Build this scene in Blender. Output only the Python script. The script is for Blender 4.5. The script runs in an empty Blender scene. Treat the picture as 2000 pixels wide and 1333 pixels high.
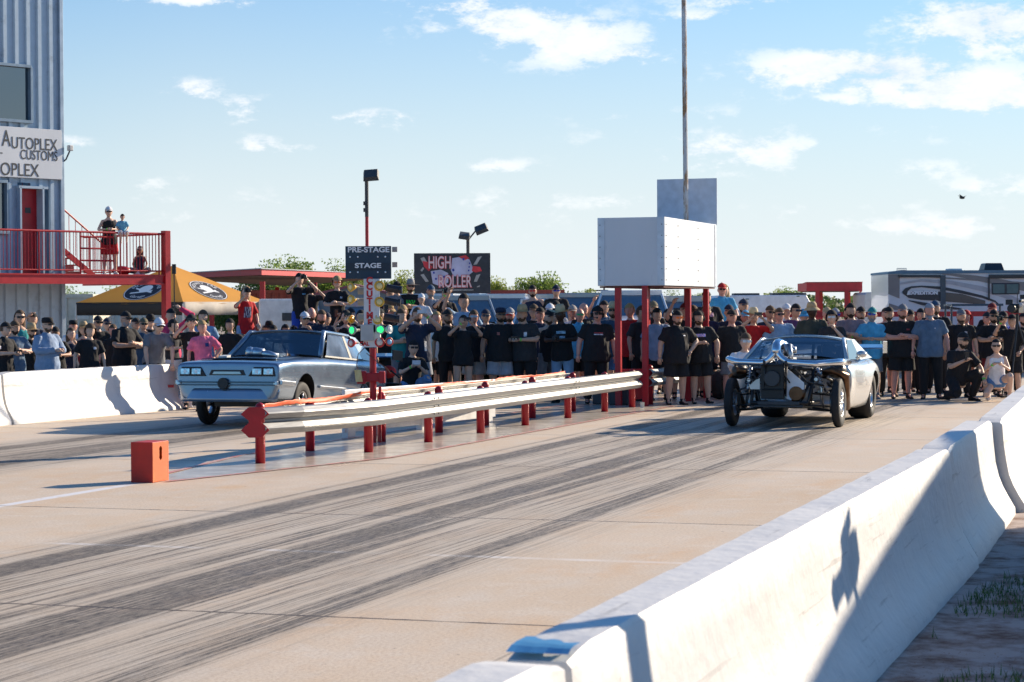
import bpy, bmesh, math, random
from mathutils import Vector, Matrix, noise, Euler
from mathutils.bvhtree import BVHTree
R = math.radians
rnd = random.Random(7)
S = bpy.context.scene
COL = S.collection
D = bpy.data
# ------------------------------------------------------------------ camera, world, sun, exposure
CAMH, FPX = 1.8, 4300.0
cam = D.objects.new('camera', D.cameras.new('camera')); COL.objects.link(cam); S.camera = cam
cam.data.sensor_width = 36; cam.data.lens = 36 * FPX / 2000; cam.data.clip_start = .1; cam.data.clip_end = 5000
cam.matrix_world = Matrix.Translation((0, 0, CAMH)) @ Matrix.Rotation(R(90 - .886), 4, 'X') @ Matrix.Rotation(R(-.31), 4, 'Z')
cam.data.dof.use_dof = True; cam.data.dof.focus_distance = 28.0; cam.data.dof.aperture_fstop = 8.0
S.view_settings.view_transform = 'Standard'; S.view_settings.look = 'None'
S.view_settings.exposure = 0.74; S.view_settings.gamma = 1
SUN_AZ = math.atan2(.783, .62)      # from +Y towards +X
SUN_EL = R(22)
sd = D.lights.new('sun', 'SUN'); sd.energy = 5.0; sd.angle = R(.55); sd.color = (1, .84, .64)
sun = D.objects.new('sun', sd); COL.objects.link(sun)
sdir = Vector((math.sin(SUN_AZ) * math.cos(SUN_EL), math.cos(SUN_AZ) * math.cos(SUN_EL), math.sin(SUN_EL)))
sun.rotation_euler = sdir.to_track_quat('Z', 'Y').to_euler(); sun.location = (60, 60, 60)

def azel(px, py):
    return math.atan((px - 1000) / FPX), math.atan((600 - .0054 * (px - 1000) - py) / FPX)

def make_world():
    w = D.worlds.new('World'); S.world = w; w.use_nodes = True
    nt = w.node_tree; nt.nodes.clear(); N = nt.nodes.new; L = nt.links.new
    def M(op, a, b=None, c=None):
        n = N('ShaderNodeMath'); n.operation = op
        for i, v in enumerate((a, b, c)):
            if v is None: continue
            if isinstance(v, (int, float)): n.inputs[i].default_value = v
            else: L(v, n.inputs[i])
        return n.outputs[0]
    tc = N('ShaderNodeTexCoord'); sx = N('ShaderNodeSeparateXYZ'); L(tc.outputs['Generated'], sx.inputs[0])
    x, y, z = sx.outputs
    sky = N('ShaderNodeTexSky'); sky.sky_type = 'NISHITA'; sky.sun_disc = False
    sky.sun_elevation = SUN_EL; sky.sun_rotation = SUN_AZ; sky.air_density = 1.15; sky.dust_density = .6; sky.ozone_density = 2.2
    nz = N('ShaderNodeTexNoise'); nz.inputs['Scale'].default_value = 26; nz.inputs['Detail'].default_value = 7; nz.inputs['Roughness'].default_value = .68
    mp = N('ShaderNodeMapping'); mp.inputs['Scale'].default_value = (1, 1, 2.2); L(tc.outputs['Generated'], mp.inputs[0]); L(mp.outputs[0], nz.inputs['Vector'])
    nf = nz.outputs['Fac']
    n2 = N('ShaderNodeTexNoise'); n2.inputs['Scale'].default_value = 7; n2.inputs['Detail'].default_value = 2
    L(tc.outputs['Generated'], n2.inputs['Vector'])
    az = M('ADD', M('ARCTAN2', x, y), M('MULTIPLY', M('SUBTRACT', n2.outputs['Fac'], .5), .03))
    el = M('ADD', M('ARCSINE', z), M('MULTIPLY', M('SUBTRACT', nf, .5), .010))
    wb = N('ShaderNodeVectorMath'); wb.operation = 'MULTIPLY'; L(sky.outputs[0], wb.inputs[0]); wb.inputs[1].default_value = (.54, 1.08, 1.66)
    cl = [(900,10,90,26,.95),(1000,48,120,34,1.0),(1130,75,110,36,1.0),(1235,108,60,20,.9),(395,178,45,17,1.0),(500,208,50,18,.95),(735,226,60,13,.9),
          (530,283,38,15,.9),(605,287,40,7,.6),(375,4,95,12,.9),(1365,34,70,13,.8),(1480,6,110,14,.85),(1930,60,120,42,1.35),(1600,140,110,30,1.2),(1740,150,110,34,1.35),
          (1900,190,150,38,1.3),(1650,195,60,12,.8),(1400,290,170,30,.85),(1300,224,110,14,.6),(960,320,60,12,.7),(140,282,34,12,.85),(220,355,100,16,.62),
          (350,400,110,20,.5),(560,390,90,16,.5),(1000,395,110,22,.55),(1210,380,80,20,.55),(1640,410,120,20,.5),(1950,362,70,15,.62),(1830,330,60,14,.5),(850,430,160,20,.42),(1850,440,160,20,.6)]
    tot = None
    for px, py, rx, ry, s in cl:
        a0, e0 = azel(px, py)
        da = M('MULTIPLY', M('SUBTRACT', az, a0), FPX / (rx * 1.55)); de = M('MULTIPLY', M('SUBTRACT', el, e0), FPX / (ry * 1.6))
        g = M('MULTIPLY', M('EXPONENT', M('MULTIPLY', M('ADD', M('MULTIPLY', da, da), M('MULTIPLY', de, de)), -1)), s)
        tot = g if tot is None else M('MAXIMUM', tot, g)
    # loose clouds for the rest of the sky, away from this view
    far = M('MULTIPLY', M('GREATER_THAN', M('ABSOLUTE', M('ARCTAN2', x, y)), .3), M('SUBTRACT', n2.outputs['Fac'], .32))
    tot = M('MAXIMUM', tot, far)
    f = M('ADD', tot, M('MULTIPLY', M('SUBTRACT', nf, .5), 3.9))
    mr = N('ShaderNodeMapRange'); mr.interpolation_type = 'SMOOTHSTEP'; mr.inputs[1].default_value = .42; mr.inputs[2].default_value = .95; L(f, mr.inputs[0])
    mask = M('MULTIPLY', mr.outputs[0], M('MINIMUM', M('MULTIPLY', tot, 1.1), 1))
    mask = M('MULTIPLY', mask, .92)
    # thin bright veil near the horizon (real haze in the air)
    dt = N('ShaderNodeVectorMath'); dt.operation = 'DOT_PRODUCT'; L(tc.outputs['Generated'], dt.inputs[0]); dt.inputs[1].default_value = (math.sin(SUN_AZ), math.cos(SUN_AZ), 0)
    sf = N('ShaderNodeMapRange'); sf.inputs[1].default_value = .0; sf.inputs[2].default_value = .50; sf.inputs[3].default_value = .05; sf.inputs[4].default_value = .96; L(dt.outputs['Value'], sf.inputs[0])
    veil = M('MULTIPLY', M('EXPONENT', M('MULTIPLY', M('POWER', M('MULTIPLY', M('MAXIMUM', z, 0), 7.9), 1.8), -1)), sf.outputs[0])
    m1 = N('ShaderNodeMix'); m1.data_type = 'RGBA'; L(veil, m1.inputs['Factor']); L(wb.outputs[0], m1.inputs[6]); m1.inputs[7].default_value = (9.6, 10.2, 10.5, 1)
    m2 = N('ShaderNodeMix'); m2.data_type = 'RGBA'; L(mask, m2.inputs['Factor']); L(m1.outputs[2], m2.inputs[6])
    cr = N('ShaderNodeMix'); cr.data_type = 'RGBA'; L(M('MULTIPLY', M('SUBTRACT', nf, .35), 2.6), cr.inputs['Factor'])
    cr.inputs[6].default_value = (8.8, 9.8, 10.9, 1); cr.inputs[7].default_value = (14, 13.6, 13.2, 1); L(cr.outputs[2], m2.inputs[7])
    bg = N('ShaderNodeBackground'); L(m2.outputs[2], bg.inputs[0]); bg.inputs[1].default_value = .055
    o = N('ShaderNodeOutputWorld'); L(bg.outputs[0], o.inputs[0])
    w.cycles.sampling_method = 'MANUAL'; w.cycles.sample_map_resolution = 512
make_world()

# ------------------------------------------------------------------ coordinates
TU = R(-18.03)                                        # the strip runs 18 degrees right of the view
def W(u, v, z=0.0): return Vector((.9509 * u + .3096 * v, -.3096 * u + .9509 * v, z))
def yh(px): return 600 - .0054 * (px - 1000)
def P(px, Z, z=0.0): return Vector(((px - 1000) / FPX * Z, Z, z))
def zat(px, py, Z): return CAMH - (py - yh(px)) * Z / FPX

# ------------------------------------------------------------------ materials
def nodemat(name):
    m = D.materials.new(name); m.use_nodes = True
    return m, m.node_tree, m.node_tree.nodes['Principled BSDF']
def setp(b, **k):
    for n, v in k.items():
        s = b.inputs[n.replace('_', ' ')]
        s.default_value = (*v, 1) if isinstance(v, tuple) and len(v) == 3 and s.type == 'RGBA' else v
MC = {}
def mat(name, c=(.5, .5, .5), rough=.6, metal=0., var=.12, sc=6., bump=.0, bsc=60., coat=0., objcol=False, emit=None, alpha=None, trans=0., stretch=None, dirt=None, dsc=3., dth=(.55, .7)):
    if name in MC: return MC[name]
    m, nt, b = nodemat(name); N = nt.nodes.new; L = nt.links.new
    setp(b, Roughness=rough, Metallic=metal, Coat_Weight=coat, Transmission_Weight=trans)
    tc = N('ShaderNodeTexCoord'); vec = tc.outputs['Object']
    if stretch:
        mp = N('ShaderNodeMapping'); mp.inputs['Scale'].default_value = stretch; L(vec, mp.inputs[0]); vec = mp.outputs[0]
    n = N('ShaderNodeTexNoise'); n.inputs['Scale'].default_value = sc; n.inputs['Detail'].default_value = 5; L(vec, n.inputs['Vector'])
    mr = N('ShaderNodeMapRange'); mr.inputs[3].default_value = 1 - var; mr.inputs[4].default_value = 1 + var; mr.inputs[1].default_value = .3; mr.inputs[2].default_value = .7
    L(n.outputs['Fac'], mr.inputs[0])
    mx = N('ShaderNodeVectorMath'); mx.operation = 'SCALE'; L(mr.outputs[0], mx.inputs['Scale'])
    if objcol: oi = N('ShaderNodeObjectInfo'); L(oi.outputs['Color'], mx.inputs[0])
    else: mx.inputs[0].default_value = c
    out = mx.outputs[0]
    if dirt:
        d = N('ShaderNodeTexNoise'); d.inputs['Scale'].default_value = dsc; d.inputs['Detail'].default_value = 8; d.inputs['Roughness'].default_value = .7; L(vec, d.inputs['Vector'])
        r2 = N('ShaderNodeMapRange'); r2.inputs[1].default_value = dth[0]; r2.inputs[2].default_value = dth[1]; L(d.outputs['Fac'], r2.inputs[0])
        mm = N('ShaderNodeMix'); mm.data_type = 'RGBA'; L(r2.outputs[0], mm.inputs['Factor']); L(out, mm.inputs[6]); mm.inputs[7].default_value = (*dirt, 1); out = mm.outputs[2]
    L(out, b.inputs['Base Color'])
    rr = N('ShaderNodeMapRange'); rr.inputs[3].default_value = max(0.02, rough - .06); rr.inputs[4].default_value = min(1, rough + .06); L(n.outputs['Fac'], rr.inputs[0]); L(rr.outputs[0], b.inputs['Roughness'])
    if bump:
        bn = N('ShaderNodeTexNoise'); bn.inputs['Scale'].default_value = bsc; bn.inputs['Detail'].default_value = 4; L(vec, bn.inputs['Vector'])
        bb = N('ShaderNodeBump'); bb.inputs['Strength'].default_value = bump; bb.inputs['Distance'].default_value = .02; L(bn.outputs['Fac'], bb.inputs['Height']); L(bb.outputs[0], b.inputs['Normal'])
    if emit: setp(b, Emission_Color=emit[:3], Emission_Strength=emit[3])
    if alpha is not None: setp(b, Alpha=alpha)
    MC[name] = m
    return m
def glassmat(name, tint, fac):
    if name in MC: return MC[name]
    m = D.materials.new(name); m.use_nodes = True; nt = m.node_tree; nt.nodes.clear(); N = nt.nodes.new; L = nt.links.new
    tr = N('ShaderNodeBsdfTransparent'); tr.inputs[0].default_value = (*tint, 1)
    gl = N('ShaderNodeBsdfGlossy'); gl.inputs['Roughness'].default_value = .03; gl.inputs[0].default_value = (.9, .95, 1, 1)
    fr = N('ShaderNodeFresnel'); fr.inputs[0].default_value = 1.5
    ad = N('ShaderNodeMath'); ad.operation = 'ADD'; L(fr.outputs[0], ad.inputs[0]); ad.inputs[1].default_value = fac
    mx = N('ShaderNodeMixShader'); L(ad.outputs[0], mx.inputs[0]); L(tr.outputs[0], mx.inputs[1]); L(gl.outputs[0], mx.inputs[2])
    o = N('ShaderNodeOutputMaterial'); L(mx.outputs[0], o.inputs[0]); MC[name] = m
    return m
RED = mat('red_paint', (.40, .006, .014), .38, bump=.05, bsc=25, dirt=(.22, .02, .02), dth=(.6, .72))
REDL = mat('faded_red_paint', (.50, .03, .035), .55, bump=.05, dirt=(.34, .05, .05))
BLACK = mat('black_paint', (.012, .013, .015), .45)
DGREY = mat('dark_grey', (.045, .05, .055), .55)
RUBBER = mat('rubber', (.016, .016, .017), .75, bump=.15, bsc=40, dirt=(.05, .045, .04), dth=(.5, .8))
CHROME = mat('chrome', (.75, .77, .80), .12, 1., var=.06)
STEEL = mat('steel', (.42, .43, .45), .32, 1., var=.15)
GALV = mat('galvanised', (.29, .29, .285), .42, 0.65, var=.10, sc=9, stretch=(1, .12, 6), dirt=(.42, .40, .38), dsc=5, dth=(.56, .75), bump=.06, bsc=8)
WHITE = mat('white_paint', (.68, .68, .68), .5, bump=.04)
SIGNW = mat('white_panel', (.64, .67, .70), .42, var=.05, sc=1.5, dirt=(.44, .45, .46), dsc=3, dth=(.60, .80), stretch=(1, 1, .3))
OFFW = mat('cream_panel', (.66, .64, .57), .6)
CLOTH = mat('cloth', rough=.9, var=.18, sc=9, bump=.6, bsc=11, objcol=True)
SKIN = mat('skin', rough=.55, var=.08, sc=14, objcol=True)
PLAST = mat('tinted_plastic', rough=.35, var=.05, objcol=True)
EYE = mat('eye_dark', (.02, .015, .012), .3)
LIP = mat('lip', (.30, .09, .08), .5)
TEXTW = mat('white_lettering', (.78, .79, .80), .5, var=.02)
TEXTK = mat('dark_lettering', (.03, .035, .04), .5, var=.02)
TEXTR = mat('red_lettering', (.55, .02, .02), .5, var=.02)
GLASS = glassmat('window_glass', (.30, .38, .44), .10)
DGLASS = glassmat('dark_window_glass', (.10, .13, .16), .16)
LENS = mat('lens_glass', (.02, .03, .05), .08, coat=1.)

# ------------------------------------------------------------------ mesh builder
class MB:
    def __init__(s): s.v = []; s.f = []; s.mi = []; s.m = 0
    def add(s, vs, fs):
        o = len(s.v); s.v += [Vector(p) for p in vs]
        for f in fs: s.f.append([i + o for i in f]); s.mi.append(s.m)
        return s
    def box(s, c, d, rot=None, taper=None):
        c = Vector(c); h = Vector(d) / 2; vs = []
        for z in (-1, 1):
            for x, y in ((-1, -1), (1, -1), (1, 1), (-1, 1)):
                k = (taper if (taper and z > 0) else 1)
                p = Vector((x * h.x * k, y * h.y * k, z * h.z))
                if rot: p = rot @ p
                vs.append(c + p)
        return s.add(vs, [(3, 2, 1, 0), (4, 5, 6, 7), (0, 1, 5, 4), (1, 2, 6, 5), (2, 3, 7, 6), (3, 0, 4, 7)])
    def loft(s, rings, cap=True, closed=True):
        n = len(rings[0]); vs = [p for r in rings for p in r]; fs = []
        for i in range(len(rings) - 1):
            for j in range(n if closed else n - 1):
                a, b = i * n + j, i * n + (j + 1) % n
                fs.append((a, b, b + n, a + n))
        if cap and closed: fs.append(tuple(range(n))[::-1]); fs.append(tuple(range((len(rings) - 1) * n, len(rings) * n)))
        return s.add(vs, fs)
    def tube(s, pts, r, n=8, cap=True):
        pts = [Vector(p) for p in pts]
        if isinstance(r, (int, float)): r = [r] * len(pts)
        rings = []; up = None
        for i, p in enumerate(pts):
            a = pts[max(i - 1, 0)]; b = pts[min(i + 1, len(pts) - 1)]; t = (b - a).normalized()
            if up is None: up = t.orthogonal().normalized()
            else:
                up = up - t * up.dot(t)
                up = up.normalized() if up.length > 1e-5 else t.orthogonal().normalized()
            w = t.cross(up)
            rings.append([p + (up * math.cos(2 * math.pi * k / n) + w * math.sin(2 * math.pi * k / n)) * r[i] for k in range(n)])
        return s.loft(rings, cap)
    def lathe(s, prof, c=(0, 0, 0), axis='Z', n=24, cap=True):
        c = Vector(c); rings = []
        for r, h in prof:
            ring = []
            for k in range(n):
                a = 2 * math.pi * k / n; x, y = r * math.cos(a), r * math.sin(a)
                ring.append(c + (Vector((x, y, h)) if axis == 'Z' else Vector((h, x, y)) if axis == 'X' else Vector((y, h, x))))
            rings.append(ring)
        return s.loft(rings, cap)
    def prism(s, poly, d, M=None):
        """poly: 2-D outline in x,z; extruded along y by d"""
        n = len(poly); vs = [Vector((x, 0, z)) for x, z in poly] + [Vector((x, d, z)) for x, z in poly]
        if M: vs = [M @ p for p in vs]
        fs = [tuple(range(n)), tuple(range(2 * n - 1, n - 1, -1))] + [(i, i + n, (i + 1) % n + n, (i + 1) % n) for i in range(n)]
        return s.add(vs, fs)
    def sphere(s, c, r, n=12, m=8):
        c = Vector(c); r = Vector((r, r, r)) if isinstance(r, (int, float)) else Vector(r)
        rings = []
        for i in range(m + 1):
            t = math.pi * max(min(i / m, .999), .001); rings.append([c + Vector((r.x * math.sin(t) * math.cos(2 * math.pi * k / n), r.y * math.sin(t) * math.sin(2 * math.pi * k / n), -r.z * math.cos(t))) for k in range(n)])
        return s.loft(rings)
    def grid(s, fn, nu, nv):
        vs = [fn(i / nu, j / nv) for j in range(nv + 1) for i in range(nu + 1)]
        return s.add(vs, [(j * (nu + 1) + i, j * (nu + 1) + i + 1, (j + 1) * (nu + 1) + i + 1, (j + 1) * (nu + 1) + i) for j in range(nv) for i in range(nu)])
    def mesh(s, name, smooth=False):
        me = D.meshes.new(name); me.from_pydata(s.v, [], s.f)
        bm = bmesh.new(); bm.from_mesh(me)
        for f, i in zip(bm.faces, s.mi): f.material_index = i
        bmesh.ops.recalc_face_normals(bm, faces=bm.faces); bm.to_mesh(me); bm.free()
        if smooth: me.polygons.foreach_set('use_smooth', [True] * len(me.polygons))
        return me
    def build(s, name, mats, parent=None, smooth=False, bevel=0, sub=0, thick=0):
        me = s.mesh(name, smooth)
        for m in (mats if isinstance(mats, (list, tuple)) else [mats]): me.materials.append(m)
        return link(name, me, parent, bevel, sub, thick, smooth)
def link(name, me, parent=None, bevel=0, sub=0, thick=0, smooth=False):
    o = D.objects.new(name, me); COL.objects.link(o)
    if parent: o.parent = parent
    if thick: m = o.modifiers.new('t', 'SOLIDIFY'); m.thickness = thick; m.offset = 0
    if sub: m = o.modifiers.new('s', 'SUBSURF'); m.levels = m.render_levels = sub
    if bevel:
        m = o.modifiers.new('b', 'BEVEL'); m.width = bevel; m.segments = 2; m.limit_method = 'ANGLE'; m.angle_limit = R(40)
    return o
TMP = D.scenes.new('workbench')
def evalmesh(*obs):
    """evaluated mesh of the first object, worked out in a small scene of its own"""
    for o in obs: TMP.collection.objects.link(o)
    vl = TMP.view_layers[0]; vl.update(); me = D.meshes.new_from_object(obs[0].evaluated_get(vl.depsgraph))
    for o in obs: TMP.collection.objects.unlink(o)
    return me
def bake(o, *w):
    me = evalmesh(o, *w); o.modifiers.clear(); o.data = me
    return o
def tag(o, label=None, cat=None, group=None, kind=None):
    if label: o['label'] = label
    if cat: o['category'] = cat
    if group: o['group'] = group
    if kind: o['kind'] = kind
    return o
def empty(name, loc=(0, 0, 0), rz=0, label=None, cat=None, group=None):
    o = D.objects.new(name, None); COL.objects.link(o); o.location = loc; o.rotation_euler = (0, 0, rz); o.empty_display_size = .1
    return tag(o, label, cat, group)
def children(o): return [c for c in D.objects if c.parent == o]
def copy_tree(o, parent=None):
    kids = children(o); c = o.copy(); COL.objects.link(c); c.parent = parent
    for k in kids: copy_tree(k, c)
    return c
def text(name, s, size, mtl, parent, M, ext=.002, align='CENTER', bold=0., sx=1., space=1.):
    cu = D.curves.new('t', 'FONT'); cu.body = s; cu.size = size; cu.extrude = ext; cu.align_x = align; cu.align_y = 'CENTER'; cu.offset = bold; cu.space_character = space
    o = D.objects.new('t', cu)
    me = evalmesh(o); D.objects.remove(o)
    me.transform(M @ Matrix.Diagonal((sx, 1, 1, 1))); me.materials.clear(); me.materials.append(mtl)
    return link(name, me, parent)
def face_M(loc, rz=0, tilt=0): return Matrix.Translation(loc) @ Matrix.Rotation(rz, 4, 'Z') @ Matrix.Rotation(R(90) - tilt, 4, 'X')

# ------------------------------------------------------------------ ground, strip, paint
def ground_mat():
    m, nt, b = nodemat('dirt_ground'); N = nt.nodes.new; L = nt.links.new
    tc = N('ShaderNodeTexCoord'); n = N('ShaderNodeTexNoise'); n.inputs['Scale'].default_value = .8; n.inputs['Detail'].default_value = 9; n.inputs['Roughness'].default_value = .65; L(tc.outputs['Object'], n.inputs['Vector'])
    r = N('ShaderNodeValToRGB'); L(n.outputs['Fac'], r.inputs[0]); e = r.color_ramp.elements
    e[0].position = .3; e[0].color = (.22, .17, .13, 1); e[1].position = .7; e[1].color = (.42, .36, .30, 1)
    L(r.outputs[0], b.inputs['Base Color']); setp(b, Roughness=.95)
    n2 = N('ShaderNodeTexNoise'); n2.inputs['Scale'].default_value = 30; n2.inputs['Detail'].default_value = 6; L(tc.outputs['Object'], n2.inputs['Vector'])
    bb = N('ShaderNodeBump'); bb.inputs['Strength'].default_value = .6; bb.inputs['Distance'].default_value = .03; L(n2.outputs['Fac'], bb.inputs['Height']); L(bb.outputs[0], b.inputs['Normal'])
    return m
def sheet(name, pts, z, m, kind='structure', rot=True):
    mb = MB(); mb.add([(x, y, 0) for x, y in pts], [tuple(range(len(pts)))])
    o = mb.build(name, m); o.location = (0, 0, z); o.rotation_euler = (0, 0, TU if rot else 0)
    return tag(o, kind=kind)
sheet('ground', [(-1500, -300), (1500, -300), (1500, 3000), (-1500, 3000)], -.012, ground_mat(), rot=False)
BANDS = [  # u left, u right, strength, drift per metre, edge softness
    (-5.27, -4.98, .50, -.024, .02), (-5.25, -5.20, .8, -.024, .01), (-5.05, -5.00, .5, -.024, .015), (-6.62, -6.22, .85, -.024, .04), (-6.45, -6.36, 1.0, -.02, .02), (-6.60, -6.54, 1.0, -.02, .015), (-6.95, -6.74, .6, -.03, .02), (-6.22, -6.02, .7, -.016, .02), (-6.0, -5.96, .55, -.026, .01), (-5.75, -5.72, .4, -.02, .01),
    (-7.02, -6.98, .45, -.02, .01), (-7.45, -7.40, .55, -.024, .015), (-8.2, -7.85, .85, -.02, .04), (-8.05, -7.98, 1.0, -.02, .02), (-7.75, -7.7, .45, -.015, .01), (-8.45, -8.38, .35, -.02, .03), (-8.0, -5.2, .12, -.02, .3),
    (-15.35, -14.95, .85, 0, .05), (-14.75, -14.70, .5, 0, .02), (-14.55, -14.0, .5, .01, .15), (-13.95, -13.45, .9, 0, .06), (-15.6, -13.2, .22, 0, .3), (-13.2, -13.15, .4, .01, .02)]
def strip_mat():
    m, nt, b = nodemat('strip_concrete'); N = nt.nodes.new; L = nt.links.new
    def M(op, a, c=None, d=None):
        n = N('ShaderNodeMath'); n.operation = op
        for i, v in enumerate((a, c, d)):
            if v is None: continue
            if isinstance(v, (int, float)): n.inputs[i].default_value = v
            else: L(v, n.inputs[i])
        return n.outputs[0]
    tc = N('ShaderNodeTexCoord'); V = tc.outputs['Object']; sx = N('ShaderNodeSeparateXYZ'); L(V, sx.inputs[0]); u, v = sx.outputs[0], sx.outputs[1]
    def noi(sc, det=5, scale=None, rg=.6):
        n = N('ShaderNodeTexNoise'); n.inputs['Scale'].default_value = sc; n.inputs['Detail'].default_value = det; n.inputs['Roughness'].default_value = rg
        if scale:
            mp = N('ShaderNodeMapping'); mp.inputs['Scale'].default_value = scale; L(V, mp.inputs[0]); L(mp.outputs[0], n.inputs['Vector'])
        else: L(V, n.inputs['Vector'])
        return n.outputs['Fac']
    def ramp(x, lo, hi, a=0., c=1.):
        n = N('ShaderNodeMapRange'); n.inputs[1].default_value = lo; n.inputs[2].default_value = hi; n.inputs[3].default_value = a; n.inputs[4].default_value = c; L(x, n.inputs[0]); return n.outputs[0]
    def mix(f, a, c):
        n = N('ShaderNodeMix'); n.data_type = 'RGBA'
        if isinstance(f, (int, float)): n.inputs['Factor'].default_value = f
        else: L(f, n.inputs['Factor'])
        for s, k in ((a, 6), (c, 7)):
            if isinstance(s, tuple): n.inputs[k].default_value = (*s, 1)
            else: L(s, n.inputs[k])
        return n.outputs[2]
    big = noi(.35, 6); med = noi(3, 6, (1, .35, 1)); fine = noi(45, 4, None, .75); grit = noi(60, 5, (1, .10, 1), .8)
    col = mix(ramp(big, .35, .65), (.62, .485, .34), (.69, .58, .455))
    col = mix(ramp(noi(1.1, 5, (1, .5, 1), .65), .50, .68, 0, .75), col, (.66, .44, .25))
    col = mix(ramp(noi(2.4, 6, None, .7), .52, .66, 0, .6), col, (.70, .64, .56))
    col = mix(ramp(med, .45, .75), col, (.61, .545, .465))
    col = mix(ramp(fine, .44, .60, 0, .55), col, (.42, .31, .22))
    col = mix(ramp(noi(14, 2), .72, .76, 0, .8), col, (.12, .10, .09))
    # slabs differ slightly
    sl = M('FLOOR', M('DIVIDE', M('SUBTRACT', v, 11.85), 5.9)); wn = N('ShaderNodeTexWhiteNoise'); wn.noise_dimensions = '1D'; L(sl, wn.inputs['W'])
    col = mix(M('MULTIPLY', wn.outputs['Value'], .22), col, (.72, .65, .55))
    # rubber marks
    wig = M('MULTIPLY', M('SUBTRACT', noi(.5, 3, (.3, 1, 1)), .5), .10)
    streak = noi(1, 4, (42, .22, 1), .75); streak2 = noi(1, 3, (110, .8, 1), .7)
    tot = None; patchy = ramp(noi(.9, 4, (1.2, .35, 1), .65), .34, .60, .45, 1.15)
    for a, c, s, dr, so in BANDS:
        uu = M('SUBTRACT', M('ADD', u, wig), M('MULTIPLY', M('SUBTRACT', v, 12), dr))
        uu = M('ADD', uu, M('MULTIPLY', M('SUBTRACT', streak2, .5), min(.16, (c - a) * .7)))
        g = M('MULTIPLY', ramp(uu, a - so, a + so), ramp(uu, c - so, c + so, 1, 0)); g = M('MULTIPLY', g, s)
        tot = g if tot is None else M('MAXIMUM', tot, g)
    st = M('MULTIPLY', ramp(streak, .36, .56, .32, 1.5), ramp(streak2, .3, .6, .5, 1.3))
    broad = M('MULTIPLY', ramp(u, -8.9, -8.3), ramp(u, -5.2, -4.6, 1, 0)); broad2 = M('MULTIPLY', ramp(u, -16, -15.5), ramp(u, -13.1, -12.6, 1, 0))
    bs = M('MULTIPLY', M('MAXIMUM', broad, broad2), ramp(streak, .50, .60, 0, .65))
    rub = M('MINIMUM', M('ADD', M('MULTIPLY', M('MULTIPLY', tot, patchy), M('MULTIPLY', st, 1.25)), bs), .97)
    rub = M('MULTIPLY', rub, ramp(grit, .40, .58, 1.0, .62))
    col = mix(M('MULTIPLY', M('MAXIMUM', broad, broad2), .42), col, (.50, .455, .39))
    # faded white transverse line
    wl = M('MULTIPLY', ramp(M('ABSOLUTE', M('SUBTRACT', M('ADD', v, M('MULTIPLY', wig, 1.5)), 15.0)), .035, .075, 1, 0), M('MULTIPLY', ramp(noi(1.3, 2, (1, .2, 1)), .42, .58), M('GREATER_THAN', u, -9.5)))
    col = mix(M('MULTIPLY', wl, .75), col, (.75, .72, .69))
    # white centre line
    cl = M('MULTIPLY', ramp(M('ABSOLUTE', M('ADD', u, 10.72)), .05, .09, 1, 0), M('MULTIPLY', ramp(v, 20.1, 20.4, 1, 0), ramp(noi(6), .3, .45)))
    col = mix(M('MULTIPLY', cl, .8), col, (.72, .75, .80))
    col = mix(rub, col, (.040, .035, .030)); b.inputs['Specular IOR Level'].default_value = .2
    # joints
    jm = M('ABSOLUTE', M('SUBTRACT', M('FRACT', M('ADD', M('DIVIDE', M('SUBTRACT', v, 11.85), 5.9), .5)), .5))
    j = M('MULTIPLY', ramp(M('ADD', M('MULTIPLY', jm, 5.9), M('MULTIPLY', M('SUBTRACT', noi(9, 3), .5), .03)), .012, .024, 1, 0), ramp(noi(2.2, 2), .35, .55, .6, 1))
    ju = M('MULTIPLY', ramp(M('ABSOLUTE', M('ADD', u, 3.55)), .006, .014, 1, 0), .35)
    col = mix(M('MAXIMUM', j, ju), col, (.07, .06, .055))
    L(col, b.inputs['Base Color'])
    # the treated middle strip is glossy
    gl = M('MULTIPLY', ramp(u, -11.8, -11.3), ramp(u, -9.7, -9.3, 1, 0))
    gl = M('MULTIPLY', gl, ramp(v, 21, 23))
    rg = M('SUBTRACT', ramp(med, .3, .7, .62, .80), M('MULTIPLY', gl, .45)); rg = M('SUBTRACT', rg, M('MULTIPLY', rub, .12)); L(rg, b.inputs['Roughness'])
    bb = N('ShaderNodeBump'); bb.inputs['Strength'].default_value = .25; bb.inputs['Distance'].default_value = .01; L(fine, bb.inputs['Height']); L(bb.outputs[0], b.inputs['Normal'])
    return m
sheet('track', [(-30, -12), (-1.0, -12), (-1.0, 21), (14, 60), (14, 120), (-30, 120)], 0, strip_mat())
def paint_sheet(name, pts, m, z=.004): return sheet(name, pts, z, m)
PINK = mat('pink_line_paint', (.62, .22, .17), .5, var=.2, sc=4, dirt=(.58, .46, .38), dsc=6, dth=(.42, .6))
GLOSSC = mat('painted_glossy_concrete', (.58, .52, .43), .20, var=.14, sc=3, dirt=(.45, .38, .32), dsc=2, dth=(.5, .7), bump=.05, bsc=6)
paint_sheet('painted_apron', [(-10.78, 20.75), (-10.55, 20.75), (-9.60, 24.6), (-9.55, 38.5), (-11.55, 38.5), (-11.5, 24.6)], GLOSSC)
def strip(name, pts, w, m, z): 
    l = [(a - w / 2, b) for a, b in pts]; r = [(a + w / 2, b) for a, b in pts][::-1]
    mb = MB(); n = len(pts)
    mb.add([(a, b, 0) for a, b in l] + [(a, b, 0) for a, b in r[::-1]], [(i, i + 1, n + i + 1, n + i) for i in range(n - 1)])
    o = mb.build(name, m); o.location = (0, 0, z); o.rotation_euler = (0, 0, TU); return tag(o, kind='structure')
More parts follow.
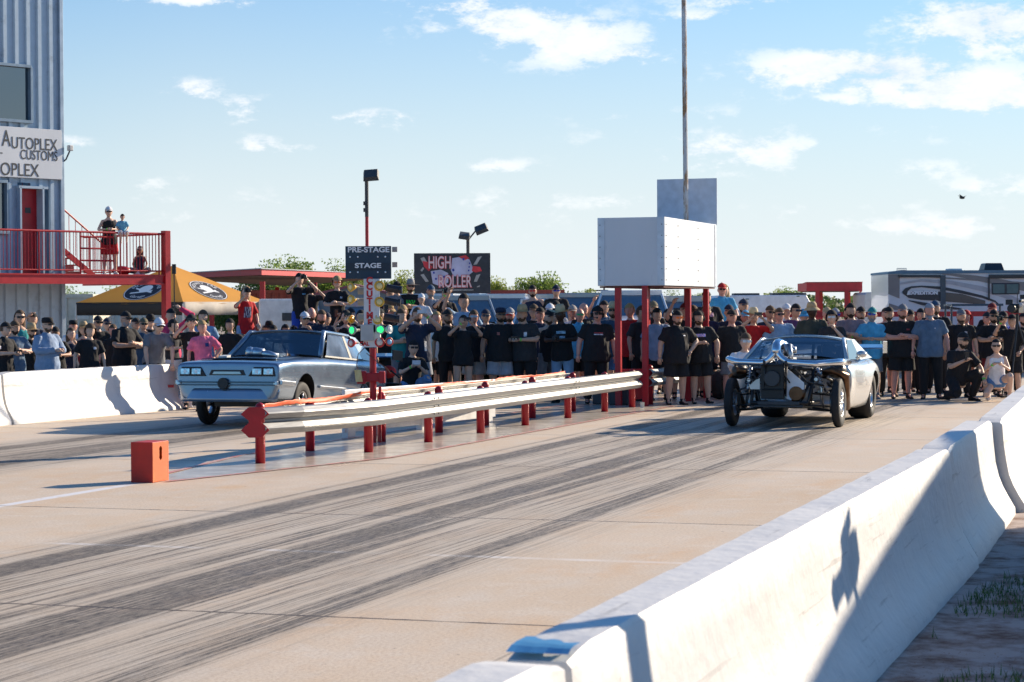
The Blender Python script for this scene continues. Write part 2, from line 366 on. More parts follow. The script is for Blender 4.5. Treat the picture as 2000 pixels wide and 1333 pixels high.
strip('red_painted_line', [(-10.5, 20.6), (-9.55, 24.6), (-9.5, 38.5)], .08, PINK, .008)
strip('red_painted_line', [(-10.85, 20.6), (-11.5, 24.6), (-11.55, 38.5)], .08, PINK, .008)

# ------------------------------------------------------------------ verge with grass right of the near wall
def verge():
    m, nt, b = nodemat('verge_soil'); N = nt.nodes.new; L = nt.links.new
    tc = N('ShaderNodeTexCoord'); n = N('ShaderNodeTexNoise'); n.inputs['Scale'].default_value = 3; n.inputs['Detail'].default_value = 8; n.inputs['Roughness'].default_value = .7; L(tc.outputs['Object'], n.inputs['Vector'])
    r = N('ShaderNodeValToRGB'); L(n.outputs['Fac'], r.inputs[0]); e = r.color_ramp.elements
    e[0].position = .38; e[0].color = (.16, .08, .05, 1); e[1].position = .56; e[1].color = (.40, .33, .30, 1)
    L(r.outputs[0], b.inputs['Base Color']); setp(b, Roughness=.95)
    bb = N('ShaderNodeBump'); bb.inputs['Strength'].default_value = .7; bb.inputs['Distance'].default_value = .03; L(n.outputs['Fac'], bb.inputs['Height']); L(bb.outputs[0], b.inputs['Normal'])
    sheet('verge', [(-1.75, 2), (30, 2), (30, 60), (6, 40), (-1.75, 20)], .002 + .004, m)
    for nm, cols, cnt, seed, lab in (('grass', ((.05, .11, .02), (.10, .16, .03)), 9000, 3, 'short green grass growing beside the near white wall'), ('dry_leaf_litter', ((.16, .06, .03), (.26, .13, .07)), 9000, 5, 'brown dry grass clippings along the foot of the near wall')):
        rr = random.Random(seed); mb = MB()
        for i in range(cnt):
            v = rr.uniform(6.5, 17); du = abs(rr.gauss(0, .9)) if nm == 'grass' else rr.uniform(0, 2.2); u = -1.52 + du
            q = noise.noise(Vector((u * 1.1, v * 1.1, seed)))
            if nm == 'grass' and q + (.25 if u > -.8 and v < 11 else -.02) < .12: continue
            if nm != 'grass' and q < .08: continue
            p = W(u, v, .004); a = rr.uniform(0, 6.28); h = rr.uniform(.02, .07) if nm == 'grass' else .006; w = .004 if nm == 'grass' else .005
            l = rr.uniform(.01, .04)
            d = Vector((math.cos(a), math.sin(a), 0)); t = p + d * l + Vector((0, 0, h)); s_ = Vector((-d.y, d.x, 0)) * w
            mb.m = rr.randrange(2); mb.add([p - s_, p + s_, t], [(0, 1, 2)])
        tag(mb.build(nm, [mat(nm + str(k), c, .8) for k, c in enumerate(cols)]), lab, 'grass' if nm == 'grass' else 'leaf litter', kind='stuff')
verge()

# ------------------------------------------------------------------ concrete walls
WALLM = mat('white_wall_paint', (.64, .635, .62), .55, var=.05, sc=1.5, bump=.45, bsc=9, dirt=(.26, .25, .25), dsc=16, dth=(.655, .69))
def weather(m):
    nt = m.node_tree; N = nt.nodes.new; L = nt.links.new; b = nt.nodes['Principled BSDF']; src = b.inputs['Base Color'].links[0].from_socket
    tc = N('ShaderNodeTexCoord')
    for sc, th, c, scale in ((5, (.56, .74), (.40, .40, .42), (1, 1, .22)), (3.0, (.60, .66), (.34, .33, .32), (4, .25, 7)), (55, (.70, .73), (.12, .12, .13), (1, 1, 1)), (1.3, (.5, .7), (.58, .58, .59), (1, .6, 1))):
        mp = N('ShaderNodeMapping'); mp.inputs['Scale'].default_value = scale; L(tc.outputs['Object'], mp.inputs[0]); n = N('ShaderNodeTexNoise'); n.inputs['Scale'].default_value = sc; n.inputs['Detail'].default_value = 6; n.inputs['Roughness'].default_value = .7; L(mp.outputs[0], n.inputs['Vector'])
        r = N('ShaderNodeMapRange'); r.inputs[1].default_value, r.inputs[2].default_value = th; r.inputs[4].default_value = .6; L(n.outputs['Fac'], r.inputs[0]); x = N('ShaderNodeMix'); x.data_type = 'RGBA'; L(r.outputs[0], x.inputs['Factor']); L(src, x.inputs[6]); x.inputs[7].default_value = (*c, 1); src = x.outputs[2]
    L(src, b.inputs['Base Color'])
weather(WALLM)
BLUE_PAINT_SHADE = mat('blue_paint_and_shade', (.06, .27, .52), .5, var=.15)
CONC = mat('bare_concrete', (.34, .32, .29), .9, bump=.4, bsc=20)
JP = [(-.31, 0), (-.305, .06), (-.25, .15), (-.20, .24), (-.165, .33), (-.14, .45), (-.12, .62), (-.107, .785), (-.09, .812)]; JP += [(-x, z) for x, z in reversed(JP)]
def wall_seg(a, b, label, h=1.0, seed=0, blue=False, group=None, mt=WALLM):
    a = Vector(a); b = Vector(b); L_ = (b - a).length; ang = math.atan2((b - a).y, (b - a).x) - math.pi / 2
    n = max(6, int(L_ / .12)); rings = []
    for i in range(n + 1):
        y = L_ * i / n; e = 0.
        ring = []
        for k, (x, z) in enumerate(JP):
            q = noise.noise(Vector((x * 4, y * 3.1, z * 4 + seed))) * .006 + (noise.noise(Vector((y * 9, k * 3.3, seed))) * .007 if k in (7, 8, 9, 10) else 0)
            if i in (0, n): x *= .96; z = z - (.02 if z > .5 else 0)
            if (i < 2 or i > n - 2) and k in (8, 9): z -= .01
            ring.append(Vector((x + q, y, (z + (q if 0 < z < .9 else 0)) * h)))
        rings.append(ring)
    mb = MB(); mb.loft(rings)
    t = empty('concrete_wall', (a.x, a.y, 0), ang, label, 'wall', group)
    o = mb.build('wall_body', mt, t, smooth=True)
    bm = bmesh.new(); bm.from_mesh(o.data)
    for e in bm.edges: e.smooth = e.calc_face_angle(3) < R(35)
    bm.to_mesh(o.data); bm.free()
    return t
# near right wall
wall_seg(W(-1.89, -2.0), W(-1.89, 5.95), 'near white concrete barrier closest to the bottom edge, chipped end', 1.008, 1)
t = wall_seg(W(-1.89, 6.02), W(-1.93, 15.35), 'long near white concrete barrier with shadows, its end blue for paint and painted shade', 1.0, 2)
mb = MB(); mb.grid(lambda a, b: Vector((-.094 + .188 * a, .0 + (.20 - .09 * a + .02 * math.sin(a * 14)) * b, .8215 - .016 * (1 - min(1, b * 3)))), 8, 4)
mb.build('blue_paint_shade_patch', BLUE_PAINT_SHADE, t)  # blue paint, enlarged so its colour also stands for shade on the end
wall_seg(W(-1.94, 15.42), W(-2.04, 19.3), 'short near white concrete barrier between the two dark joints on the right', 1.0, 3)
wall_seg(W(-1.96, 19.36), W(-2.22, 25.4), 'near white concrete barrier beyond the second joint at the right edge', 1.0, 4)
wall_seg(W(-2.22, 25.5), W(-2.5, 33.0), 'farthest piece of the near white concrete barrier, beyond the right edge', 1.0, 5)
# far left wall
lw = [(-17.5, 2.0), (-17.3, 15.0), (-16.85, 27.2), (-16.55, 36.0)]
def lwall(px, y): s = (y - yh(px)) / 1.8; Z = FPX / s; return P(px, Z)
A = lwall(71, 825); B = lwall(362, 799); dd = (B - A).normalized(); nn = Vector((-dd.y, dd.x, 0)) * .30
J = lwall(26, 830) + nn
wall_seg(J - dd * 9, J - dd * .06, 'far left white concrete barrier running out of the left edge', 1, 6)
wall_seg(J, B + nn, 'far left white concrete barrier ending beside the silver coupe', 1, 7)
LWN, LWD, LWA = nn, dd, J
# torn plastic wrap at the wall end
mb = MB()
rr = random.Random(4); E = B + nn
def wrap(a, b):
    p = E + dd * (.05 + .05 * math.sin(a * 9 + b * 5)) ; x = (a - .5) * .62
    q = noise.noise(Vector((a * 5, b * 7, 1))) * .12
    return p + Vector((dd.y, -dd.x, 0)) * (x + q * .6 + .12) + dd * (q - .06) + Vector((0, 0, .86 * (1 - b) + .02 + q * .15))
mb.grid(wrap, 18, 26)
o = mb.build('plastic_sheet', mat('thin_plastic', (.72, .74, .80), .35, bump=.3, bsc=9), smooth=True, thick=.004)
tag(o, 'crumpled white plastic sheet hanging on the far wall end by the coupe', 'plastic sheet')
mb = MB(); mb.box((0, 0, 0), (.12, .02, .05)); o2 = mb.build('red_tag', RED, o); o2.location = E + Vector((.05, -.40, .42)); 

# ------------------------------------------------------------------ guard rail (two rows of posts)
def wbeam(path, name, parent, out):
    """path: (u,v) centre line of beam; W profile 0.31 high, centre z .55; out: side sign"""
    prof = [(0, .155), (.035, .145), (.075, .10), (.08, .085), (.04, .03), (.0, .012), (.0, -.012), (.04, -.03), (.08, -.085), (.075, -.10), (.035, -.145), (0, -.155)]
    rings = []
    for i, (u, v) in enumerate(path):
        a = Vector(path[max(0, i - 1)]); b = Vector(path[min(len(path) - 1, i + 1)]); t = (b - a).normalized(); nrm = Vector((t.y, -t.x)) * out
        rings.append([W(u + nrm.x * x, v + nrm.y * x, .495 + z) for x, z in prof])
    mb = MB(); mb.loft(rings, cap=False, closed=False)
    return mb.build(name, GALV, parent, smooth=False, thick=.006)
gr = empty('guardrail', W(-10.5, 25), 0, 'galvanised double guardrail on red posts between the two lanes', 'guardrail')
def gpost(u, v, h=.675, parent=gr, r=.058):
    mb = MB(); pr = [(r, 0), (r, h - .05)] + [(r * math.cos(a * math.pi / 10), h - .05 + r * math.sin(a * math.pi / 10)) for a in range(1, 5)] + [(.004, h + r - .05)]
    mb.lathe(pr, W(u, v), n=20); o = mb.build('post', RED, parent, smooth=True)
    o.matrix_parent_inverse = Matrix.Translation(-W(-10.5, 25))
    return o
def gfix(o): o.matrix_parent_inverse = Matrix.Translation(-W(-10.5, 25)); return o
NOSE = (-10.68, 23.35)
RP = [(-10.17, 25.45), (-10.15, 27.55), (-10.15, 29.7), (-10.15, 31.8), (-10.13, 34.0), (-10.13, 36.2), (-10.1, 37.9)]
LP = [(-10.98, 25.5), (-10.80, 27.5), (-10.78, 29.7), (-10.72, 31.6), (-10.70, 33.9), (-10.7, 36.2)]
gpost(*NOSE, .70)
for p in RP: gpost(*p)
for p in LP: gpost(*p, .665)
def seg(pts): return pts
gfix(wbeam([(-10.66, 23.33), (-10.42, 23.9), (-10.22, 24.7), (-10.09, 25.5), (-10.07, 27.4)], 'rail_beam', gr, 1))
gfix(wbeam([(-10.073, 27.38), (-10.07, 31.2), (-10.065, 34.0)], 'rail_beam', gr, 1))
gfix(wbeam([(-10.06, 33.96), (-10.05, 36.3), (-10.03, 38.1)], 'rail_beam', gr, 1))
gfix(wbeam([(-10.74, 23.36), (-10.98, 24.2), (-11.04, 25.5), (-10.86, 29.0), (-10.80, 36.4)], 'rail_beam', gr, -1))
# flared end plate
pl = [(-.075, -.17), (.075, -.17), (.115, -.13), (.165, -.085), (.115, -.03), (.075, .0), (.075, .03), (.115, .06), (.165, .10), (.115, .15), (.07, .185), (-.07, .185), (-.115, .15), (-.165, .10), (-.115, .06), (-.075, .03), (-.075, .0), (-.115, -.03), (-.165, -.085), (-.115, -.13)]
mb = MB(); mb.prism(pl, .03, Matrix.Translation(W(NOSE[0] - .02, NOSE[1] - .09, .475)) @ Matrix.Rotation(R(6), 4, 'Z'))
gfix(mb.build('end_plate', RED, gr, bevel=.004))
for (u, v) in ((-10.005, 27.36), (-9.995, 33.98)):
    mb = MB()
    for dz in (-.1, .1, 0):
        for dv in (-.05, .12): mb.sphere(W(u + .03, v + dv, .495 + dz), .011, 6, 4)
    gfix(mb.build('bolt', DGREY, gr))
# orange ribbon along the far rail
mb = MB(); n = 120
def rib(a, b):
    v = 23.6 + a * 13.0; u = -10.76 - .20 * min(1, a * 5) + .02 * math.sin(a * 40)
    sag = .012 * math.sin(a * 26) + .01 * noise.noise(Vector((a * 60, 0, 0)))
    return W(u + .03 * b * math.sin(a * 31), v, .62 + sag + .055 * b + .012 * noise.noise(Vector((a * 90, b * 4, 2))))
mb.grid(rib, 140, 3)
tag(mb.build('warning_tape', mat('orange_tape', (.80, .13, .04), .6, var=.15, sc=12), smooth=True, thick=.003), 'orange plastic tape strung along the top of the guardrail', 'tape')
# white board beyond the rail
bt = empty('white_board_fence', W(-11.6, 28.1), TU - math.atan2(.65, 4.6), 'low white board barrier standing just beyond the guardrail', 'barrier')
mb = MB(); mb.box((0, 2.33, .375), (.05, 4.65, .59)); mb.build('board', WHITE, bt, bevel=.01)
for y in (.15, 2.3, 4.4):
    mb = MB(); mb.box((0, y, .17), (.10, .22, .34)); mb.build('foot', WHITE, bt, bevel=.01)
# second short rail by the posts of the scoreboard
g2 = empty('short_guardrail', W(-10.1, 39.0), 0, 'short galvanised rail piece on red post between the scoreboard legs', 'guardrail')
x = wbeam([(-10.05, 38.9), (-10.0, 40.2), (-9.98, 41.5)], 'rail_beam', g2, 1); x.matrix_parent_inverse = Matrix.Translation(-W(-10.1, 39.0))
x = gpost(-10.08, 39.1, .72, g2); x.matrix_parent_inverse = Matrix.Translation(-W(-10.1, 39.0))
mb = MB(); mb.box(W(-10.35, 38.9, .38), (.5, .05, .55)); x = mb.build('red_panel', RED, g2); x.matrix_parent_inverse = Matrix.Translation(-W(-10.1, 39.0))

# ------------------------------------------------------------------ orange box
ob = empty('marker_box', W(-10.83, 20.45), TU, 'orange wooden box with a keyhole opening on the strip', 'box')
OR_SHADED = mat('orange_paint_shaded', (.52, .016, .004), .5, bump=.08)  # darker, redder copy: shade on the front is put into the colour
OR_LIT = mat('orange_paint_lit', (.62, .12, .018), .5, bump=.08)  # lighter copy of the same paint: sunlight on the right side is coloured in
w_, d_, h_ = .25, .36, .42
mb = MB(); T_ = .018
mb.box((w_ / 2, T_ / 2 + .02, h_ / 2), (w_, T_, h_)); mb.box((T_ / 2, d_ / 2 + .02, h_ / 2), (T_, d_ - .002, h_ - .002))
mb.box((w_ / 2, d_ + .01, h_ / 2), (w_, T_, h_)); mb.box((w_ / 2, d_ / 2 + .02, h_ - T_ / 2), (w_ - .002, d_ - .03, T_ - .002)); mb.build('box_body', OR_SHADED, ob, bevel=.003)
# right side panel with a keyhole: polygon strip around the hole
hole = []
for k in range(20):
    a = 2 * math.pi * k / 20; cy, cz, r = .20, .30, .042
    z = r * math.sin(a) * (1.75); y = r * math.cos(a) * (.72 if abs(math.sin(a)) < .35 else 1.0); hole.append((cy + y, cz + z))
outer = []
for k in range(20):
    a = 2 * math.pi * k / 20; cc, ss = math.cos(a), math.sin(a); t_ = min((.18 if cc > 0 else .18) / max(abs(cc), 1e-6), ((.115 if ss > 0 else .295)) / max(abs(ss), 1e-6)); outer.append((.20 + cc * t_, .30 + ss * t_))
mb = MB()
vs = [(w_ + .002, y, z) for y, z in outer] + [(w_ + .002, y, z) for y, z in hole] + [(w_ - .014, y, z) for y, z in hole] + [(w_ - .014, y, z) for y, z in outer]
fs = []
for k in range(20):
    j = (k + 1) % 20; fs += [(k, j, 20 + j, 20 + k), (20 + k, 20 + j, 40 + j, 40 + k), (40 + k, 40 + j, 60 + j, 60 + k)]
# corners of the rectangle
cs = [(.38, .415), (.02, .415), (.02, .005), (.38, .005)]
mb.add(vs, fs)
import itertools
for cy, cz in cs:
    near = sorted(range(20), key=lambda k: (outer[k][0] - cy) ** 2 + (outer[k][1] - cz) ** 2)
    lo = [k for k in range(20) if abs(outer[k][0] - cy) < 1e-4]; hi = [k for k in range(20) if abs(outer[k][1] - cz) < 1e-4]
    if lo and hi:
        a = min(lo, key=lambda k: abs(outer[k][1] - cz)); b2 = min(hi, key=lambda k: abs(outer[k][0] - cy))
        if a != b2: mb.add([(w_ + .002, *outer[a]), (w_ + .002, cy, cz), (w_ + .002, *outer[b2])], [(0, 1, 2)])
mb.build('side_panel', OR_LIT, ob)
# ------------------------------------------------------------------ control tower with deck
TANG = R(49)                                           # direction of the tower's front wall from +X towards +Y
TD = Vector((math.cos(TANG), math.sin(TANG), 0)); TN = Vector((math.sin(TANG), -math.cos(TANG), 0))
TC = Vector((-11.0, 53.7, 0))                         # right corner of the wall
BLUEG = mat('blue_grey_siding', (.36, .46, .56), .40, .15, var=.06, dirt=(.20, .25, .31), dsc=2, dth=(.55, .75))
tw = empty('control_tower', TC, TANG, 'tall blue grey ribbed metal tower building at the left edge', 'building')
# local frame: x along wall (0 at the right corner, negative to the left), y into the building, z up
def wall_panel(x0, x1, z0, z1):
    mb = MB(); x = x1; per = .335; vs = []; 
    n = int((x1 - x0) / per) + 1
    pts = [(x1, 0)]
    for i in range(n):
        a = x1 - i * per
        pts += [(a - .20, 0), (a - .215, -.055), (a - .315, -.055), (a - per, 0)]
    pts = [p for p in pts if p[0] >= x0]
    vs = [(x, y, z) for z in (z0, z1) for x, y in pts]; k = len(pts)
    mb.add(vs, [(i, i + 1, k + i + 1, k + i) for i in range(k - 1)]); return mb
def zpx(px, py):   # height of a point seen on the tower wall plane
    t = (px - 1000) / FPX; a = (t * TC.y - TC.x) / (TD.x - t * TD.y); Y = TC.y + a * TD.y
    return a, CAMH - (py - yh(px)) * Y / FPX
WX0 = -4.2
a_w, zw1 = zpx(62, 132); _, zw0 = zpx(62, 240)
a_d0, zd1 = zpx(38, 366); a_d1, zd0 = zpx(84, 534)
DZ = zpx(60, 537)[1]
TOPZ = 13.0
a_w2, zv1 = zpx(14, 356); _, zv0 = zpx(14, 455)
for r_ in ((WX0, 0, 0, DZ - .2), (WX0, 0, zw1, TOPZ), (a_w, 0, zd1 + .02, zw1), (WX0, a_w, zv1, zw0), (a_w2, a_d0 - .02, DZ - .2, zv1), (a_d1 + .12, 0, DZ - .2, zd1 + .02), (WX0, a_w2, DZ - .2, zv0)):
    if r_[1] - r_[0] > .02: wall_panel(*r_).build('siding', BLUEG, tw, thick=.004)
mb = MB(); mb.box(((a_w + a_w2) / 2 , .02, (zv1 + zd1) / 2), (a_w2 - a_w, .02, .1)); 
mb = MB(); mb.add([(WX0, 5, 0), (0, 5, 0), (0, 5, TOPZ), (WX0, 5, TOPZ), (0, .03, 0), (0, .03, TOPZ), (WX0, .6, 0), (WX0, .6, TOPZ)], [(0, 1, 2, 3), (1, 4, 5, 2), (3, 2, 5, 7)]); mb.build('side_wall', BLUEG, tw)
mb = MB(); mb.box((.03, -.03, TOPZ / 2), (.11, .10, TOPZ)); mb.build('corner_trim', mat('trim_metal', (.34, .42, .50), .35, .4), tw, bevel=.008)
# sign
a_s, zs1 = zpx(118, 256); zs0 = zpx(118, 352)[1]
sg = MB(); sg.box(((WX0 + a_s) / 2, -.10, (zs0 + zs1) / 2), (a_s - WX0, .05, zs1 - zs0)); s_o = sg.build('sign_board', SIGNW, tw, bevel=.006)
def ttext(s, px0, px1, py0, py1, bold=.0, track='sign_text'):
    a0, za = zpx(px0, py1); a1, _ = zpx(px1, py1); _, zb = zpx(px0, py0)
    o = text(track, s, 1, TEXTK, s_o, Matrix.Identity(4), .004, 'LEFT', bold)
    xs = [v.co.x for v in o.data.vertices]; ys = [v.co.y for v in o.data.vertices]; x0, x1, y0, y1 = min(xs), max(xs), min(ys), max(ys)
    Mx = Matrix.Translation((a0, -.128, za)) @ Matrix.Rotation(R(90), 4, 'X') @ Matrix.Diagonal(((a1 - a0) / (x1 - x0), (zb - za) / (y1 - y0), 1, 1)) @ Matrix.Translation((-x0, -y0, 0))
    o.data.transform(Mx); return o
ttext('A', 1, 18, 255, 286); ttext('UTOPLEX', 20, 109, 268, 291); ttext('CUSTOMS', 37, 109, 293, 312); ttext('OPLEX', -2, 73, 318, 343); ttext('-', -3, 2, 299, 301)
# windows
for (x0, x1, z0, z1) in ((WX0 + .4, a_w, zw0, zw1), (WX0 + .2, a_w2, zv0 - .0, zv1)):
    f = MB(); t_ = .07
    f.box(((x0 + x1) / 2, -.03, z1), (x1 - x0, .12, t_)); f.box(((x0 + x1) / 2, -.05, z0), (x1 - x0, .16, t_)); f.box((x1, -.032, (z0 + z1) / 2), (t_, .12, z1 - z0 - t_)); f.box((x0, -.032, (z0 + z1) / 2), (t_, .12, z1 - z0 - t_))
    fo = f.build('window', mat('window_trim', (.20, .28, .36), .4, .3), tw, bevel=.005)
    g = MB(); g.box(((x0 + x1) / 2, .02, (z0 + z1) / 2), (x1 - x0 - t_, .01, z1 - z0 - t_)); g.build('pane', DGLASS, fo)
g = MB(); g.box((-1.7, .9, zw0 + .45), (.16, .05, 1.2)); g.box((-2.2, .7, zw0 + .1), (1.6, .3, .2)); g.build('interior_furniture', mat('interior', (.45, .50, .52), .8), tw)
g = MB(); g.box((-2.1, 3, 6.5), (4.0, .05, 12)); g.build('inner_wall', mat('interior_wall', (.10, .14, .17), .9), tw)
# door in a recess
zt = zd1; f = MB()
f.box(((a_d0 + a_d1) / 2 - .05, .12, (DZ + zt) / 2), (a_d1 - a_d0 + .05, .05, zt - DZ)); do = f.build('door', RED, tw, bevel=.005)
f = MB(); f.box((a_d1 - .06, -.02, (DZ + zt) / 2), (.05, .26, zt - DZ)); f.box(((a_d0 + a_d1) / 2, -.02, zt), (a_d1 - a_d0 + .16, .26, .06)); f.box((a_d0 - .03, -.02, (DZ + zt) / 2), (.05, .26, zt - DZ)); f.build('door_frame', BLUEG, tw)
f = MB(); f.box(((a_d0 + a_d1) / 2, .09, DZ + 1.55), (.16, .01, .13)); f.build('door_plate', DGREY, do)
# security lamp on the corner
f = MB(); f.tube([(.05, -.05, zpx(120, 318)[1]), (.12, -.1, zpx(120, 312)[1]), (.20, -.14, zpx(120, 296)[1])], .02); f.build('lamp_arm', DGREY, tw)
f = MB(); f.box((.20, -.16, zpx(120, 290)[1]), (.12, .12, .14)); f.build('lamp_head', mat('lamp_grey', (.5, .5, .48), .5), tw, bevel=.02)

# deck: front edge parallel to the wall
dk = empty('viewing_deck', TC, TANG, 'red steel viewing deck with railing in front of the tower', 'deck')
DY = -1.55; DX1 = 2.0; Dw = 3.2
f = MB(); f.box(((WX0 + DX1) / 2, DY, DZ - .12), (DX1 - WX0, .10, .24)); f.box(((WX0 + DX1) / 2, DY - .03, DZ - .015), (DX1 - WX0, .1, .03)); f.box((DX1 - .0, DY + Dw / 2, DZ - .12), (.1, Dw, .24)); f.box(((WX0 + DX1) / 2, DY - .03, DZ - .225), (DX1 - WX0, .1, .03)); f.build('edge_beam', RED, dk)
f = MB(); f.box(((WX0 + DX1) / 2, DY + Dw / 2 , DZ - .04), (DX1 - WX0 - .1, Dw - .1, .05)); f.build('deck_floor', mat('deck_floor', (.10, .03, .03), .8), dk)
def dpost(x, y, z0, z1, w, nm='column'): f = MB(); f.box((x, y, (z0 + z1) / 2), (w, w, z1 - z0)); return f.build(nm, RED, dk, bevel=.006)
dpost(DX1 + .0, DY - .02, 0, DZ + 1.08, .17)
dpost(WX0 + .3, DY - .02, 0, DZ - .24, .15)
def rail(x0, y0, x1, y1, z0=None, z1=None, nb=40, h=1.0, nm='railing'):
    z0 = DZ if z0 is None else z0; z1 = z0 if z1 is None else z1; f = MB()
    f.tube([(x0, y0, z0 + h), (x1, y1, z1 + h)], .025); f.tube([(x0, y0, z0 + .09), (x1, y1, z1 + .09)], .016)
    for i in range(nb + 1):
        t = i / nb; x, y, z = x0 + (x1 - x0) * t, y0 + (y1 - y0) * t, z0 + (z1 - z0) * t
        big = i % 12 == 0
        f.tube([(x, y, z + (.0 if big else .09)), (x, y, z + h)], .022 if big else .0085, 6)
    return f.build(nm, RED, dk)
rail(WX0, DY, DX1, DY, nb=62); rail(DX1, DY, DX1, DY + Dw, nb=26)
for xs in (((-.3, .35), (.45, .32), (.6, .25)), ((-3.8, .3), (-2.75, .3))):
    f = MB()
    for zz in (.33, .62, .90): f.tube([(x, DY + y, DZ + zz) for x, y in xs], .022)
    x = .52 if len(xs) > 2 else -2.8; f.tube([(x, DY + .3, DZ), (x, DY + .3, DZ + .9)], .022); f.build('inner_rail', RED, dk)
# stair going up behind the tower corner
st = empty('staircase', TC, TANG, 'red steel staircase rising from the deck behind the tower corner', 'staircase')
sx0, sx1 = 1.4, -1.3
f = MB(); n = 12
for i in range(n):
    t = i / n; f.box((sx0 + (sx1 - sx0) * t, 1.3, DZ + .1 + 2.0 * t), (.27, .9, .03)); f.box((sx0 + (sx1 - sx0) * t - .12, 1.3, DZ + .02 + 2.0 * t), (.01, .9, .15))
f.build('treads', RED, st)
f = MB()
for y in (.82, 1.78): f.add([(sx0 + .2, y, DZ - .05), (sx0 + .45, y, DZ - .05), (sx1 + .1, y, DZ + 2.0), (sx1 - .15, y, DZ + 2.0)], [(0, 1, 2, 3)])
f.build('stringer', RED, st, thick=.04)
f = MB()
for y in (.82,):
    f.tube([(sx0 + .5, y, DZ + .85), (sx1, y, DZ + 3.05)], .025)
    for i in range(17): t = i / 16; x = sx0 + .5 + (sx1 - sx0 - .5) * t; z = DZ + .85 + 2.2 * t; f.tube([(x, y, z - .9), (x, y, z)], .009, 5)
f.build('stair_railing', RED, st)

# ------------------------------------------------------------------ canopy tent
YEL = mat('yellow_canopy', (.80, .38, .06), .75, var=.05, sc=2, bump=.15, bsc=3)
_nt = YEL.node_tree; _t = _nt.nodes.new('ShaderNodeBsdfTranslucent'); _t.inputs[0].default_value = (.85, .50, .14, 1); _m = _nt.nodes.new('ShaderNodeMixShader'); _m.inputs[0].default_value = .42
_nt.links.new(_nt.nodes['Principled BSDF'].outputs[0], _m.inputs[1]); _nt.links.new(_t.outputs[0], _m.inputs[2]); _nt.links.new(_m.outputs[0], _nt.nodes['Material Output'].inputs[0])
TG = mat('tent_black', (.02, .018, .018), .8, bump=.1, bsc=4)
te = empty('canopy_tent', (0, 0, 0), 0, 'yellow canopy tent with black valance and round garage logos', 'tent')
B0 = P(358, 60.0); A0 = B0 + Vector((-3.3, 1.95, 0))
dT = (B0 - A0); LT = dT.length; dTn = dT.normalized(); dN = Vector((-dTn.y, dTn.x, 0))
hz = zat(358, 590, 60); vb = zat(358, 616, 60); ap = zat(360, 519, 62.6)
def tp(a, b, z): return A0 + dTn * (a * LT) + dN * (b * LT) + Vector((0, 0, z))
cen = tp(.5, .5, ap)
def roofside(p0, p1, nm):
    mb = MB()
    def fn(a, b):
        e = p0.lerp(p1, a); c = cen; q = e.lerp(c, b); q.z = hz + (ap - hz) * (b ** 1.12) - .05 * math.sin(math.pi * a) * (1 - b) + (.04 * math.sin(math.pi * b)); return q
    mb.grid(fn, 12, 12); return mb.build(nm, YEL, te, smooth=True), fn
q = [tp(0, 0, hz), tp(1, 0, hz), tp(1, 1, hz), tp(0, 1, hz)]
fns = []
for i in range(4):
    o, fn = roofside(q[i], q[(i + 1) % 4], 'canopy'); fns.append(fn)
    mb = MB(); a, b = q[i], q[(i + 1) % 4]
    mb.grid(lambda s, t: a.lerp(b, s) + Vector((0, 0, -(hz - vb) * t)) + (a.lerp(b, s) - Vector((cen.x, cen.y, hz))).normalized() * (.012 * math.sin(s * 24)), 30, 2)
    mb.build('valance', TG if i in (0, 3) else mat('valance_pale', (.50, .45, .38), .8), te, smooth=True, thick=.004)
    mb = MB(); p = q[i].copy(); mb.tube([(p.x, p.y, 0), (p.x, p.y, hz - .05)], .025, 6); mb.build('leg', mat('tent_leg', (.5, .5, .5), .4), te)
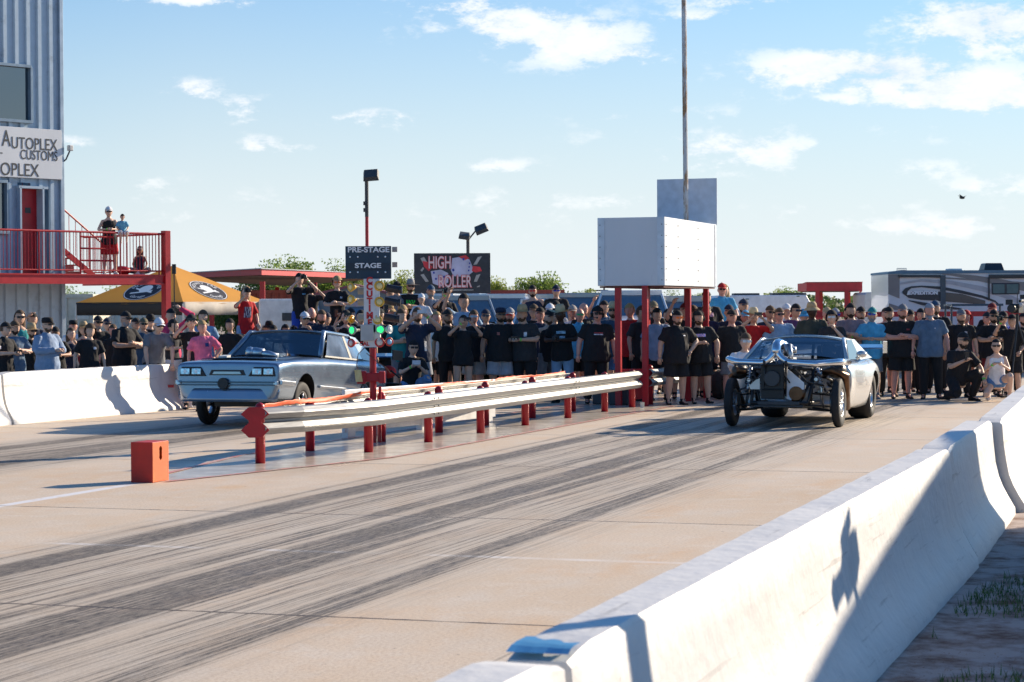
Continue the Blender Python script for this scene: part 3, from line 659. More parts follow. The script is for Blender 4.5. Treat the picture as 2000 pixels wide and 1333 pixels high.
# round logos painted on two canopy sides (disc, ring, lettering arcs, crossed tools)
LOGOK = mat('logo_black', (.015, .016, .03), .7); 
def on_side(fn, u, v, off): # u: along the eave, v: up the roof
    e = .004; p = fn(u, v); a = (fn(u + e, v) - p); b = (fn(u, v + e) - p); n = a.cross(b).normalized()
    if n.z < 0: n = -n
    return p + n * off
def logo(fn, cu, cv, ru, rv):
    def f2(x, y, off): # logo coords -1..1
        v = cv + y * rv; u = .5 + ((cu - .5) + x * ru) ; uu = .5 + (u - .5) / max(1 - v, .2) * .62
        return on_side(fn, uu, v, off)
    mb = MB(); mb.grid(lambda a, b: f2(b * math.cos(a * 2 * math.pi), b * math.sin(a * 2 * math.pi), .012), 40, 5); o = mb.build('logo', LOGOK, te)
    mb = MB(); mb.grid(lambda a, b: f2((.93 + .04 * b) * math.cos(a * 2 * math.pi), (.93 + .04 * b) * math.sin(a * 2 * math.pi), .018), 48, 1)
    mb.grid(lambda a, b: f2(-.6 + 1.1 * a, -.35 + .25 * a + .13 * b, .018), 8, 1); mb.grid(lambda a, b: f2(-.55 + 1.1 * a, .15 - .42 * a + .12 * b, .018), 8, 1)
    mb.grid(lambda a, b: f2(.02 + .34 * b * math.cos(a * 6.283), .18 + .36 * b * math.sin(a * 6.283), .019), 20, 2)
    mb.build('logo_emblem', TEXTW, o)
    def arc(s, r, a0, a1, sz, flip=1):
        cu_ = D.curves.new('t', 'FONT'); cu_.body = s; cu_.align_x = 'CENTER'; cu_.align_y = 'CENTER'; cu_.size = 1
        oo = D.objects.new('t', cu_); me = evalmesh(oo); D.objects.remove(oo)
        w = max(v.co.x for v in me.vertices) - min(v.co.x for v in me.vertices)
        for v in me.vertices:
            t = v.co.x / w + .5; rr_ = r + v.co.y * sz * flip; aa = a0 + (a1 - a0) * t
            v.co = f2(rr_ * math.cos(aa), rr_ * math.sin(aa), .02)
        me.materials.clear(); me.materials.append(TEXTW); link('logo_text', me, o)
    arc('MONKEY  FAB', .74, R(165), R(15), .30); arc('Garage', .66, R(235), R(305), .32, -1)
logo(fns[0], .50, .34, .27, .24); logo(fns[1], .50, .34, .27, .24)

# ------------------------------------------------------------------ scoreboard box on red legs, panel and mast
sb = empty('scoreboard', P(1299, 39.5), TU, 'large white box scoreboard on red steel legs, back side', 'scoreboard')
bw, bl, z0, z1 = 1.25, 4.2, zat(1299, 558, 39.5), zat(1299, 424, 39.5)
mb = MB(); mb.box((-bw / 2, bl / 2, (z0 + z1) / 2), (bw, bl, z1 - z0)); bo = mb.build('box_body', SIGNW, sb, bevel=.006)
mb = MB()
for x in (-bw + .07, -.07): mb = MB(); mb.box((x, -.004, (z0 + z1) / 2), (.13, .012, z1 - z0 - .02)); mb.build('edge_strip', mat('strip_grey', (.58, .62, .68), .4, .3), bo)
mb = MB(); mb.box((.004, bl - .12, (z0 + z1) / 2), (.012, .1, z1 - z0 - .02)); mb.build('edge_strip', mat('strip_grey'), bo)
mb = MB()
for zz in [z0 + .1 + i * .2 for i in range(6)]:
    for x in (-bw + .05, -.05): mb.box((x, -.012, zz), (.015, .012, .015))
    for y in (.1, 1.0, 2.6): mb.box((.006, y, zz), (.012, .015, .015))
mb.build('rivets', DGREY, bo)
mb = MB(); mb.box((-bw / 2, bl / 2, z0 - .02), (bw - .06, bl - .06, .03)); mb.build('underside', mat('rust_under', (.12, .04, .03), .8), bo)
for (x, y, w) in ((-.90, .12, .105), (-.36, -.02, .10), (-.90, 2.2, .1), (-.36, 3.2, .1), (-.10, 2.2, .1), (-.1, 3.7, .1)):
    mb = MB(); mb.box((x, y, z0 / 2), (w, w, z0)); mb.build('leg', RED, sb, bevel=.004)
pn = empty('sign_panel', P(1343, 43.8), TU, 'blue grey square panel standing above the white scoreboard box', 'panel')
zp0, zp1 = z1 + .0, zat(1343, 350, 43.8)
mb = MB(); mb.box((.0, 0, (zp0 + zp1) / 2), (1.22, .03, zp1 - zp0)); mb.build('panel', mat('panel_blue', (.52, .58, .66), .4), pn, bevel=.004)
ms = empty('mast', P(1341, 43.3), 0, 'tall thin rusty grey steel mast rising behind the scoreboard', 'mast')
mb = MB(); mb.tube([(0, 0, z1), (-.03, 0, 9.0)], .05, 10); mb.build('mast_pole', mat('rusty_steel', (.55, .56, .56), .55, .2, dirt=(.32, .18, .08), dsc=4, dth=(.47, .57), stretch=(1, 1, .35)), ms)
mb = MB(); mb.box((-.01, -.02, 3.2), (.13, .06, 4.2)) if False else None

# ------------------------------------------------------------------ starting light tree
ct = empty('starting_light_tree', P(728, 29.3), 0, 'drag strip starting light tree with yellow, green and red lamps', 'starting lights')
TZ = 29.3
def tz(py): return zat(728, py, TZ)
def tx(px): return (px - 728) / FPX * TZ
mb = MB(); mb.tube([(0, 0, 0), (0, 0, tz(680))], .045, 14); mb.build('pole', RED, ct, smooth=False)
mb = MB(); mb.tube([(.09, .03, 0), (.09, .03, .75)], .02, 8); mb.build('conduit', RED, ct)
mb = MB(); mb.box((tx(723), -.02, (tz(545) + tz(650)) / 2), (.155, .10, tz(545) - tz(650))); body = mb.build('column', WHITE, ct, bevel=.004)
mb = MB(); mb.box((tx(737.5), 0, (tz(545) + tz(650)) / 2), (.06, .12, tz(545) - tz(650))); mb.build('column_side', WHITE, ct, bevel=.004)
for ch, py in zip('CCUTIME', (549, 561, 575, 589, 603, 617, 631)):
    text('column_letter', ch, .115, TEXTR, body, face_M((tx(723), -.072, tz(py))), .002, bold=.006)
mb = MB(); mb.box((tx(718), -.06, tz(650)), (.17, .12, tz(634) - tz(666))); mb.build('junction_box', mat('grey_box', (.45, .46, .45), .5), ct, bevel=.008)
mb = MB(); mb.box((tx(736), .0, tz(650)), (.10, .14, .22)); mb.build('junction_box', OFFW, ct, bevel=.008)
mb = MB(); mb.box((tx(725), -.02, tz(672)), (.20, .09, tz(666) - tz(679))); cc = mb.build('foot_plate', WHITE, ct)
text('column_letter', 'CAL', .07, TEXTR, cc, face_M((tx(712), -.068, tz(672))), .002, bold=.003)
# two-sided sign
mb = MB(); mb.box((tx(720), .05, (tz(481) + tz(545)) / 2), (tx(765) - tx(675.5), .05, tz(481) - tz(545))); sn = mb.build('stage_sign', mat('sign_navy', (.012, .035, .065), .4), ct, bevel=.004)
mb = MB(); mb.box((tx(720), .022, tz(521)), (tx(765) - tx(675.5) - .004, .006, .1)); mb.build('sign_band', mat('sign_navy_dark', (.008, .02, .04), .4), sn)
text('sign_text', 'PRE-STAGE', .098, TEXTW, sn, face_M((tx(720.5), .018, tz(488.5))), .003, bold=.003, sx=1.16)
text('sign_text', 'STAGE', .088, TEXTW, sn, face_M((tx(719.5), .012, tz(519.5))), .003, bold=.003, sx=1.34)
for px in (684.5, 699.5, 738.5, 753.5):
    for py in (502, 532):
        mb = MB(); mb.sphere((tx(px), .02, tz(py)), .012, 8, 5); mb.build('sign_bulb', mat('sign_bulb', (.8, .85, .9), .3), sn)
for py in (487, 517): mb = MB(); mb.box((tx(770), .25, tz(py)), (.07, .02, .07)); mb.build('side_flag', mat('tan_metal', (.45, .38, .33), .5), ct)
def par(px, py, rad, face, cshell, clens, back, emit=None, tilt=0, nm='lamp'):
    """parabolic lamp; face = x direction its mouth leans to"""
    m_ = mat('lamp_shell_' + nm, cshell, .35, coat=.3); ml = mat('lamp_lens_' + nm, clens, .25, emit=emit) if emit else mat('lamp_lens_' + nm, clens, .25)
    r = rad; prof = [(r * .3, r * 1.35), (r * .42, r * 1.1), (r * .75, r * .6), (r * .97, r * .2), (r, 0)]
    mb = MB(); mb.lathe(prof, n=20, cap=False); o = mb.build('lamp_' + nm, m_, ct, smooth=True, thick=.004)
    l = MB(); l.m = 0; l.lathe([(r * .70, -.002), (r * .5, -.012), (.004, -.016)], n=18); l.m = 1; l.lathe([(r, .0), (r * .97, -.008), (r * .72, -.006), (r * .70, .01)], n=20, cap=False)
    lo = l.build('lens', [ml, m_], o, smooth=True)
    d = Vector((face, -1, tilt)).normalized(); o.matrix_basis = Matrix.Translation((tx(px) , -.06, tz(py))) @ (-d).to_track_quat('Z', 'Y').to_matrix().to_4x4()
    b = MB(); b.lathe([(r * .28, r * 1.3), (r * .30, r * 2.2)], n=10); b.build('socket', mat('lamp_socket', (.5, .46, .38), .6), o)
    return o
YE, YL = (.75, .42, .03), (.80, .66, .30)
for px, py, fc, rr_ in ((686, 561, -1.1, .062), (686, 585, -1.1, .062), (742, 559, .25, .068), (742, 590, .25, .066)): par(px, py, rr_, fc, YE, YL, 0, nm='yellow')
par(688, 624, .055, 1.2, (.85, .40, .02), (.85, .35, .01), 0, nm='amber'); par(738, 625, .062, .1, YE, YL, 0, nm='yellow', tilt=.15)
par(688, 645, .062, -.9, (.30, .42, .36), (.02, .60, .14), 0, emit=(.02, .9, .16, 1.2), nm='green'); par(743, 644, .064, .15, (.30, .42, .36), (.02, .60, .14), 0, emit=(.02, .9, .16, 1.2), nm='green')
par(762, 644, .058, 1.6, (.5, .55, .55), (.7, .75, .75), 0, nm='clear')
par(686, 670, .060, -.9, (.60, .02, .02), (.75, .66, .58), 0, nm='red'); par(742, 669, .066, .1, (.60, .02, .02), (.78, .70, .62), 0, nm='red'); par(761, 668, .058, .7, (.60, .05, .03), (.25, .50, .75), 0, nm='blue')
for px, py in ((768, 565), (765, 590), (763, 622)):
    mb = MB(); mb.tube([(tx(px - 14), .1, tz(py - 3)), (tx(px + 10), .1, tz(py + 2))], .052, 14); mb.lathe([(.045, 0), (.055, .03), (.055, .05)], (tx(px + 10), .1, tz(py + 2)), 'X', 14); mb.build('lamp_hood', mat('black_hood', (.02, .022, .028), .35), ct, smooth=False)
for px, py in ((707, 568), (707, 590), (708, 620)):
    mb = MB(); mb.tube([(tx(px - 8), .05, tz(py)), (tx(px + 6), .05, tz(py))], .05, 14); mb.build('lamp_hood', mat('tan_hood', (.36, .33, .27), .6), ct)
mb = MB(); mb.box((0, -.02, tz(737)), (.26, .10, .12)); mb.box((tx(706), -.05, tz(737)), (.12, .12, .17)); mb.box((tx(746), -.03, tz(737)), (.08, .12, .16)); mb.build('clamp', RED, ct, bevel=.01)
mb = MB(); mb.tube([(tx(712), -.06, tz(680)), (tx(700), -.08, tz(692)), (tx(697), -.08, tz(715)), (tx(704), -.07, tz(732))], .006, 6); mb.tube([(tx(716), -.05, tz(690)), (tx(735), -.09, tz(705)), (tx(752), -.09, tz(716)), (tx(764), -.05, tz(730))], .006, 6); mb.build('cable', mat('brown_cable', (.12, .05, .03), .6), ct)
mb = MB(); mb.grid(lambda a, b: Vector((tx(693) + .09 * a + .02 * b, -.14 + .02 * math.sin(a * 4 + b * 3), tz(722) - .16 * b)), 4, 5); mb.build('paper_tag', mat('yellow_paper', (.70, .55, .25), .8), ct, thick=.002)

# ------------------------------------------------------------------ lamp posts
def lamppost(px, Z, top, label, heads, redlen=None):
    t = empty('lamp_post', P(px, Z), 0, label, 'lamp post'); zt = zat(px, top, Z)
    k = redlen or 0
    if k: mb = MB(); mb.tube([(0, 0, 0), (0, 0, zt - k)], .045, 8); mb.build('pole', RED, t)
    mb = MB(); mb.tube([(0, 0, zt - k if k else 0), (0, 0, zt)], .05, 8); mb.build('pole', DGREY, t)
    for dx, dz, w, rz, ti in heads:
        mb = MB(); mb.box((dx, -.05, zt + dz), (w, .42, .12), Euler((R(ti), R(rz), 0)).to_matrix(), taper=.85); h = mb.build('lamp_head', DGREY, t, bevel=.015)
        mb = MB(); mb.box(Vector((dx, -.07, zt + dz)) + Euler((R(ti), R(rz), 0)).to_matrix() @ Vector((0, -.0, -.07)), (w * .75, .3, .02), Euler((R(ti), R(rz), 0)).to_matrix()); mb.build('lens', mat('lamp_glass', (.65, .58, .5), .3), h)
        if abs(dx) > .1: mb = MB(); mb.tube([(0, 0, zt - .12), (dx * .6, 0, zt + dz - .05)], .025, 6); mb.build('arm', DGREY, t)
    return t
o = lamppost(718, 58, 350, 'tall red pole with one floodlight above the starting lights', [(.12, .10, .42, -4, 38)], 1.0)
mb = MB(); mb.box((-.05, -.06, zat(718, 398, 58)), (.07, .07, .1)); mb.box((-.05, -.06, zat(718, 411, 58)), (.07, .07, .1)); mb.build('switch_box', DGREY, o)
lamppost(915, 66, 462, 'dark pole with two floodlights standing behind the billboard', [(-.10, .02, .34, 8, 20), (.40, .22, .40, -22, 30)])

# ------------------------------------------------------------------ billboard
bb = empty('billboard', P(884, 64), R(4), 'dark high roller billboard with dice and playing cards on red posts', 'billboard')
k = 64 / FPX
def bx(px): return (px - 884) * k
def bz(py): return zat(884, py, 64)
mb = MB(); mb.box((0, 0, (bz(495) + bz(574)) / 2), (bx(958) - bx(809), .08, bz(495) - bz(574))); bo = mb.build('board', mat('board_charcoal', (.035, .035, .042), .45, var=.25, sc=8), bb, bevel=.004)
for px in (955.5, 813): mb = MB(); mb.box((bx(px), .09, bz(495) / 2), (.09, .09, bz(495))); mb.build('post', RED, bb)
def bpoly(pts, m, off, nm): mb = MB(); mb.prism([(bx(x), bz(y)) for x, y in pts], .004, Matrix.Translation((0, -.045 - off, 0))); return mb.build(nm, m, bo)
DIE = mat('print_lilac', (.52, .50, .66), .5, var=.2, sc=3); PRED = mat('print_red', (.62, .04, .05), .5, var=.3, sc=3); PIP = mat('print_blue', (.03, .05, .35), .5); CARD = mat('print_card', (.42, .40, .38), .5, var=.25, sc=5)
bpoly([(884, 505), (905, 501), (918, 508), (923, 520), (924, 532), (912, 541), (886, 540), (881, 528)], DIE, .004, 'die_print'); bpoly([(842, 530), (862, 527), (876, 534), (876, 552), (862, 560), (846, 554)], DIE, .004, 'die_print')
for x, y, r in ((886, 528, 2.4), (906, 507, 2.2), (918, 515, 1.6), (917, 522, 1.6), (916, 529, 1.6), (848, 533, 2), (852, 545, 2), (868, 541, 2)): bpoly([(x + r * math.cos(a * .785), y + r * 1.2 * math.sin(a * .785)) for a in range(8)], PIP, .010, 'die_pip')
for pts in ([(822, 505), (829, 502), (839, 520), (831, 522)], [(934, 503), (942, 501), (932, 517), (925, 518)], [(822, 537), (828, 535), (838, 550), (832, 551)], [(931, 538), (939, 536), (932, 551), (926, 551)], [(822, 528), (827, 522), (829, 525), (825, 531)], [(932, 560), (938, 558), (937, 561), (932, 562)]): bpoly(pts, CARD, .005, 'card_print')
for pts in ([(826, 510), (836, 512), (846, 522), (838, 530), (829, 521)], [(924, 520), (938, 522), (942, 530), (930, 533), (922, 530)], [(896, 502), (910, 499), (918, 505), (908, 509)]): bpoly(pts, PRED, .007, 'spark_print')
def btext(s, px0, px1, py0, py1, m, off, grow):
    o = text('board_text', s, 1, m, bo, Matrix.Identity(4), .001, 'LEFT', grow); xs = [v.co.x for v in o.data.vertices]; ys = [v.co.y for v in o.data.vertices]; x0, x1, y0, y1 = min(xs), max(xs), min(ys), max(ys)
    o.data.transform(Matrix.Translation((bx(px0), -.048 - off, bz(py1))) @ Matrix.Rotation(R(90), 4, 'X') @ Matrix.Diagonal(((bx(px1) - bx(px0)) / (x1 - x0), (bz(py0) - bz(py1)) / (y1 - y0), 1, 1)) @ Matrix.Translation((-x0, -y0, 0))); return o
btext('HIGH', 837, 882, 500, 526, PRED, .012, .05); btext('HIGH', 838, 881, 501, 525, mat('print_pink', (.78, .60, .62), .5), .016, .012)
btext('ROLLER', 857, 923, 537, 563, PRED, .012, .05); btext('ROLLER', 858, 922, 538, 562, mat('print_pink', (.78, .60, .62), .5), .016, .012)
btext('FOR THE BIGGEST PAYOUTS IN TEXAS', 846, 925, 565.5, 568.5, TEXTW, .012, 0) if False else bpoly([(846, 566), (925, 566), (925, 568), (846, 568)], mat('print_smallprint', (.35, .35, .35), .5, var=.8, sc=60), .01, 'small_print')

# ------------------------------------------------------------------ pavilions, containers, trailers, huts
pv = empty('pavilion', (0, 0, 0), 0, 'long flat pavilion with pink red fascia on red posts', 'shelter')
def fbox(mb, pts_top, h):   # polygon slab
    n = len(pts_top); vs = [Vector(p) for p in pts_top] + [Vector(p) - Vector((0, 0, h)) for p in pts_top]
    mb.add(vs, [tuple(range(n)), tuple(range(2 * n - 1, n - 1, -1))] + [(i, (i + 1) % n, (i + 1) % n + n, i + n) for i in range(n)])
c_ = P(512, 72, zat(512, 526, 72)); l_ = P(330, 84, zat(395, 529, 78) - .02); r_ = P(745, 86, zat(690, 533, 82)); bk = l_ + (r_ - c_); bk.z = c_.z - .1
mb = MB(); fbox(mb, [c_, r_, bk, l_], .19); mb.build('roof', REDL, pv)
mb = MB(); sh = Vector((0, 0, .03)); fbox(mb, [c_ + sh + (c_ - bk) * .01, r_ + sh, bk + sh, l_ + sh], .03); mb.build('roof_sheet', mat('roof_metal', (.30, .33, .36), .5, .3), pv)
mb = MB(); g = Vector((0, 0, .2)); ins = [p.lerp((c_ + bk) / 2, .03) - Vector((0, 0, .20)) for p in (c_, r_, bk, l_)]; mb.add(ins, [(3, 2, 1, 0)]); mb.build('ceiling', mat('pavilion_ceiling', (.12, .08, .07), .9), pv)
for p in (c_.lerp(bk, .02), c_.lerp(r_, .40), c_.lerp(r_, .97), c_.lerp(l_, .5), c_.lerp(l_, .97), bk.lerp(c_, .45)): mb = MB(); mb.box((p.x, p.y, (p.z - .4) / 2), (.16, .16, p.z - .4)); mb.build('post', RED, pv)
def container(px0, px1, top, bot, Z, rz, m, label, name='shipping_container', h=2.6, depth=2.4, ribs=True):
    """front long face from px0 to px1"""
    zt = zat((px0 + px1) / 2, top, Z); a = P(px0, Z); b = P(px1, Z); L_ = (b - a).length
    t = empty(name, a, rz, label, 'container'); mb = MB()
    if ribs:
        n = int(L_ / .28); pts = []
        for i in range(n): x = L_ * i / n; w = L_ / n; pts += [(x, 0), (x + w * .3, 0), (x + w * .5, .06), (x + w * .8, .06)]
        pts.append((L_, 0)); k_ = len(pts); mb.add([(x, y, z) for z in (zt - h, zt) for x, y in pts], [(i, i + 1, k_ + i + 1, k_ + i) for i in range(k_ - 1)])
        mb.add([(0, 0, zt - h), (0, depth, zt - h), (0, depth, zt), (0, 0, zt), (L_, 0, zt - h), (L_, depth, zt - h), (L_, depth, zt), (L_, 0, zt)], [(0, 1, 2, 3), (4, 5, 6, 7), (3, 2, 6, 7), (1, 2, 6, 5)])
    else: mb.box((L_ / 2, depth / 2, zt - h / 2), (L_, depth, h))
    mb.build('container_body', m, t)
    mb = MB()
    for x in (.05, L_ - .05): mb.box((x, -.03, zt - h / 2), (.12, .08, h))
    for z in (zt - .06, zt - h + .08): mb.box((L_ / 2, -.03, z), (L_ - .22, .08, .12))
    mb.build('frame', m, t); 
    mb = MB(); mb.box((L_ * .62, -.05, zt - .7), (.5, .02, .3)); mb.build('data_plate', OFFW, t)
    return t
CRED = mat('container_red', (.26, .05, .035), .65, var=.2, sc=2); CCRM = mat('container_cream', (.62, .58, .48), .6, var=.1)
container(880, 1103, 567, 0, 84, R(2), CRED, 'long rust red shipping container behind the billboard and parked cars')
container(488, 592, 567, 0, 82, R(-2), mat('container_pink_red', (.36, .10, .09), .6, var=.2), 'faded red shipping container under the pavilion, small in the distance')
container(126, 184, 575, 0, 74, R(-5), CCRM, 'cream shipping container with closed doors left of the tent', ribs=False)
container(186, 372, 577, 0, 80, R(3), mat('container_white', (.70, .68, .60), .6, var=.1), 'long white ribbed container seen under the tent valance')
hm = P(600, 66)
# white box trailer between tent and car
def trailer(px0, px1, top, Z, m, label, h=2.0, lift=.45):
    a = P(px0, Z); L_ = (px1 - px0) / FPX * Z; zt = zat((px0 + px1) / 2, top, Z); t = empty('enclosed_trailer', a, 0, label, 'trailer')
    mb = MB(); mb.box((L_ / 2, 1.2, (zt + lift) / 2), (L_, 2.3, zt - lift)); mb.build('trailer_body', m, t, bevel=.06)
    for x in (L_ * .4, L_ * .6): mb = MB(); mb.lathe([(.05, -.1), (.33, -.1), (.35, 0), (.33, .1), (.05, .1)], (x, .1, .35), 'Y', 20); mb.build('wheel', RUBBER, t)
    mb = MB(); mb.box((L_ * .75, .02, (zt + lift) / 2 + .3), (.4, .03, .22)); mb.build('vent', DGREY, t)
    return t
trailer(505, 585, 584, 62, WHITE, 'white enclosed trailer partly hidden behind the tent and woman in red')
hu = empty('gable_hut', P(692, 74), 0, 'small grey gabled hut behind the blond boy', 'hut')
mb = MB(); w_ = 2.6; zt = zat(690, 575, 74); zr = zat(690, 560, 74)
mb.prism([(-w_ / 2, 0), (w_ / 2, 0), (w_ / 2, zt), (0, zr), (-w_ / 2, zt)], 3.0); mb.build('wall', mat('hut_grey', (.20, .24, .27), .7), hu)
for s in (-1, 1): mb = MB(); mb.add([(0, -.15, zr + .05), (s * (w_ / 2 + .2), -.15, zt - .05), (s * (w_ / 2 + .2), 3.1, zt - .05), (0, 3.1, zr + .05)], [(0, 1, 2, 3)]); mb.build('roof', mat('hut_roof', (.25, .08, .09), .6), hu, thick=.08)
# red ticket hut on the right
rp = empty('red_shelter', P(1632, 70), 0, 'small red roofed shelter with square red columns beside the motorhome', 'shelter')
k = 70 / FPX; zt, zb = zat(1632, 553, 70), zat(1632, 569, 70)
mb = MB(); mb.box((-.08, .8, (zt + zb) / 2), (1.75, 2.2, zt - zb)); rf = mb.build('roof', REDL, rp)
mb = MB(); mb.add([(.80, -.3, zt), (1.02, 1.6, zt - .17), (1.02, 1.6, zb - .1), (.80, -.3, zb)], [(0, 1, 2, 3)]); mb.add([(-.98, -.32, zt + .02), (.82, -.32, zt + .02), (1.04, 1.9, zt + .0), (-.8, 1.9, zt + .0)], [(0, 1, 2, 3)]); mb.build('roof_trim', REDL, rf, thick=.02)
for x, y in ((-.60, -.2), (-.34, .9), (.32, -.2), (.55, .9)): mb = MB(); mb.box((x, y, zb / 2), (.12, .12, zb)); mb.build('post', REDL, rp)
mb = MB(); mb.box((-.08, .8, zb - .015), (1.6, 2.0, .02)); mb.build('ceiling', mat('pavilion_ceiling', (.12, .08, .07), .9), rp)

# motorhome
RVW = mat('rv_white', (.68, .69, .72), .3, coat=.4, var=.03); RVG = mat('rv_taupe', (.22, .20, .20), .35, coat=.3, var=.05); RVD = mat('rv_dark', (.035, .04, .05), .35); RVL = mat('rv_silver', (.42, .43, .46), .35)
ZR = 58.0; rv = empty('motorhome', P(1735, ZR), R(1), 'long motorhome with taupe and white swoosh graphics on the right', 'motorhome'); k = ZR / FPX
def vx(px): return (px - 1735) * k
def vz(py): return zat(1860, py, ZR)
LV = vx(2330)
mb = MB(); mb.prism([(0, .5), (LV, .5), (LV, vz(533)), (LV * .6, vz(530)), (vx(1760), vz(530)), (0, vz(534))], 2.5); mb.build('body', RVW, rv, bevel=.03)
mb = MB(); mb.prism([(vx(1734), vz(535)), (LV, vz(533.5)), (LV, vz(530)), (vx(1760), vz(528)), (vx(1735), vz(531))], 2.56, Matrix.Translation((0, -.03, 0))); mb.build('roof', mat('rv_roof', (.10, .20, .28), .5), rv)
def band(top, bot, m, off=.012, nm='stripe'):
    """top / bot: lists of (px, py)"""
    mb = MB(); n = len(top); vs = [(vx(x), -off, vz(y)) for x, y in top] + [(vx(x), -off, vz(y)) for x, y in bot]
    mb.add(vs, [(i, i + 1, n + i + 1, n + i) for i in range(n - 1)]); return mb.build(nm, m, rv, thick=.004)
band([(1735, 536), (1757, 536), (1757.5, 536), (2000, 552), (2100, 566)], [(1735, 574), (1757, 583), (1757.5, 538), (1999, 556), (2100, 575)], RVG)
band([(1736, 592), (1757, 599), (1785, 606)], [(1736, 604), (1757, 606), (1785, 607)], RVG)
band([(1830, 534), (1860, 535), (1900, 538), (1950, 545), (2100, 575)], [(1830, 535), (1860, 539), (1900, 547), (1950, 558), (2100, 592)], RVG, .014)
band([(1757, 552), (1800, 546), (1860, 549), (1920, 560), (1960, 572), (2010, 592)], [(1757, 556), (1800, 550), (1860, 556), (1920, 570), (1960, 582), (2010, 603)], RVL, .016)
# the large dark swoosh with a pointed left curl
sw_t = [(1762, 570), (1768, 563), (1780, 559), (1800, 558), (1840, 560), (1880, 568), (1920, 578), (1945, 588), (1955, 598)]
sw_b = [(1762, 571), (1768, 573), (1780, 563), (1800, 561), (1840, 566), (1880, 574), (1920, 583), (1945, 592), (1955, 600)]
band(sw_t, sw_b, RVD, .020)
band([(1763, 571), (1775, 569), (1800, 568.5), (1835, 570), (1880, 575), (1925, 588)], [(1763, 573), (1775, 582), (1800, 586), (1835, 588), (1880, 592), (1925, 596)], RVD, .018)
band([(1840, 571), (1880, 576), (1925, 588)], [(1840, 587), (1880, 591), (1925, 595)], mat('rv_bronze', (.13, .11, .09), .35), .024)
band([(1775, 586), (1800, 590), (1850, 598), (1880, 603)], [(1775, 588), (1800, 596), (1850, 604), (1880, 606)], RVD, .020)
tx_ = text('rv_lettering', 'EXPEDITION', .115, TEXTW, rv, Matrix.Translation((vx(1803), -.045, vz(572.5))) @ Matrix.Rotation(R(90), 4, 'X') @ Matrix.Shear('XY', 4, (.25, 0)), .003, bold=.008, sx=1.18)
mb = MB(); mb.prism([(vx(1771), vz(576)), (vx(1775), vz(576)), (vx(1777), vz(569)), (vx(1773), vz(569))], .01, Matrix.Translation((0, -.05, 0))); mb.build('emblem', TEXTW, rv)
for (x0, x1) in ((1755, 1836), (1932, 2040)):   # slide-outs with awning rails
    mb = MB(); mb.box(((vx(x0) + vx(x1)) / 2, -.05, vz(539.5)), (vx(x1) - vx(x0), .06, .06)); mb.build('awning_rail', RVD, rv)
mb = MB(); mb.box((vx(1842), -.03, vz(571)), (vx(1847) - vx(1837), .05, vz(538) - vz(604))); mb.build('slide_seam', mat('rv_slate', (.06, .09, .11), .4), rv)
mb = MB(); mb.box((vx(1932), -.03, vz(565)), (vx(1934) - vx(1931), .05, vz(543) - vz(588))); mb.box((vx(1970), -.03, vz(543)), (vx(2009) - vx(1932), .04, .05)); mb.build('window_trim', RVD, rv)
mb = MB(); mb.box((vx(1965), -.02, vz(565)), (vx(1992) - vx(1937), .06, vz(554) - vz(576))); wo = mb.build('window', RVD, rv, bevel=.04)
for x in (1951, 1978): mb = MB(); mb.box((vx(x), -.052, vz(565)), (.30, .01, .24)); mb.build('pane', mat('rv_pane', (.10, .16, .17), .12), wo)
mb = MB(); mb.box((vx(1955), 1.0, vz(521)), (.55, .7, .2), taper=.8); mb.build('air_conditioner', mat('ac_black', (.03, .035, .045), .4), rv, bevel=.03)
mb = MB(); mb.box((vx(1880), 1.0, vz(527)), (.35, .5, .08)); mb.build('roof_vent', WHITE, rv, bevel=.02)
mb = MB(); mb.tube([(vx(1755), .2, vz(530)), (vx(1755), .2, vz(524)), (vx(1774), .2, vz(524)), (vx(1774), .2, vz(530))], .01, 6); mb.tube([(vx(1755), .2, vz(527)), (vx(1774), .2, vz(527))], .008, 6); mb.build('roof_rack', STEEL, rv)
for x in (1990, 2180): mb = MB(); mb.lathe([(.1, -.14), (.46, -.14), (.48, 0), (.46, .14), (.1, .14)], (vx(x), .2, .48), 'Y', 20); mb.build('wheel', RUBBER, rv)
# second, grey motorhome further back and white long trailer
def block(name, px0, px1, top, Z, m, label, cat, depth=2.5, lift=.4, wins=(), slope=0):
    t = empty(name, P(px0, Z), 0, label, cat); L_ = (px1 - px0) / FPX * Z; zt = zat((px0 + px1) / 2, top, Z)
    mb = MB(); mb.prism([(0, lift), (L_, lift), (L_, zt - slope), (L_ - .25, zt), (.06, zt - .0), (0, zt - .08)], depth); mb.build('body', m, t, bevel=.03)
    for (a, b, c, d) in wins: kk = Z / FPX; mb = MB(); mb.box((((a + b) / 2 - px0) * kk, -.01, zat(px0, (c + d) / 2, Z)), ((b - a) * kk, .04, (d - c) * kk)); mb.build('window', mat('rv_pane', (.10, .16, .17), .12), t, bevel=.01)
    for fx in (.2, .75): mb = MB(); mb.lathe([(.08, -.12), (.40, -.12), (.42, 0), (.40, .12), (.08, .12)], (L_ * fx, .2, .42), 'Y', 20); mb.build('wheel', RUBBER, t)
    return t
block('camper', 1690, 1752, 571, 68, mat('camper_silver', (.45, .48, .50), .4), 'silver grey camper with small windows left of the motorhome', 'camper', wins=((1706, 1718, 573, 586), (1723, 1733, 574, 586)))
block('camper_trailer', 1395, 1592, 577, 64, mat('trailer_white', (.66, .70, .76), .4), 'long white camper trailer behind the coupe with racing parts', 'trailer', slope=.45, wins=((1457, 1463, 584, 586), (1556, 1562, 579, 581)))
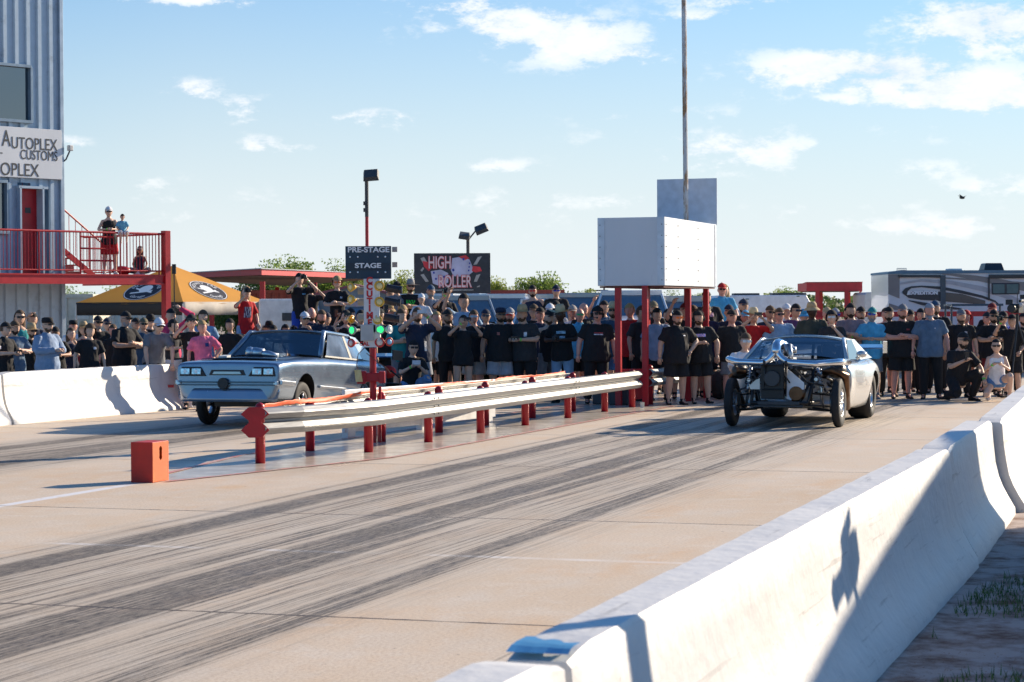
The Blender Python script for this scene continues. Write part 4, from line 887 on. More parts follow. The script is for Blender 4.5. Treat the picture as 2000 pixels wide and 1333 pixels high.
mb = MB(); t = empty('roof_rack_load', P(1460, 64.5), 0, 'dark covered rack load lying on the white camper trailer roof', 'rack load'); mb.box((0, .5, zat(1460, 576, 64.5)), (.75, .8, .09)); mb.box((1.25, .5, zat(1540, 575.5, 64.5)), (1.0, .8, .09)); mb.build('cover', DGREY, t, bevel=.02)
# red pipe fence on the right
pf = empty('pipe_fence', P(1590, 56), 0, 'low red pipe fence behind the crowd in front of the motorhome', 'fence'); k = 56 / FPX; zf = zat(1790, 614, 56)
mb = MB(); mb.box((4.0, 0, zf), (11.5, .06, .13)); mb.box((4.0, 0, zf - .5), (11.5, .05, .08)); mb.build('rail', RED, pf)
for i in range(9): mb = MB(); mb.box((-1.6 + i * 1.4, 0, zf / 2), (.10, .09, zf)); mb.build('post', RED, pf)
# black steel rack in front of the motorhome
rk = empty('steel_rack', P(1862, 50), 0, 'dark blue steel frame cart with flat top in front of the motorhome', 'cart'); zk = zat(1900, 596, 50)
mb = MB(); mb.box((.45, 0, zk), (1.15, 1.0, .05)); mb.build('top', mat('navy_steel', (.02, .05, .09), .4), rk)
for x in (-.1, 1.0): mb = MB(); mb.tube([(x * .9, -.3, 0), (x, -.3, zk)], .025, 6); mb.tube([(x * .9, .4, 0), (x, .4, zk)], .025, 6); mb.build('leg', mat('navy_steel', (.02, .05, .09), .4), rk)
mb = MB(); mb.box((.45, 0, .45), (1.1, .9, .1)); mb.build('seat', BLACK, rk)
mb = MB(); mb.lathe([(.05, -.08), (.28, -.08), (.30, 0), (.28, .08), (.05, .08)], (.1, -.4, .3), 'Y', 18); mb.lathe([(.05, -.08), (.28, -.08), (.30, 0), (.28, .08), (.05, .08)], (.85, -.4, .3), 'Y', 18); mb.build('wheel', RUBBER, rk)
# speakers / black boxes under the rail
for i, (px, Z, w, lab) in enumerate(((1178, 40.6, .34, 'black equipment case under the rail, left of its neighbour'), (1212, 40.2, .36, 'grey black equipment case under the rail beside the red post'))):
    t = empty('equipment_case', P(px, Z), R(-18), lab, 'case'); mb = MB(); mb.box((0, 0, .15), (w, .3, .29)); mb.build('case_body', DGREY, t, bevel=.015); mb = MB(); mb.tube([(-.06, -.15, .29), (-.06, -.15, .32), (.06, -.15, .32), (.06, -.15, .29)], .008, 6); mb.build('handle', BLACK, t)
mb = MB(); mb.box((0, 0, .05), (.07, .01, .10)); o = mb.build('paper_cup', mat('paper', (.75, .70, .58), .8), bevel=.003); o.location = P(1254, 39.0); tag(o, 'small pale paper card standing on the ground by the red leg', 'card')
# bird
mb = MB(); mb.sphere((0, 0, 0), (.09, .05, .04), 8, 5)
for s in (-1, 1): mb.add([(.05, 0, .02), (-.05, 0, .02), (-.09, s * .0, .10 + .02 * s), (s * .16, s * .1, .07)], [(0, 1, 3), (0, 1, 2)])
o = mb.build('bird', BLACK, smooth=False, thick=.006); o.location = P(1880, 70, zat(1880, 387, 70)); tag(o, 'small dark bird flying in the sky at the right', 'bird')
# power line pylon far off
py_ = empty('power_pole', P(1167, 160), 0, 'thin distant power poles beyond the parked cars', 'power pole'); mb = MB()
for dx in (-.5, .5): mb.tube([(dx, 0, 0), (dx, 0, zat(1167, 563, 160))], .07, 5)
mb.box((0, 0, zat(1167, 568, 160)), (1.6, .1, .1)); mb.build('pole', DGREY, py_)

# ------------------------------------------------------------------ trees
BARK = mat('bark', (.10, .075, .055), .9, bump=.4, bsc=20)
def leafmat(name, c, c2):
    m, nt, b = nodemat(name); N = nt.nodes.new; L = nt.links.new
    g = N('ShaderNodeNewGeometry'); r = N('ShaderNodeMix'); r.data_type = 'RGBA'; L(g.outputs['Random Per Island'], r.inputs['Factor']); r.inputs[6].default_value = (*c, 1); r.inputs[7].default_value = (*c2, 1); L(r.outputs[2], b.inputs['Base Color']); setp(b, Roughness=.55)
    t = N('ShaderNodeBsdfTranslucent'); L(r.outputs[2], t.inputs[0]); mx = N('ShaderNodeMixShader'); mx.inputs[0].default_value = .45; L(b.outputs[0], mx.inputs[1]); L(t.outputs[0], mx.inputs[2]); L(mx.outputs[0], nt.nodes['Material Output'].inputs[0]); return m
LEAF = [leafmat('leaves_mid', (.13, .22, .04), (.27, .36, .07)), leafmat('leaves_light', (.17, .24, .04), (.32, .36, .07)), leafmat('leaves_dark', (.09, .16, .04), (.18, .26, .06))]
def tree_mesh(seed, w, h, lm, dens=1.):
    rr = random.Random(seed); tr = MB(); lf = MB(); tips = []
    tr.tube([(0, 0, 0), (.05, 0, h * .25), (0, .05, h * .5)], [.05 * h / 3, .035 * h / 3, .02 * h / 3], 7)
    for i in range(13):
        a = rr.uniform(0, 6.28); z0 = h * rr.uniform(.25, .5); L_ = w * .5 * rr.uniform(.5, 1); z1 = h * rr.uniform(.5, .95)
        p1 = Vector((math.cos(a) * L_ * .5, math.sin(a) * L_ * .5, (z0 + z1) / 2)); p2 = Vector((math.cos(a) * L_, math.sin(a) * L_, z1))
        if z1 > h * .8: p2.x *= .5; p2.y *= .5
        tr.tube([(0, 0, z0), p1, p2], [.022 * h / 3, .014 * h / 3, .006 * h / 3], 5); tips += [(p2, .9), (p1, .6)]
        for _ in range(3):
            q = p2 + Vector((rr.gauss(0, 1), rr.gauss(0, 1), rr.gauss(0, .7))) * w * .09; tips.append((q, .6)); tr.tube([p1, q], .005 * h / 3, 4)
    for (c, s) in tips:
        n = int(300 * s * dens); R_ = w * .135 * rr.uniform(.6, 1.2)
        for _ in range(n):
            d = Vector((max(-1.5, min(1.5, rr.gauss(0, 1))), max(-1.5, min(1.5, rr.gauss(0, 1))), max(-1.3, min(1.2, rr.gauss(0, .8))))); p = c + d * R_ * .62
            a = Vector((rr.gauss(0, 1), rr.gauss(0, 1), rr.gauss(0, 1))).normalized(); b = a.orthogonal().normalized(); sz = w * .019 * rr.uniform(.6, 1.4)
            lf.add([p - a * sz, p + b * sz * .5, p + a * sz, p - b * sz * .5], [(0, 1, 2, 3)])
    return tr.mesh('trunk'), lf.mesh('crown'), lm
TM = [tree_mesh(11, 4, 3.6, 0), tree_mesh(12, 4.5, 3.4, 1), tree_mesh(13, 4.2, 3.8, 2), tree_mesh(14, 5, 3.0, 0)]
def tree(px, top, Z, wpx, kind, label, lm=0):
    base = TM[kind]; w0 = (4, 4.5, 4.2, 5)[kind]; h0 = (3.6, 3.4, 3.8, 3.0)[kind]
    t = empty('tree', P(px, Z), rnd.uniform(0, 6), label, 'tree', 'trees on the horizon beyond the parked cars'); s = 1.5 * wpx / FPX * Z / w0; sz = zat(px, top, Z) / h0; t.scale = (s, s, sz * .80)
    a = link('trunk', base[0], t); 
    if not a.data.materials: a.data.materials.append(BARK)
    key = ('cr', kind, lm)
    if key not in MC: me = base[1].copy(); me.materials.clear(); me.materials.append(LEAF[lm]); MC[key] = me
    link('crown', MC[key], t)
for a in ((540, 497, 100, 85, 0, 'bushy green tree left above the pavilion roof', 0), (593, 487, 102, 80, 1, 'tallest tree above the pavilion roof with gaps of sky', 0), (642, 500, 100, 75, 2, 'tree at the right end above the pavilion roof', 0),
          (690, 515, 104, 60, 3, 'tree partly hidden behind the stage sign', 1), (770, 519, 96, 75, 0, 'pale green tree between stage sign and billboard', 1), (968, 532, 98, 50, 1, 'narrow pale tree just right of the billboard', 1), (1000, 556, 110, 50, 3, 'low bush beside the round tree behind the container', 1),
          (1048, 523, 98, 82, 1, 'round green tree rising above the red container', 0), (1120, 568, 130, 50, 3, 'low distant tree right of the red container end', 1), (1160, 562, 130, 60, 3, 'low distant tree left of the scoreboard legs', 1), (1240, 566, 130, 60, 3, 'distant tree seen between scoreboard legs', 2), (1330, 562, 120, 60, 0, 'dark tree under the right side of the scoreboard', 0),
          (1380, 570, 125, 60, 3, 'low tree just right of the scoreboard legs', 1), (1515, 562, 110, 60, 3, 'bush above the white camper roof, left one', 1), (1555, 553, 108, 60, 1, 'bush above the white camper roof beside the red shelter', 0),
          (150, 552, 100, 70, 0, 'green tree under the deck beside the tower wall', 0), (215, 555, 104, 80, 2, 'green tree under the deck near the tent', 0), (270, 560, 104, 60, 1, 'tree behind the tent under the deck corner', 1), (560, 550, 100, 90, 3, 'green shrub seen under the pavilion, left', 2), (650, 552, 100, 90, 3, 'green shrub seen under the pavilion, right', 1), (460, 555, 100, 80, 3, 'green shrub between tent and pavilion post', 2)):
    tree(*a)
# tree line far off
rr = random.Random(3); mb = MB()
for i in range(26000):
    x = rr.uniform(-140, 150); hh = 2.6 + 1.3 * noise.noise(Vector((x * .09, 0, 0))) + .8 * noise.noise(Vector((x * .5, 3, 0))); p = Vector((x, 290 + rr.uniform(-4, 4), rr.uniform(0, 1) ** .7 * max(hh, .5)))
    a = Vector((rr.gauss(0, 1), rr.gauss(0, 1), rr.gauss(0, 1))).normalized(); b = a.orthogonal(); mb.add([p - a * .3, p + b * .2, p + a * .3, p - b * .2], [(0, 1, 2, 3)])
tag(mb.build('far_tree_line', LEAF[2]), 'far low line of brush along the horizon', 'tree line', kind='stuff')

# ------------------------------------------------------------------ unseen things added right of the picture to throw the long shadows
# added box trailer shape, its roof edge shades the near wall
bt = empty('hauler_shade_caster', (8.05, 11.4, 0), -math.atan2(.66, 5.08), 'tall white hauler shape added outside the view to shade the near wall', 'trailer')
mb = MB(); mb.box((1.2, 5.3, 2.2), (2.4, 10.6, 3.6)); mb.build('trailer_body', WHITE, bt, bevel=.05)
for y in (4.2, 5.3): mb = MB(); mb.lathe([(.05, -.1), (.33, -.1), (.35, 0), (.33, .1), (.05, .1)], (.12, y, .35), 'X', 20); mb.build('wheel', RUBBER, bt)
mb = MB(); mb.box((1.2, -.6, .4), (.1, 1.4, .1)); mb.build('drawbar', BLACK, bt)
fp = empty('shadow_post', (2.62, 8.72, 0), 0, 'thick post added outside the view to cast a stripe shadow', 'post'); mb = MB(); mb.tube([(0, 0, 0), (0, 0, 2.4)], .07, 12); mb.build('post', BARK, fp)  # unseen post added for the dark stripe on the near wall
# ------------------------------------------------------------------ vehicles
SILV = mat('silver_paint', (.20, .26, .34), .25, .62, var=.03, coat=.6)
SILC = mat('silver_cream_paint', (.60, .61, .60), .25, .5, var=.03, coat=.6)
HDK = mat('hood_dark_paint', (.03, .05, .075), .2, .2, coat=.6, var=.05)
BLKM = mat('engine_black', (.015, .016, .018), .4, .3, bump=.1, bsc=30)
ALU = mat('brushed_aluminium', (.55, .56, .58), .3, 1., var=.1, sc=20)
HEADL = mat('headlight_glass', (.55, .68, .75), .12, .5, var=.45, sc=28, coat=1.)
BRONZE = mat('heated_pipe', (.13, .07, .04), .35, .9, var=.3, sc=8)
def mirror(pts): return pts + [(-x, z) for x, z in reversed(pts)]
def shell(st, Mp, sub=2, cuts=(), name='body', m=SILV, parent=None, yoff=None, inner=BLKM):
    rings = []
    for i, (y, pts) in enumerate(st):
        ring = [Vector((x, y + (yoff(z) if (yoff and i == 0) else 0), z)) for x, z in pts]
        ring += [Vector((-p.x, p.y, p.z)) for p in reversed(ring)]
        rings.append([Mp @ p for p in ring])
    mb = MB(); mb.loft(rings); o = mb.build(name, [m, inner], None, smooth=True, sub=sub); bake(o)
    for (y, z, r, x0, x1) in cuts:
        c = MB(); c.lathe([(r, x0), (r, x1)], (0, y, z), 'X', 32); c.v = [Mp @ p for p in c.v]; co = c.build('cut', inner)
        co.data.materials.clear(); co.data.materials.append(inner)
        b = o.modifiers.new('b', 'BOOLEAN'); b.object = co; b.operation = 'DIFFERENCE'; b.solver = 'EXACT'; b.material_mode = 'TRANSFER'
        bake(o, co); D.objects.remove(co)
    if cuts:
        o.data.polygons.foreach_set('use_smooth', [True] * len(o.data.polygons)); 
        bm = bmesh.new(); bm.from_mesh(o.data)
        for e in bm.edges: e.smooth = e.calc_face_angle(3) < R(38)
        bm.to_mesh(o.data); bm.free()
    o.parent = parent
    return o
def pb(mb, Mp, *a, **k): mb.v = [Mp @ p for p in mb.v]; return mb.build(*a, **k)
def wheel(parent, x, y, r, w, ri=.2, spokes=10, hubc=ALU, z=None, steer=0, name='wheel', mount=0, dark=False):
    s = 1 if x > 0 else -1; z = r if z is None else z
    wt = D.objects.new(name, None)
    t = MB(); t.lathe([(ri, -w * .42), (ri + .03, -w * .5), (r * .86, -w * .52), (r * .97, -w * .42), (r, -w * .25), (r, w * .25), (r * .97, w * .42), (r * .86, w * .52), (ri + .03, w * .5), (ri, w * .42), (ri - .01, 0), (ri, -w * .42)], axis='X', n=36, cap=False)
    o = t.build(name, RUBBER, parent, smooth=True); o.location = (x, y, z); o.rotation_euler = (0, 0, steer)
    rm = MB(); rm.lathe([(ri + .004, w * .42 * s), (ri - .015, w * .40 * s), (ri - .02, w * .2 * s), (ri - .02, -w * .4 * s), (ri + .004, -w * .42 * s)], axis='X', n=30, cap=False)
    for k in range(spokes):
        a = 2 * math.pi * k / spokes; c_, s_ = math.cos(a), math.sin(a)
        rm.tube([(w * .22 * s, c_ * .03, s_ * .03), (w * .30 * s, c_ * ri * .55, s_ * ri * .55), (w * .28 * s, c_ * (ri - .01), s_ * (ri - .01))], [.018, .012, .014], 5)
    rm.lathe([(.05, -w * .3 * s), (.05, w * .36 * s), (.02, w * .42 * s)], axis='X', n=12)
    rm.build('rim', hubc, o, smooth=True)
    return o
def quadglass(p, n=8, bow=.05, axis=1, name='g'):
    """p: 4 corners (bl, br, tr, tl); grid bowed outward along given direction"""
    p = [Vector(q) for q in p]; nrm = (p[1] - p[0]).cross(p[3] - p[0]).normalized()
    mb = MB(); mb.grid(lambda a, b: p[0].lerp(p[1], a).lerp(p[3].lerp(p[2], a), b) + nrm * bow * math.sin(math.pi * a), n, 4); return mb
def mustang():
    t = empty('drag_coupe', W(-14.33, 31.1), TU, 'silver eighties drag coupe with four square headlights lifting its nose', 'car')
    Mp = Matrix.Translation((0, 2.55, .30)) @ Matrix.Rotation(-R(4.2), 4, 'X') @ Matrix.Translation((0, -2.55, -.32))
    def P6(xb, zb, xm, zm, xs, zs, xt, zt, c=.02): return [(0, zb), (xb * .6, zb), (xb, zb), (xb + .03, zb + .10), (xm, zm), (xs, zs), (xs - .004, zs + .04), (xt + .035, zt - .012), (xt - .04, zt + .003), (xt * .55, zt + c * .8), (0, zt + c)]
    st = [(-.96, P6(.70, .19, .82, .44, .83, .60, .78, .72)), (-.955, P6(.72, .18, .835, .43, .84, .60, .79, .73)), (-.90, P6(.76, .17, .85, .45, .855, .64, .80, .762)), (-.55, P6(.79, .17, .868, .48, .868, .70, .82, .80)),
          (-.1, P6(.80, .17, .88, .50, .875, .73, .81, .845)), (.35, P6(.80, .17, .885, .50, .88, .76, .79, .885)), (.75, P6(.80, .17, .885, .50, .88, .78, .77, .92)), (.95, P6(.80, .17, .885, .50, .88, .80, .78, .925, -.03)),
          (1.6, P6(.80, .17, .885, .50, .88, .81, .78, .93, -.05)), (2.5, P6(.80, .18, .885, .50, .88, .83, .78, .95, -.03)), (2.95, P6(.80, .2, .88, .52, .875, .84, .76, .965, .01)), (3.4, P6(.78, .25, .86, .55, .85, .84, .74, .955)),
          (3.52, P6(.74, .3, .83, .55, .82, .80, .72, .93)), (3.54, P6(.72, .32, .81, .55, .80, .78, .70, .90))]
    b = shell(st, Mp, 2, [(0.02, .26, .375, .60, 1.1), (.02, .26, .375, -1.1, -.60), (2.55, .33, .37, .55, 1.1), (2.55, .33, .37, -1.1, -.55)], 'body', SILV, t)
    # greenhouse
    zr = 1.355; A = [(-.78, .76, .935), (.78, .76, .935)]; Bt = [(-.63, 1.20, zr - .02), (.63, 1.20, zr - .02)]
    mb = MB(); mb.grid(lambda a, c: Vector(((a * 2 - 1) * (.655 + .01 * math.sin(c * 3.1)), 1.16 + c * 1.06 - .05 * (1 - (a * 2 - 1) ** 2) * (1 - c), zr - .04 + .045 * (1 - abs(a * 2 - 1) ** 4) + .012 * math.sin(c * 3.14))), 14, 8); pb(mb, Mp, 'roof', SILV, t, smooth=True, thick=.02)
    pb(quadglass([A[0], A[1], Bt[1], Bt[0]], 12, .06), Mp, 'windshield', DGLASS, t, smooth=True)
    for i, s in ((0, -1), (1, 1)): mb = MB(); mb.tube([A[i], Bt[i], (s * .63, 2.2, zr - .03)], .042, 8); pb(mb, Mp, 'pillar', SILV, t, smooth=True)
    for s in (-1, 1):
        def sx(y, z): return s * (.795 - (z - .93) / (zr - .93) * .14 + .012)
        def poly(pts, nm, m, o=0): mb = MB(); mb.add([(sx(y, z) + s * o, y, z) for y, z in pts], [tuple(range(len(pts)))]); return pb(mb, Mp, nm, m, t, thick=.006)
        poly([(.93, .955), (1.92, .955), (1.84, 1.30), (1.25, 1.30)], 'side_window', mat('side_glass', (.42, .48, .54), .06, .75, var=.5, sc=3.5, coat=1.))
        poly([(2.01, .955), (2.48, .975), (2.22, 1.26), (1.93, 1.295)], 'side_window', mat('side_glass'))
        poly([(1.92, .945), (2.01, .945), (1.93, 1.31), (1.84, 1.31)], 'window_trim', BLACK, .004)
        poly([(2.50, .96), (3.20, .955), (2.98, 1.03), (2.42, 1.32), (2.17, 1.335), (2.23, 1.26)], 'rear_pillar', SILV, .002)
        poly([(.85, .925), (2.52, .94), (2.52, .965), (.90, .952)], 'window_trim', BLACK, .006)
    pb(quadglass([(-.70, 3.12, .985), (.70, 3.12, .985), (.62, 2.2, 1.33), (-.62, 2.2, 1.33)], 8, -.03), Mp, 'rear_window', DGLASS, t, smooth=True)
    # front details
    yf = -.975
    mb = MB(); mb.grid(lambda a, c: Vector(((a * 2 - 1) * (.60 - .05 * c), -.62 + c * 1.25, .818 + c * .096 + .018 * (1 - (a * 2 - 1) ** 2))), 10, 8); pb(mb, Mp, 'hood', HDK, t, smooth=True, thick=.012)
    for s in (-1, 1):
        mb = MB(); mb.prism([(s * .35, .545), (s * .79, .545), (s * .755, .685), (s * .44, .685)], .06, Matrix.Translation((0, yf - .005, 0))); bz_ = pb(mb, Mp, 'headlight_bezel', BLACK, t, bevel=.006)
        for x in (.50, .685):
            mb = MB(); mb.box((s * x, yf - .014, .615), (.15, .03, .095)); h = pb(mb, Mp, 'headlight', HEADL, t, bevel=.008)
            mb = MB(); mb.box((s * x, yf - .022, .615), (.05, .03, .06)); pb(mb, Mp, 'bulb', mat('bulb_glass', (.8, .9, .95), .1, coat=1.), h, bevel=.01)
        mb = MB(); mb.box((s * .862, -.66, .455), (.045, .52, .07)); mb.box((s * .893, 1.3, .445), (.018, 1.6, .045)); pb(mb, Mp, 'side_moulding', mat('moulding', (.50, .53, .57), .25, .8), t, bevel=.01)
        mb = MB(); mb.box((s * .80, yf + .02, .44), (.07, .07, .075)); pb(mb, Mp, 'marker_lamp', mat('marker_clear', (.6, .65, .68), .12, .4), t, bevel=.015)
    mb = MB(); mb.prism([(-.30, .56), (.30, .56), (.26, .64), (-.26, .64)], .05, Matrix.Translation((0, yf + .003, 0))); pb(mb, Mp, 'grille', BLACK, t)
    mb = MB(); mb.prism([(-.24, .572), (.24, .572), (.215, .615), (-.215, .615)], .03, Matrix.Translation((0, yf - .01, 0))); pb(mb, Mp, 'grille_bar', mat('pale_bar', (.45, .55, .55), .3, .5), t, bevel=.004)
    mb = MB()
    for z, h in ((.455, .022), (.415, .02)): mb.box((0, yf - .002, z), (1.60, .03, h))
    pb(mb, Mp, 'bumper_strip', mat('bumper_strip', (.10, .14, .18), .25, .6), t, bevel=.006)
    mb = MB(); mb.lathe([(.085, -.03), (.085, .06), (.07, .06), (.065, -.02), (.002, -.01)], (-.05, yf - .01, .435), 'Y', 24); pb(mb, Mp, 'intake_hole', BLKM, t, smooth=False)
    mb = MB(); mb.grid(lambda a, c: Vector(((a * 2 - 1) * (.83 - .04 * (1 - c)), yf + .015 - .03 * (1 - c) + .10 * abs(a * 2 - 1) ** 6, .16 + .20 * c)), 20, 4); pb(mb, Mp, 'air_dam', SILV, t, smooth=True, thick=.015)
    # intake through the hood
    mb = MB(); mb.tube([(-.16, .15, .93), (-.05, .12, .96), (.10, .1, .95)], [.07, .085, .07], 12); mb.tube([(.0, .1, .95), (.20, .08, .93), (.34, .12, .90)], [.05, .055, .04], 10); mb.lathe([(.08, -.05), (.09, 0), (.07, .06)], (-.12, .1, .96), 'X', 16); pb(mb, Mp, 'turbo_intake', ALU, t, smooth=True)
    mb = MB(); mb.add([(-.62, .2, .90), (-.50, .2, .90), (-.40, -.15, .865), (-.52, -.2, .86)], [(0, 1, 2, 3)]); pb(mb, Mp, 'hood_vent', mat('vent_pale', (.6, .6, .58), .4), t, thick=.05)
    # cage and seat behind the glass
    mb = MB(); mb.tube([(-.6, 1.0, .6), (-.55, 1.5, 1.22), (.55, 1.5, 1.22), (.6, 1.0, .6)], .022, 8); mb.tube([(-.6, 1.9, .5), (-.54, 1.9, 1.22), (.54, 1.9, 1.22), (.6, 1.9, .5)], .022, 8); mb.tube([(-.55, 1.9, .6), (.5, 1.9, 1.2)], .02, 8); mb.tube([(.55, 1.5, 1.22), (.54, 1.9, 1.22)], .02, 8); mb.tube([(.1, 1.2, .9), (.5, 1.5, 1.2)], .018, 6); pb(mb, Mp, 'roll_cage', mat('cage_grey', (.25, .25, .26), .4), t, smooth=True)
    mb = MB(); mb.box((.38, 1.75, .85), (.42, .14, .62)); mb.box((.38, 1.55, .55), (.42, .4, .12)); pb(mb, Mp, 'seat', BLACK, t, bevel=.03)
    mb = MB(); mb.sphere((.36, 1.6, 1.10), (.12, .13, .14)); pb(mb, Mp, 'helmet', mat('helmet', (.12, .25, .35), .2, coat=1.), t, smooth=True)
    mb = MB(); mb.lathe([(.16, -.012), (.175, 0), (.16, .012)], (.38, 1.22, .93), 'Y', 20); pb(mb, Mp, 'steering_wheel', BLACK, t)
    text('window_writing', 'ST', .13, TEXTW, t, Mp @ Matrix.Translation((-.50, 1.10, 1.185)) @ Matrix.Rotation(R(31), 4, 'X') , .001, bold=-.002, sx=1.1)
    # rear wing
    mb = MB(); mb.box((0, 3.78, 1.10), (1.80, .42, .025), Matrix.Rotation(R(10), 3, 'X')); pb(mb, Mp, 'wing', mat('wing_blue', (.06, .16, .30), .2, .4, coat=.5), t, bevel=.01)
    for s in (-1, 1): mb = MB(); mb.box((s * .91, 3.78, 1.10), (.02, .46, .17)); pb(mb, Mp, 'wing_end_plate', BLACK, t, bevel=.004); mb = MB(); mb.tube([(s * .5, 3.4, .9), (s * .5, 3.75, 1.09)], .015, 6); pb(mb, Mp, 'wing_strut', BLACK, t)
    mb = MB(); mb.box((.55, 3.62, .62), (.28, .12, .3)); mb.tube([(.3, 3.6, .4), (.8, 3.75, .45)], .03); pb(mb, Mp, 'rear_hardware', BLKM, t)
    wheel(t, .77, 0, .335, .13, .19, 5, ALU); wheel(t, -.77, 0, .335, .13, .19, 5, ALU); wheel(t, .70, 2.55, .36, .30, .19, 8, ALU); wheel(t, -.70, 2.55, .36, .30, .19, 8, ALU)
    mb = MB(); mb.tube([(-.72, 0, .30), (-.3, .1, .36), (.3, .1, .36), (.72, 0, .30)], .03, 8); mb.box((0, -.2, .34), (.9, .5, .08)); mb.tube([(-.7, 0, .34), (-.45, .1, .7)], .03, 8); mb.tube([(.7, 0, .34), (.45, .1, .7)], .03, 8); mb.build('suspension', BLKM, t)
    return t
mustang()
t = empty('parachute_pack', W(-13.67, 35.15), TU, 'red round parachute pack on the tail of the eighties coupe', 'parachute pack')
mb = MB(); mb.sphere((0, 0, .70), (.14, .12, .11), 14, 9); mb.build('pack', mat('red_fabric', (.60, .03, .03), .8, bump=.4, bsc=12), t, smooth=True)
mb = MB(); mb.tube([(-.22, 0, .45), (-.15, -.05, .66), (.1, -.1, .72), (.2, 0, .6)], .018, 6); mb.box((.05, 0, .42), (.34, .12, .18)); mb.build('mount', BLKM, t)

def camaro():
    t = empty('drag_car', W(-6.28, 32.4), TU, 'silver seventies drag car without front bodywork, chrome turbo pipes showing', 'car')
    I = Matrix.Translation((0, 2.74, .3)) @ Matrix.Rotation(-R(1.2), 4, 'X') @ Matrix.Translation((0, -2.74, -.3))
    def P6(xb, zb, xm, zm, xs, zs, xt, zt, c=.02): return [(0, zb), (xb * .6, zb), (xb, zb), (xb + .04, zb + .09), (xm, zm), (xs, zs), (xt, zt), (xt * .55, zt + c * .8), (0, zt + c)]
    st = [(.70, P6(.74, .30, .86, .52, .86, .76, .78, .90)), (.72, P6(.76, .26, .88, .52, .88, .77, .79, .915)), (.88, P6(.78, .20, .90, .50, .90, .79, .78, .93)), (1.0, P6(.80, .18, .905, .50, .90, .80, .78, .92, -.04)), (1.7, P6(.80, .17, .905, .50, .895, .80, .76, .92, -.05)),
          (2.2, P6(.80, .17, .92, .52, .91, .80, .76, .93, -.03)), (2.74, P6(.84, .2, .95, .55, .95, .82, .78, .96)), (3.2, P6(.82, .24, .93, .56, .92, .84, .74, .99)), (3.62, P6(.78, .3, .88, .58, .86, .82, .70, .98)), (3.72, P6(.74, .34, .84, .58, .82, .78, .68, .94))]
    shell(st, I, 2, [(2.74, .36, .40, .50, 1.2), (2.74, .36, .40, -1.2, -.50)], 'body', SILC, t, yoff=lambda z: .38 * max(0, .62 - z) * 1.2)
    zr = 1.28; A = [(-.79, .80, .93), (.79, .80, .93)]; Bt = [(-.63, 1.42, zr - .03), (.63, 1.42, zr - .03)]
    mb = MB(); mb.grid(lambda a, c: Vector(((a * 2 - 1) * (.66 + .01 * math.sin(c * 3.1)), 1.37 + c * .80 - .08 * (1 - (a * 2 - 1) ** 2) * (1 - c), zr - .06 + .075 * (1 - abs(a * 2 - 1) ** 2.4) + .012 * math.sin(c * 3.14))), 16, 8); pb(mb, I, 'roof', SILC, t, smooth=True, thick=.02)
    pb(quadglass([A[0], A[1], Bt[1], Bt[0]], 14, .09), I, 'windshield', GLASS, t, smooth=True)
    for i, s in ((0, -1), (1, 1)): mb = MB(); mb.tube([A[i], Bt[i], (s * .63, 2.15, zr - .05)], .03, 8); pb(mb, I, 'pillar', SILC, t, smooth=True)
    mb = MB(); mb.grid(lambda a, c: Vector(((a * 2 - 1) * .79, .58 + .22 * c - .1 * math.sin(math.pi * a), .935 + .01 * c)), 12, 3); pb(mb, I, 'cowl', HDK, t, smooth=True, thick=.012)
    for s in (-1, 1):
        def sx(y, z): return s * (.79 - (z - .93) / (zr - .93) * .15 + .01)
        def poly(pts, nm, m, o=0): mb = MB(); mb.add([(sx(y, z) + s * o, y, z) for y, z in pts], [tuple(range(len(pts)))]); return pb(mb, I, nm, m, t, thick=.006)
        poly([(.94, .94), (2.02, .94), (1.95, 1.24), (1.48, 1.24)], 'side_window', DGLASS)
        poly([(2.02, .93), (3.25, .96), (2.95, 1.02), (2.25, 1.25), (1.95, 1.25)], 'rear_pillar', SILC, .002)
    pb(quadglass([(-.70, 3.10, .995), (.70, 3.10, .995), (.60, 2.16, 1.25), (-.60, 2.16, 1.25)], 8, -.04), I, 'rear_window', GLASS, t, smooth=True)
    mb = MB(); mb.sphere((.985, .98, 1.02), (.085, .10, .055), 14, 9); mb.tube([(.90, 1.0, .95), (.97, 1.0, 1.0)], .025, 8); pb(mb, I, 'mirror', SILC, t, smooth=True)
    text('window_writing', '54.', .13, TEXTW, t, I @ Matrix.Translation((-.50, 1.16, 1.165)) @ Matrix.Rotation(R(30), 4, 'X'), .001, sx=1.25)
    text('window_writing', 'NO', .11, mat('faint_lettering', (.30, .40, .48), .5), t, I @ Matrix.Translation((-.48, 1.02, 1.09)) @ Matrix.Rotation(R(30), 4, 'X'), .001, sx=1.25)
    # chassis
    mb = MB()
    for s in (-1, 1):
        mb.tube([(s * .40, -.45, .30), (s * .40, .6, .30)], .028, 8); mb.tube([(s * .42, -.42, .30), (s * .44, -.15, .62), (s * .62, .6, .88)], .024, 8); mb.tube([(s * .40, -.1, .30), (s * .44, -.1, .80)], .024, 8); mb.tube([(s * .44, -.1, .80), (s * .70, .6, .55)], .022, 8); mb.tube([(s * .3, -.40, .32), (s * .44, -.1, .7)], .02, 8)
    mb.tube([(-.42, -.45, .30), (.42, -.45, .30)], .026, 8); mb.tube([(-.44, -.12, .80), (.44, -.12, .80)], .022, 8); mb.tube([(-.4, 0, .28), (.4, 0, .28)], .03, 8)
    pb(mb, I, 'chassis_tubes', BLKM, t, smooth=True)
    mb = MB(); mb.box((0, -.30, .255), (.72, .40, .03)); mb.box((0, -.50, .30), (.62, .04, .05)); pb(mb, I, 'skid_plate', DGREY, t, bevel=.006)
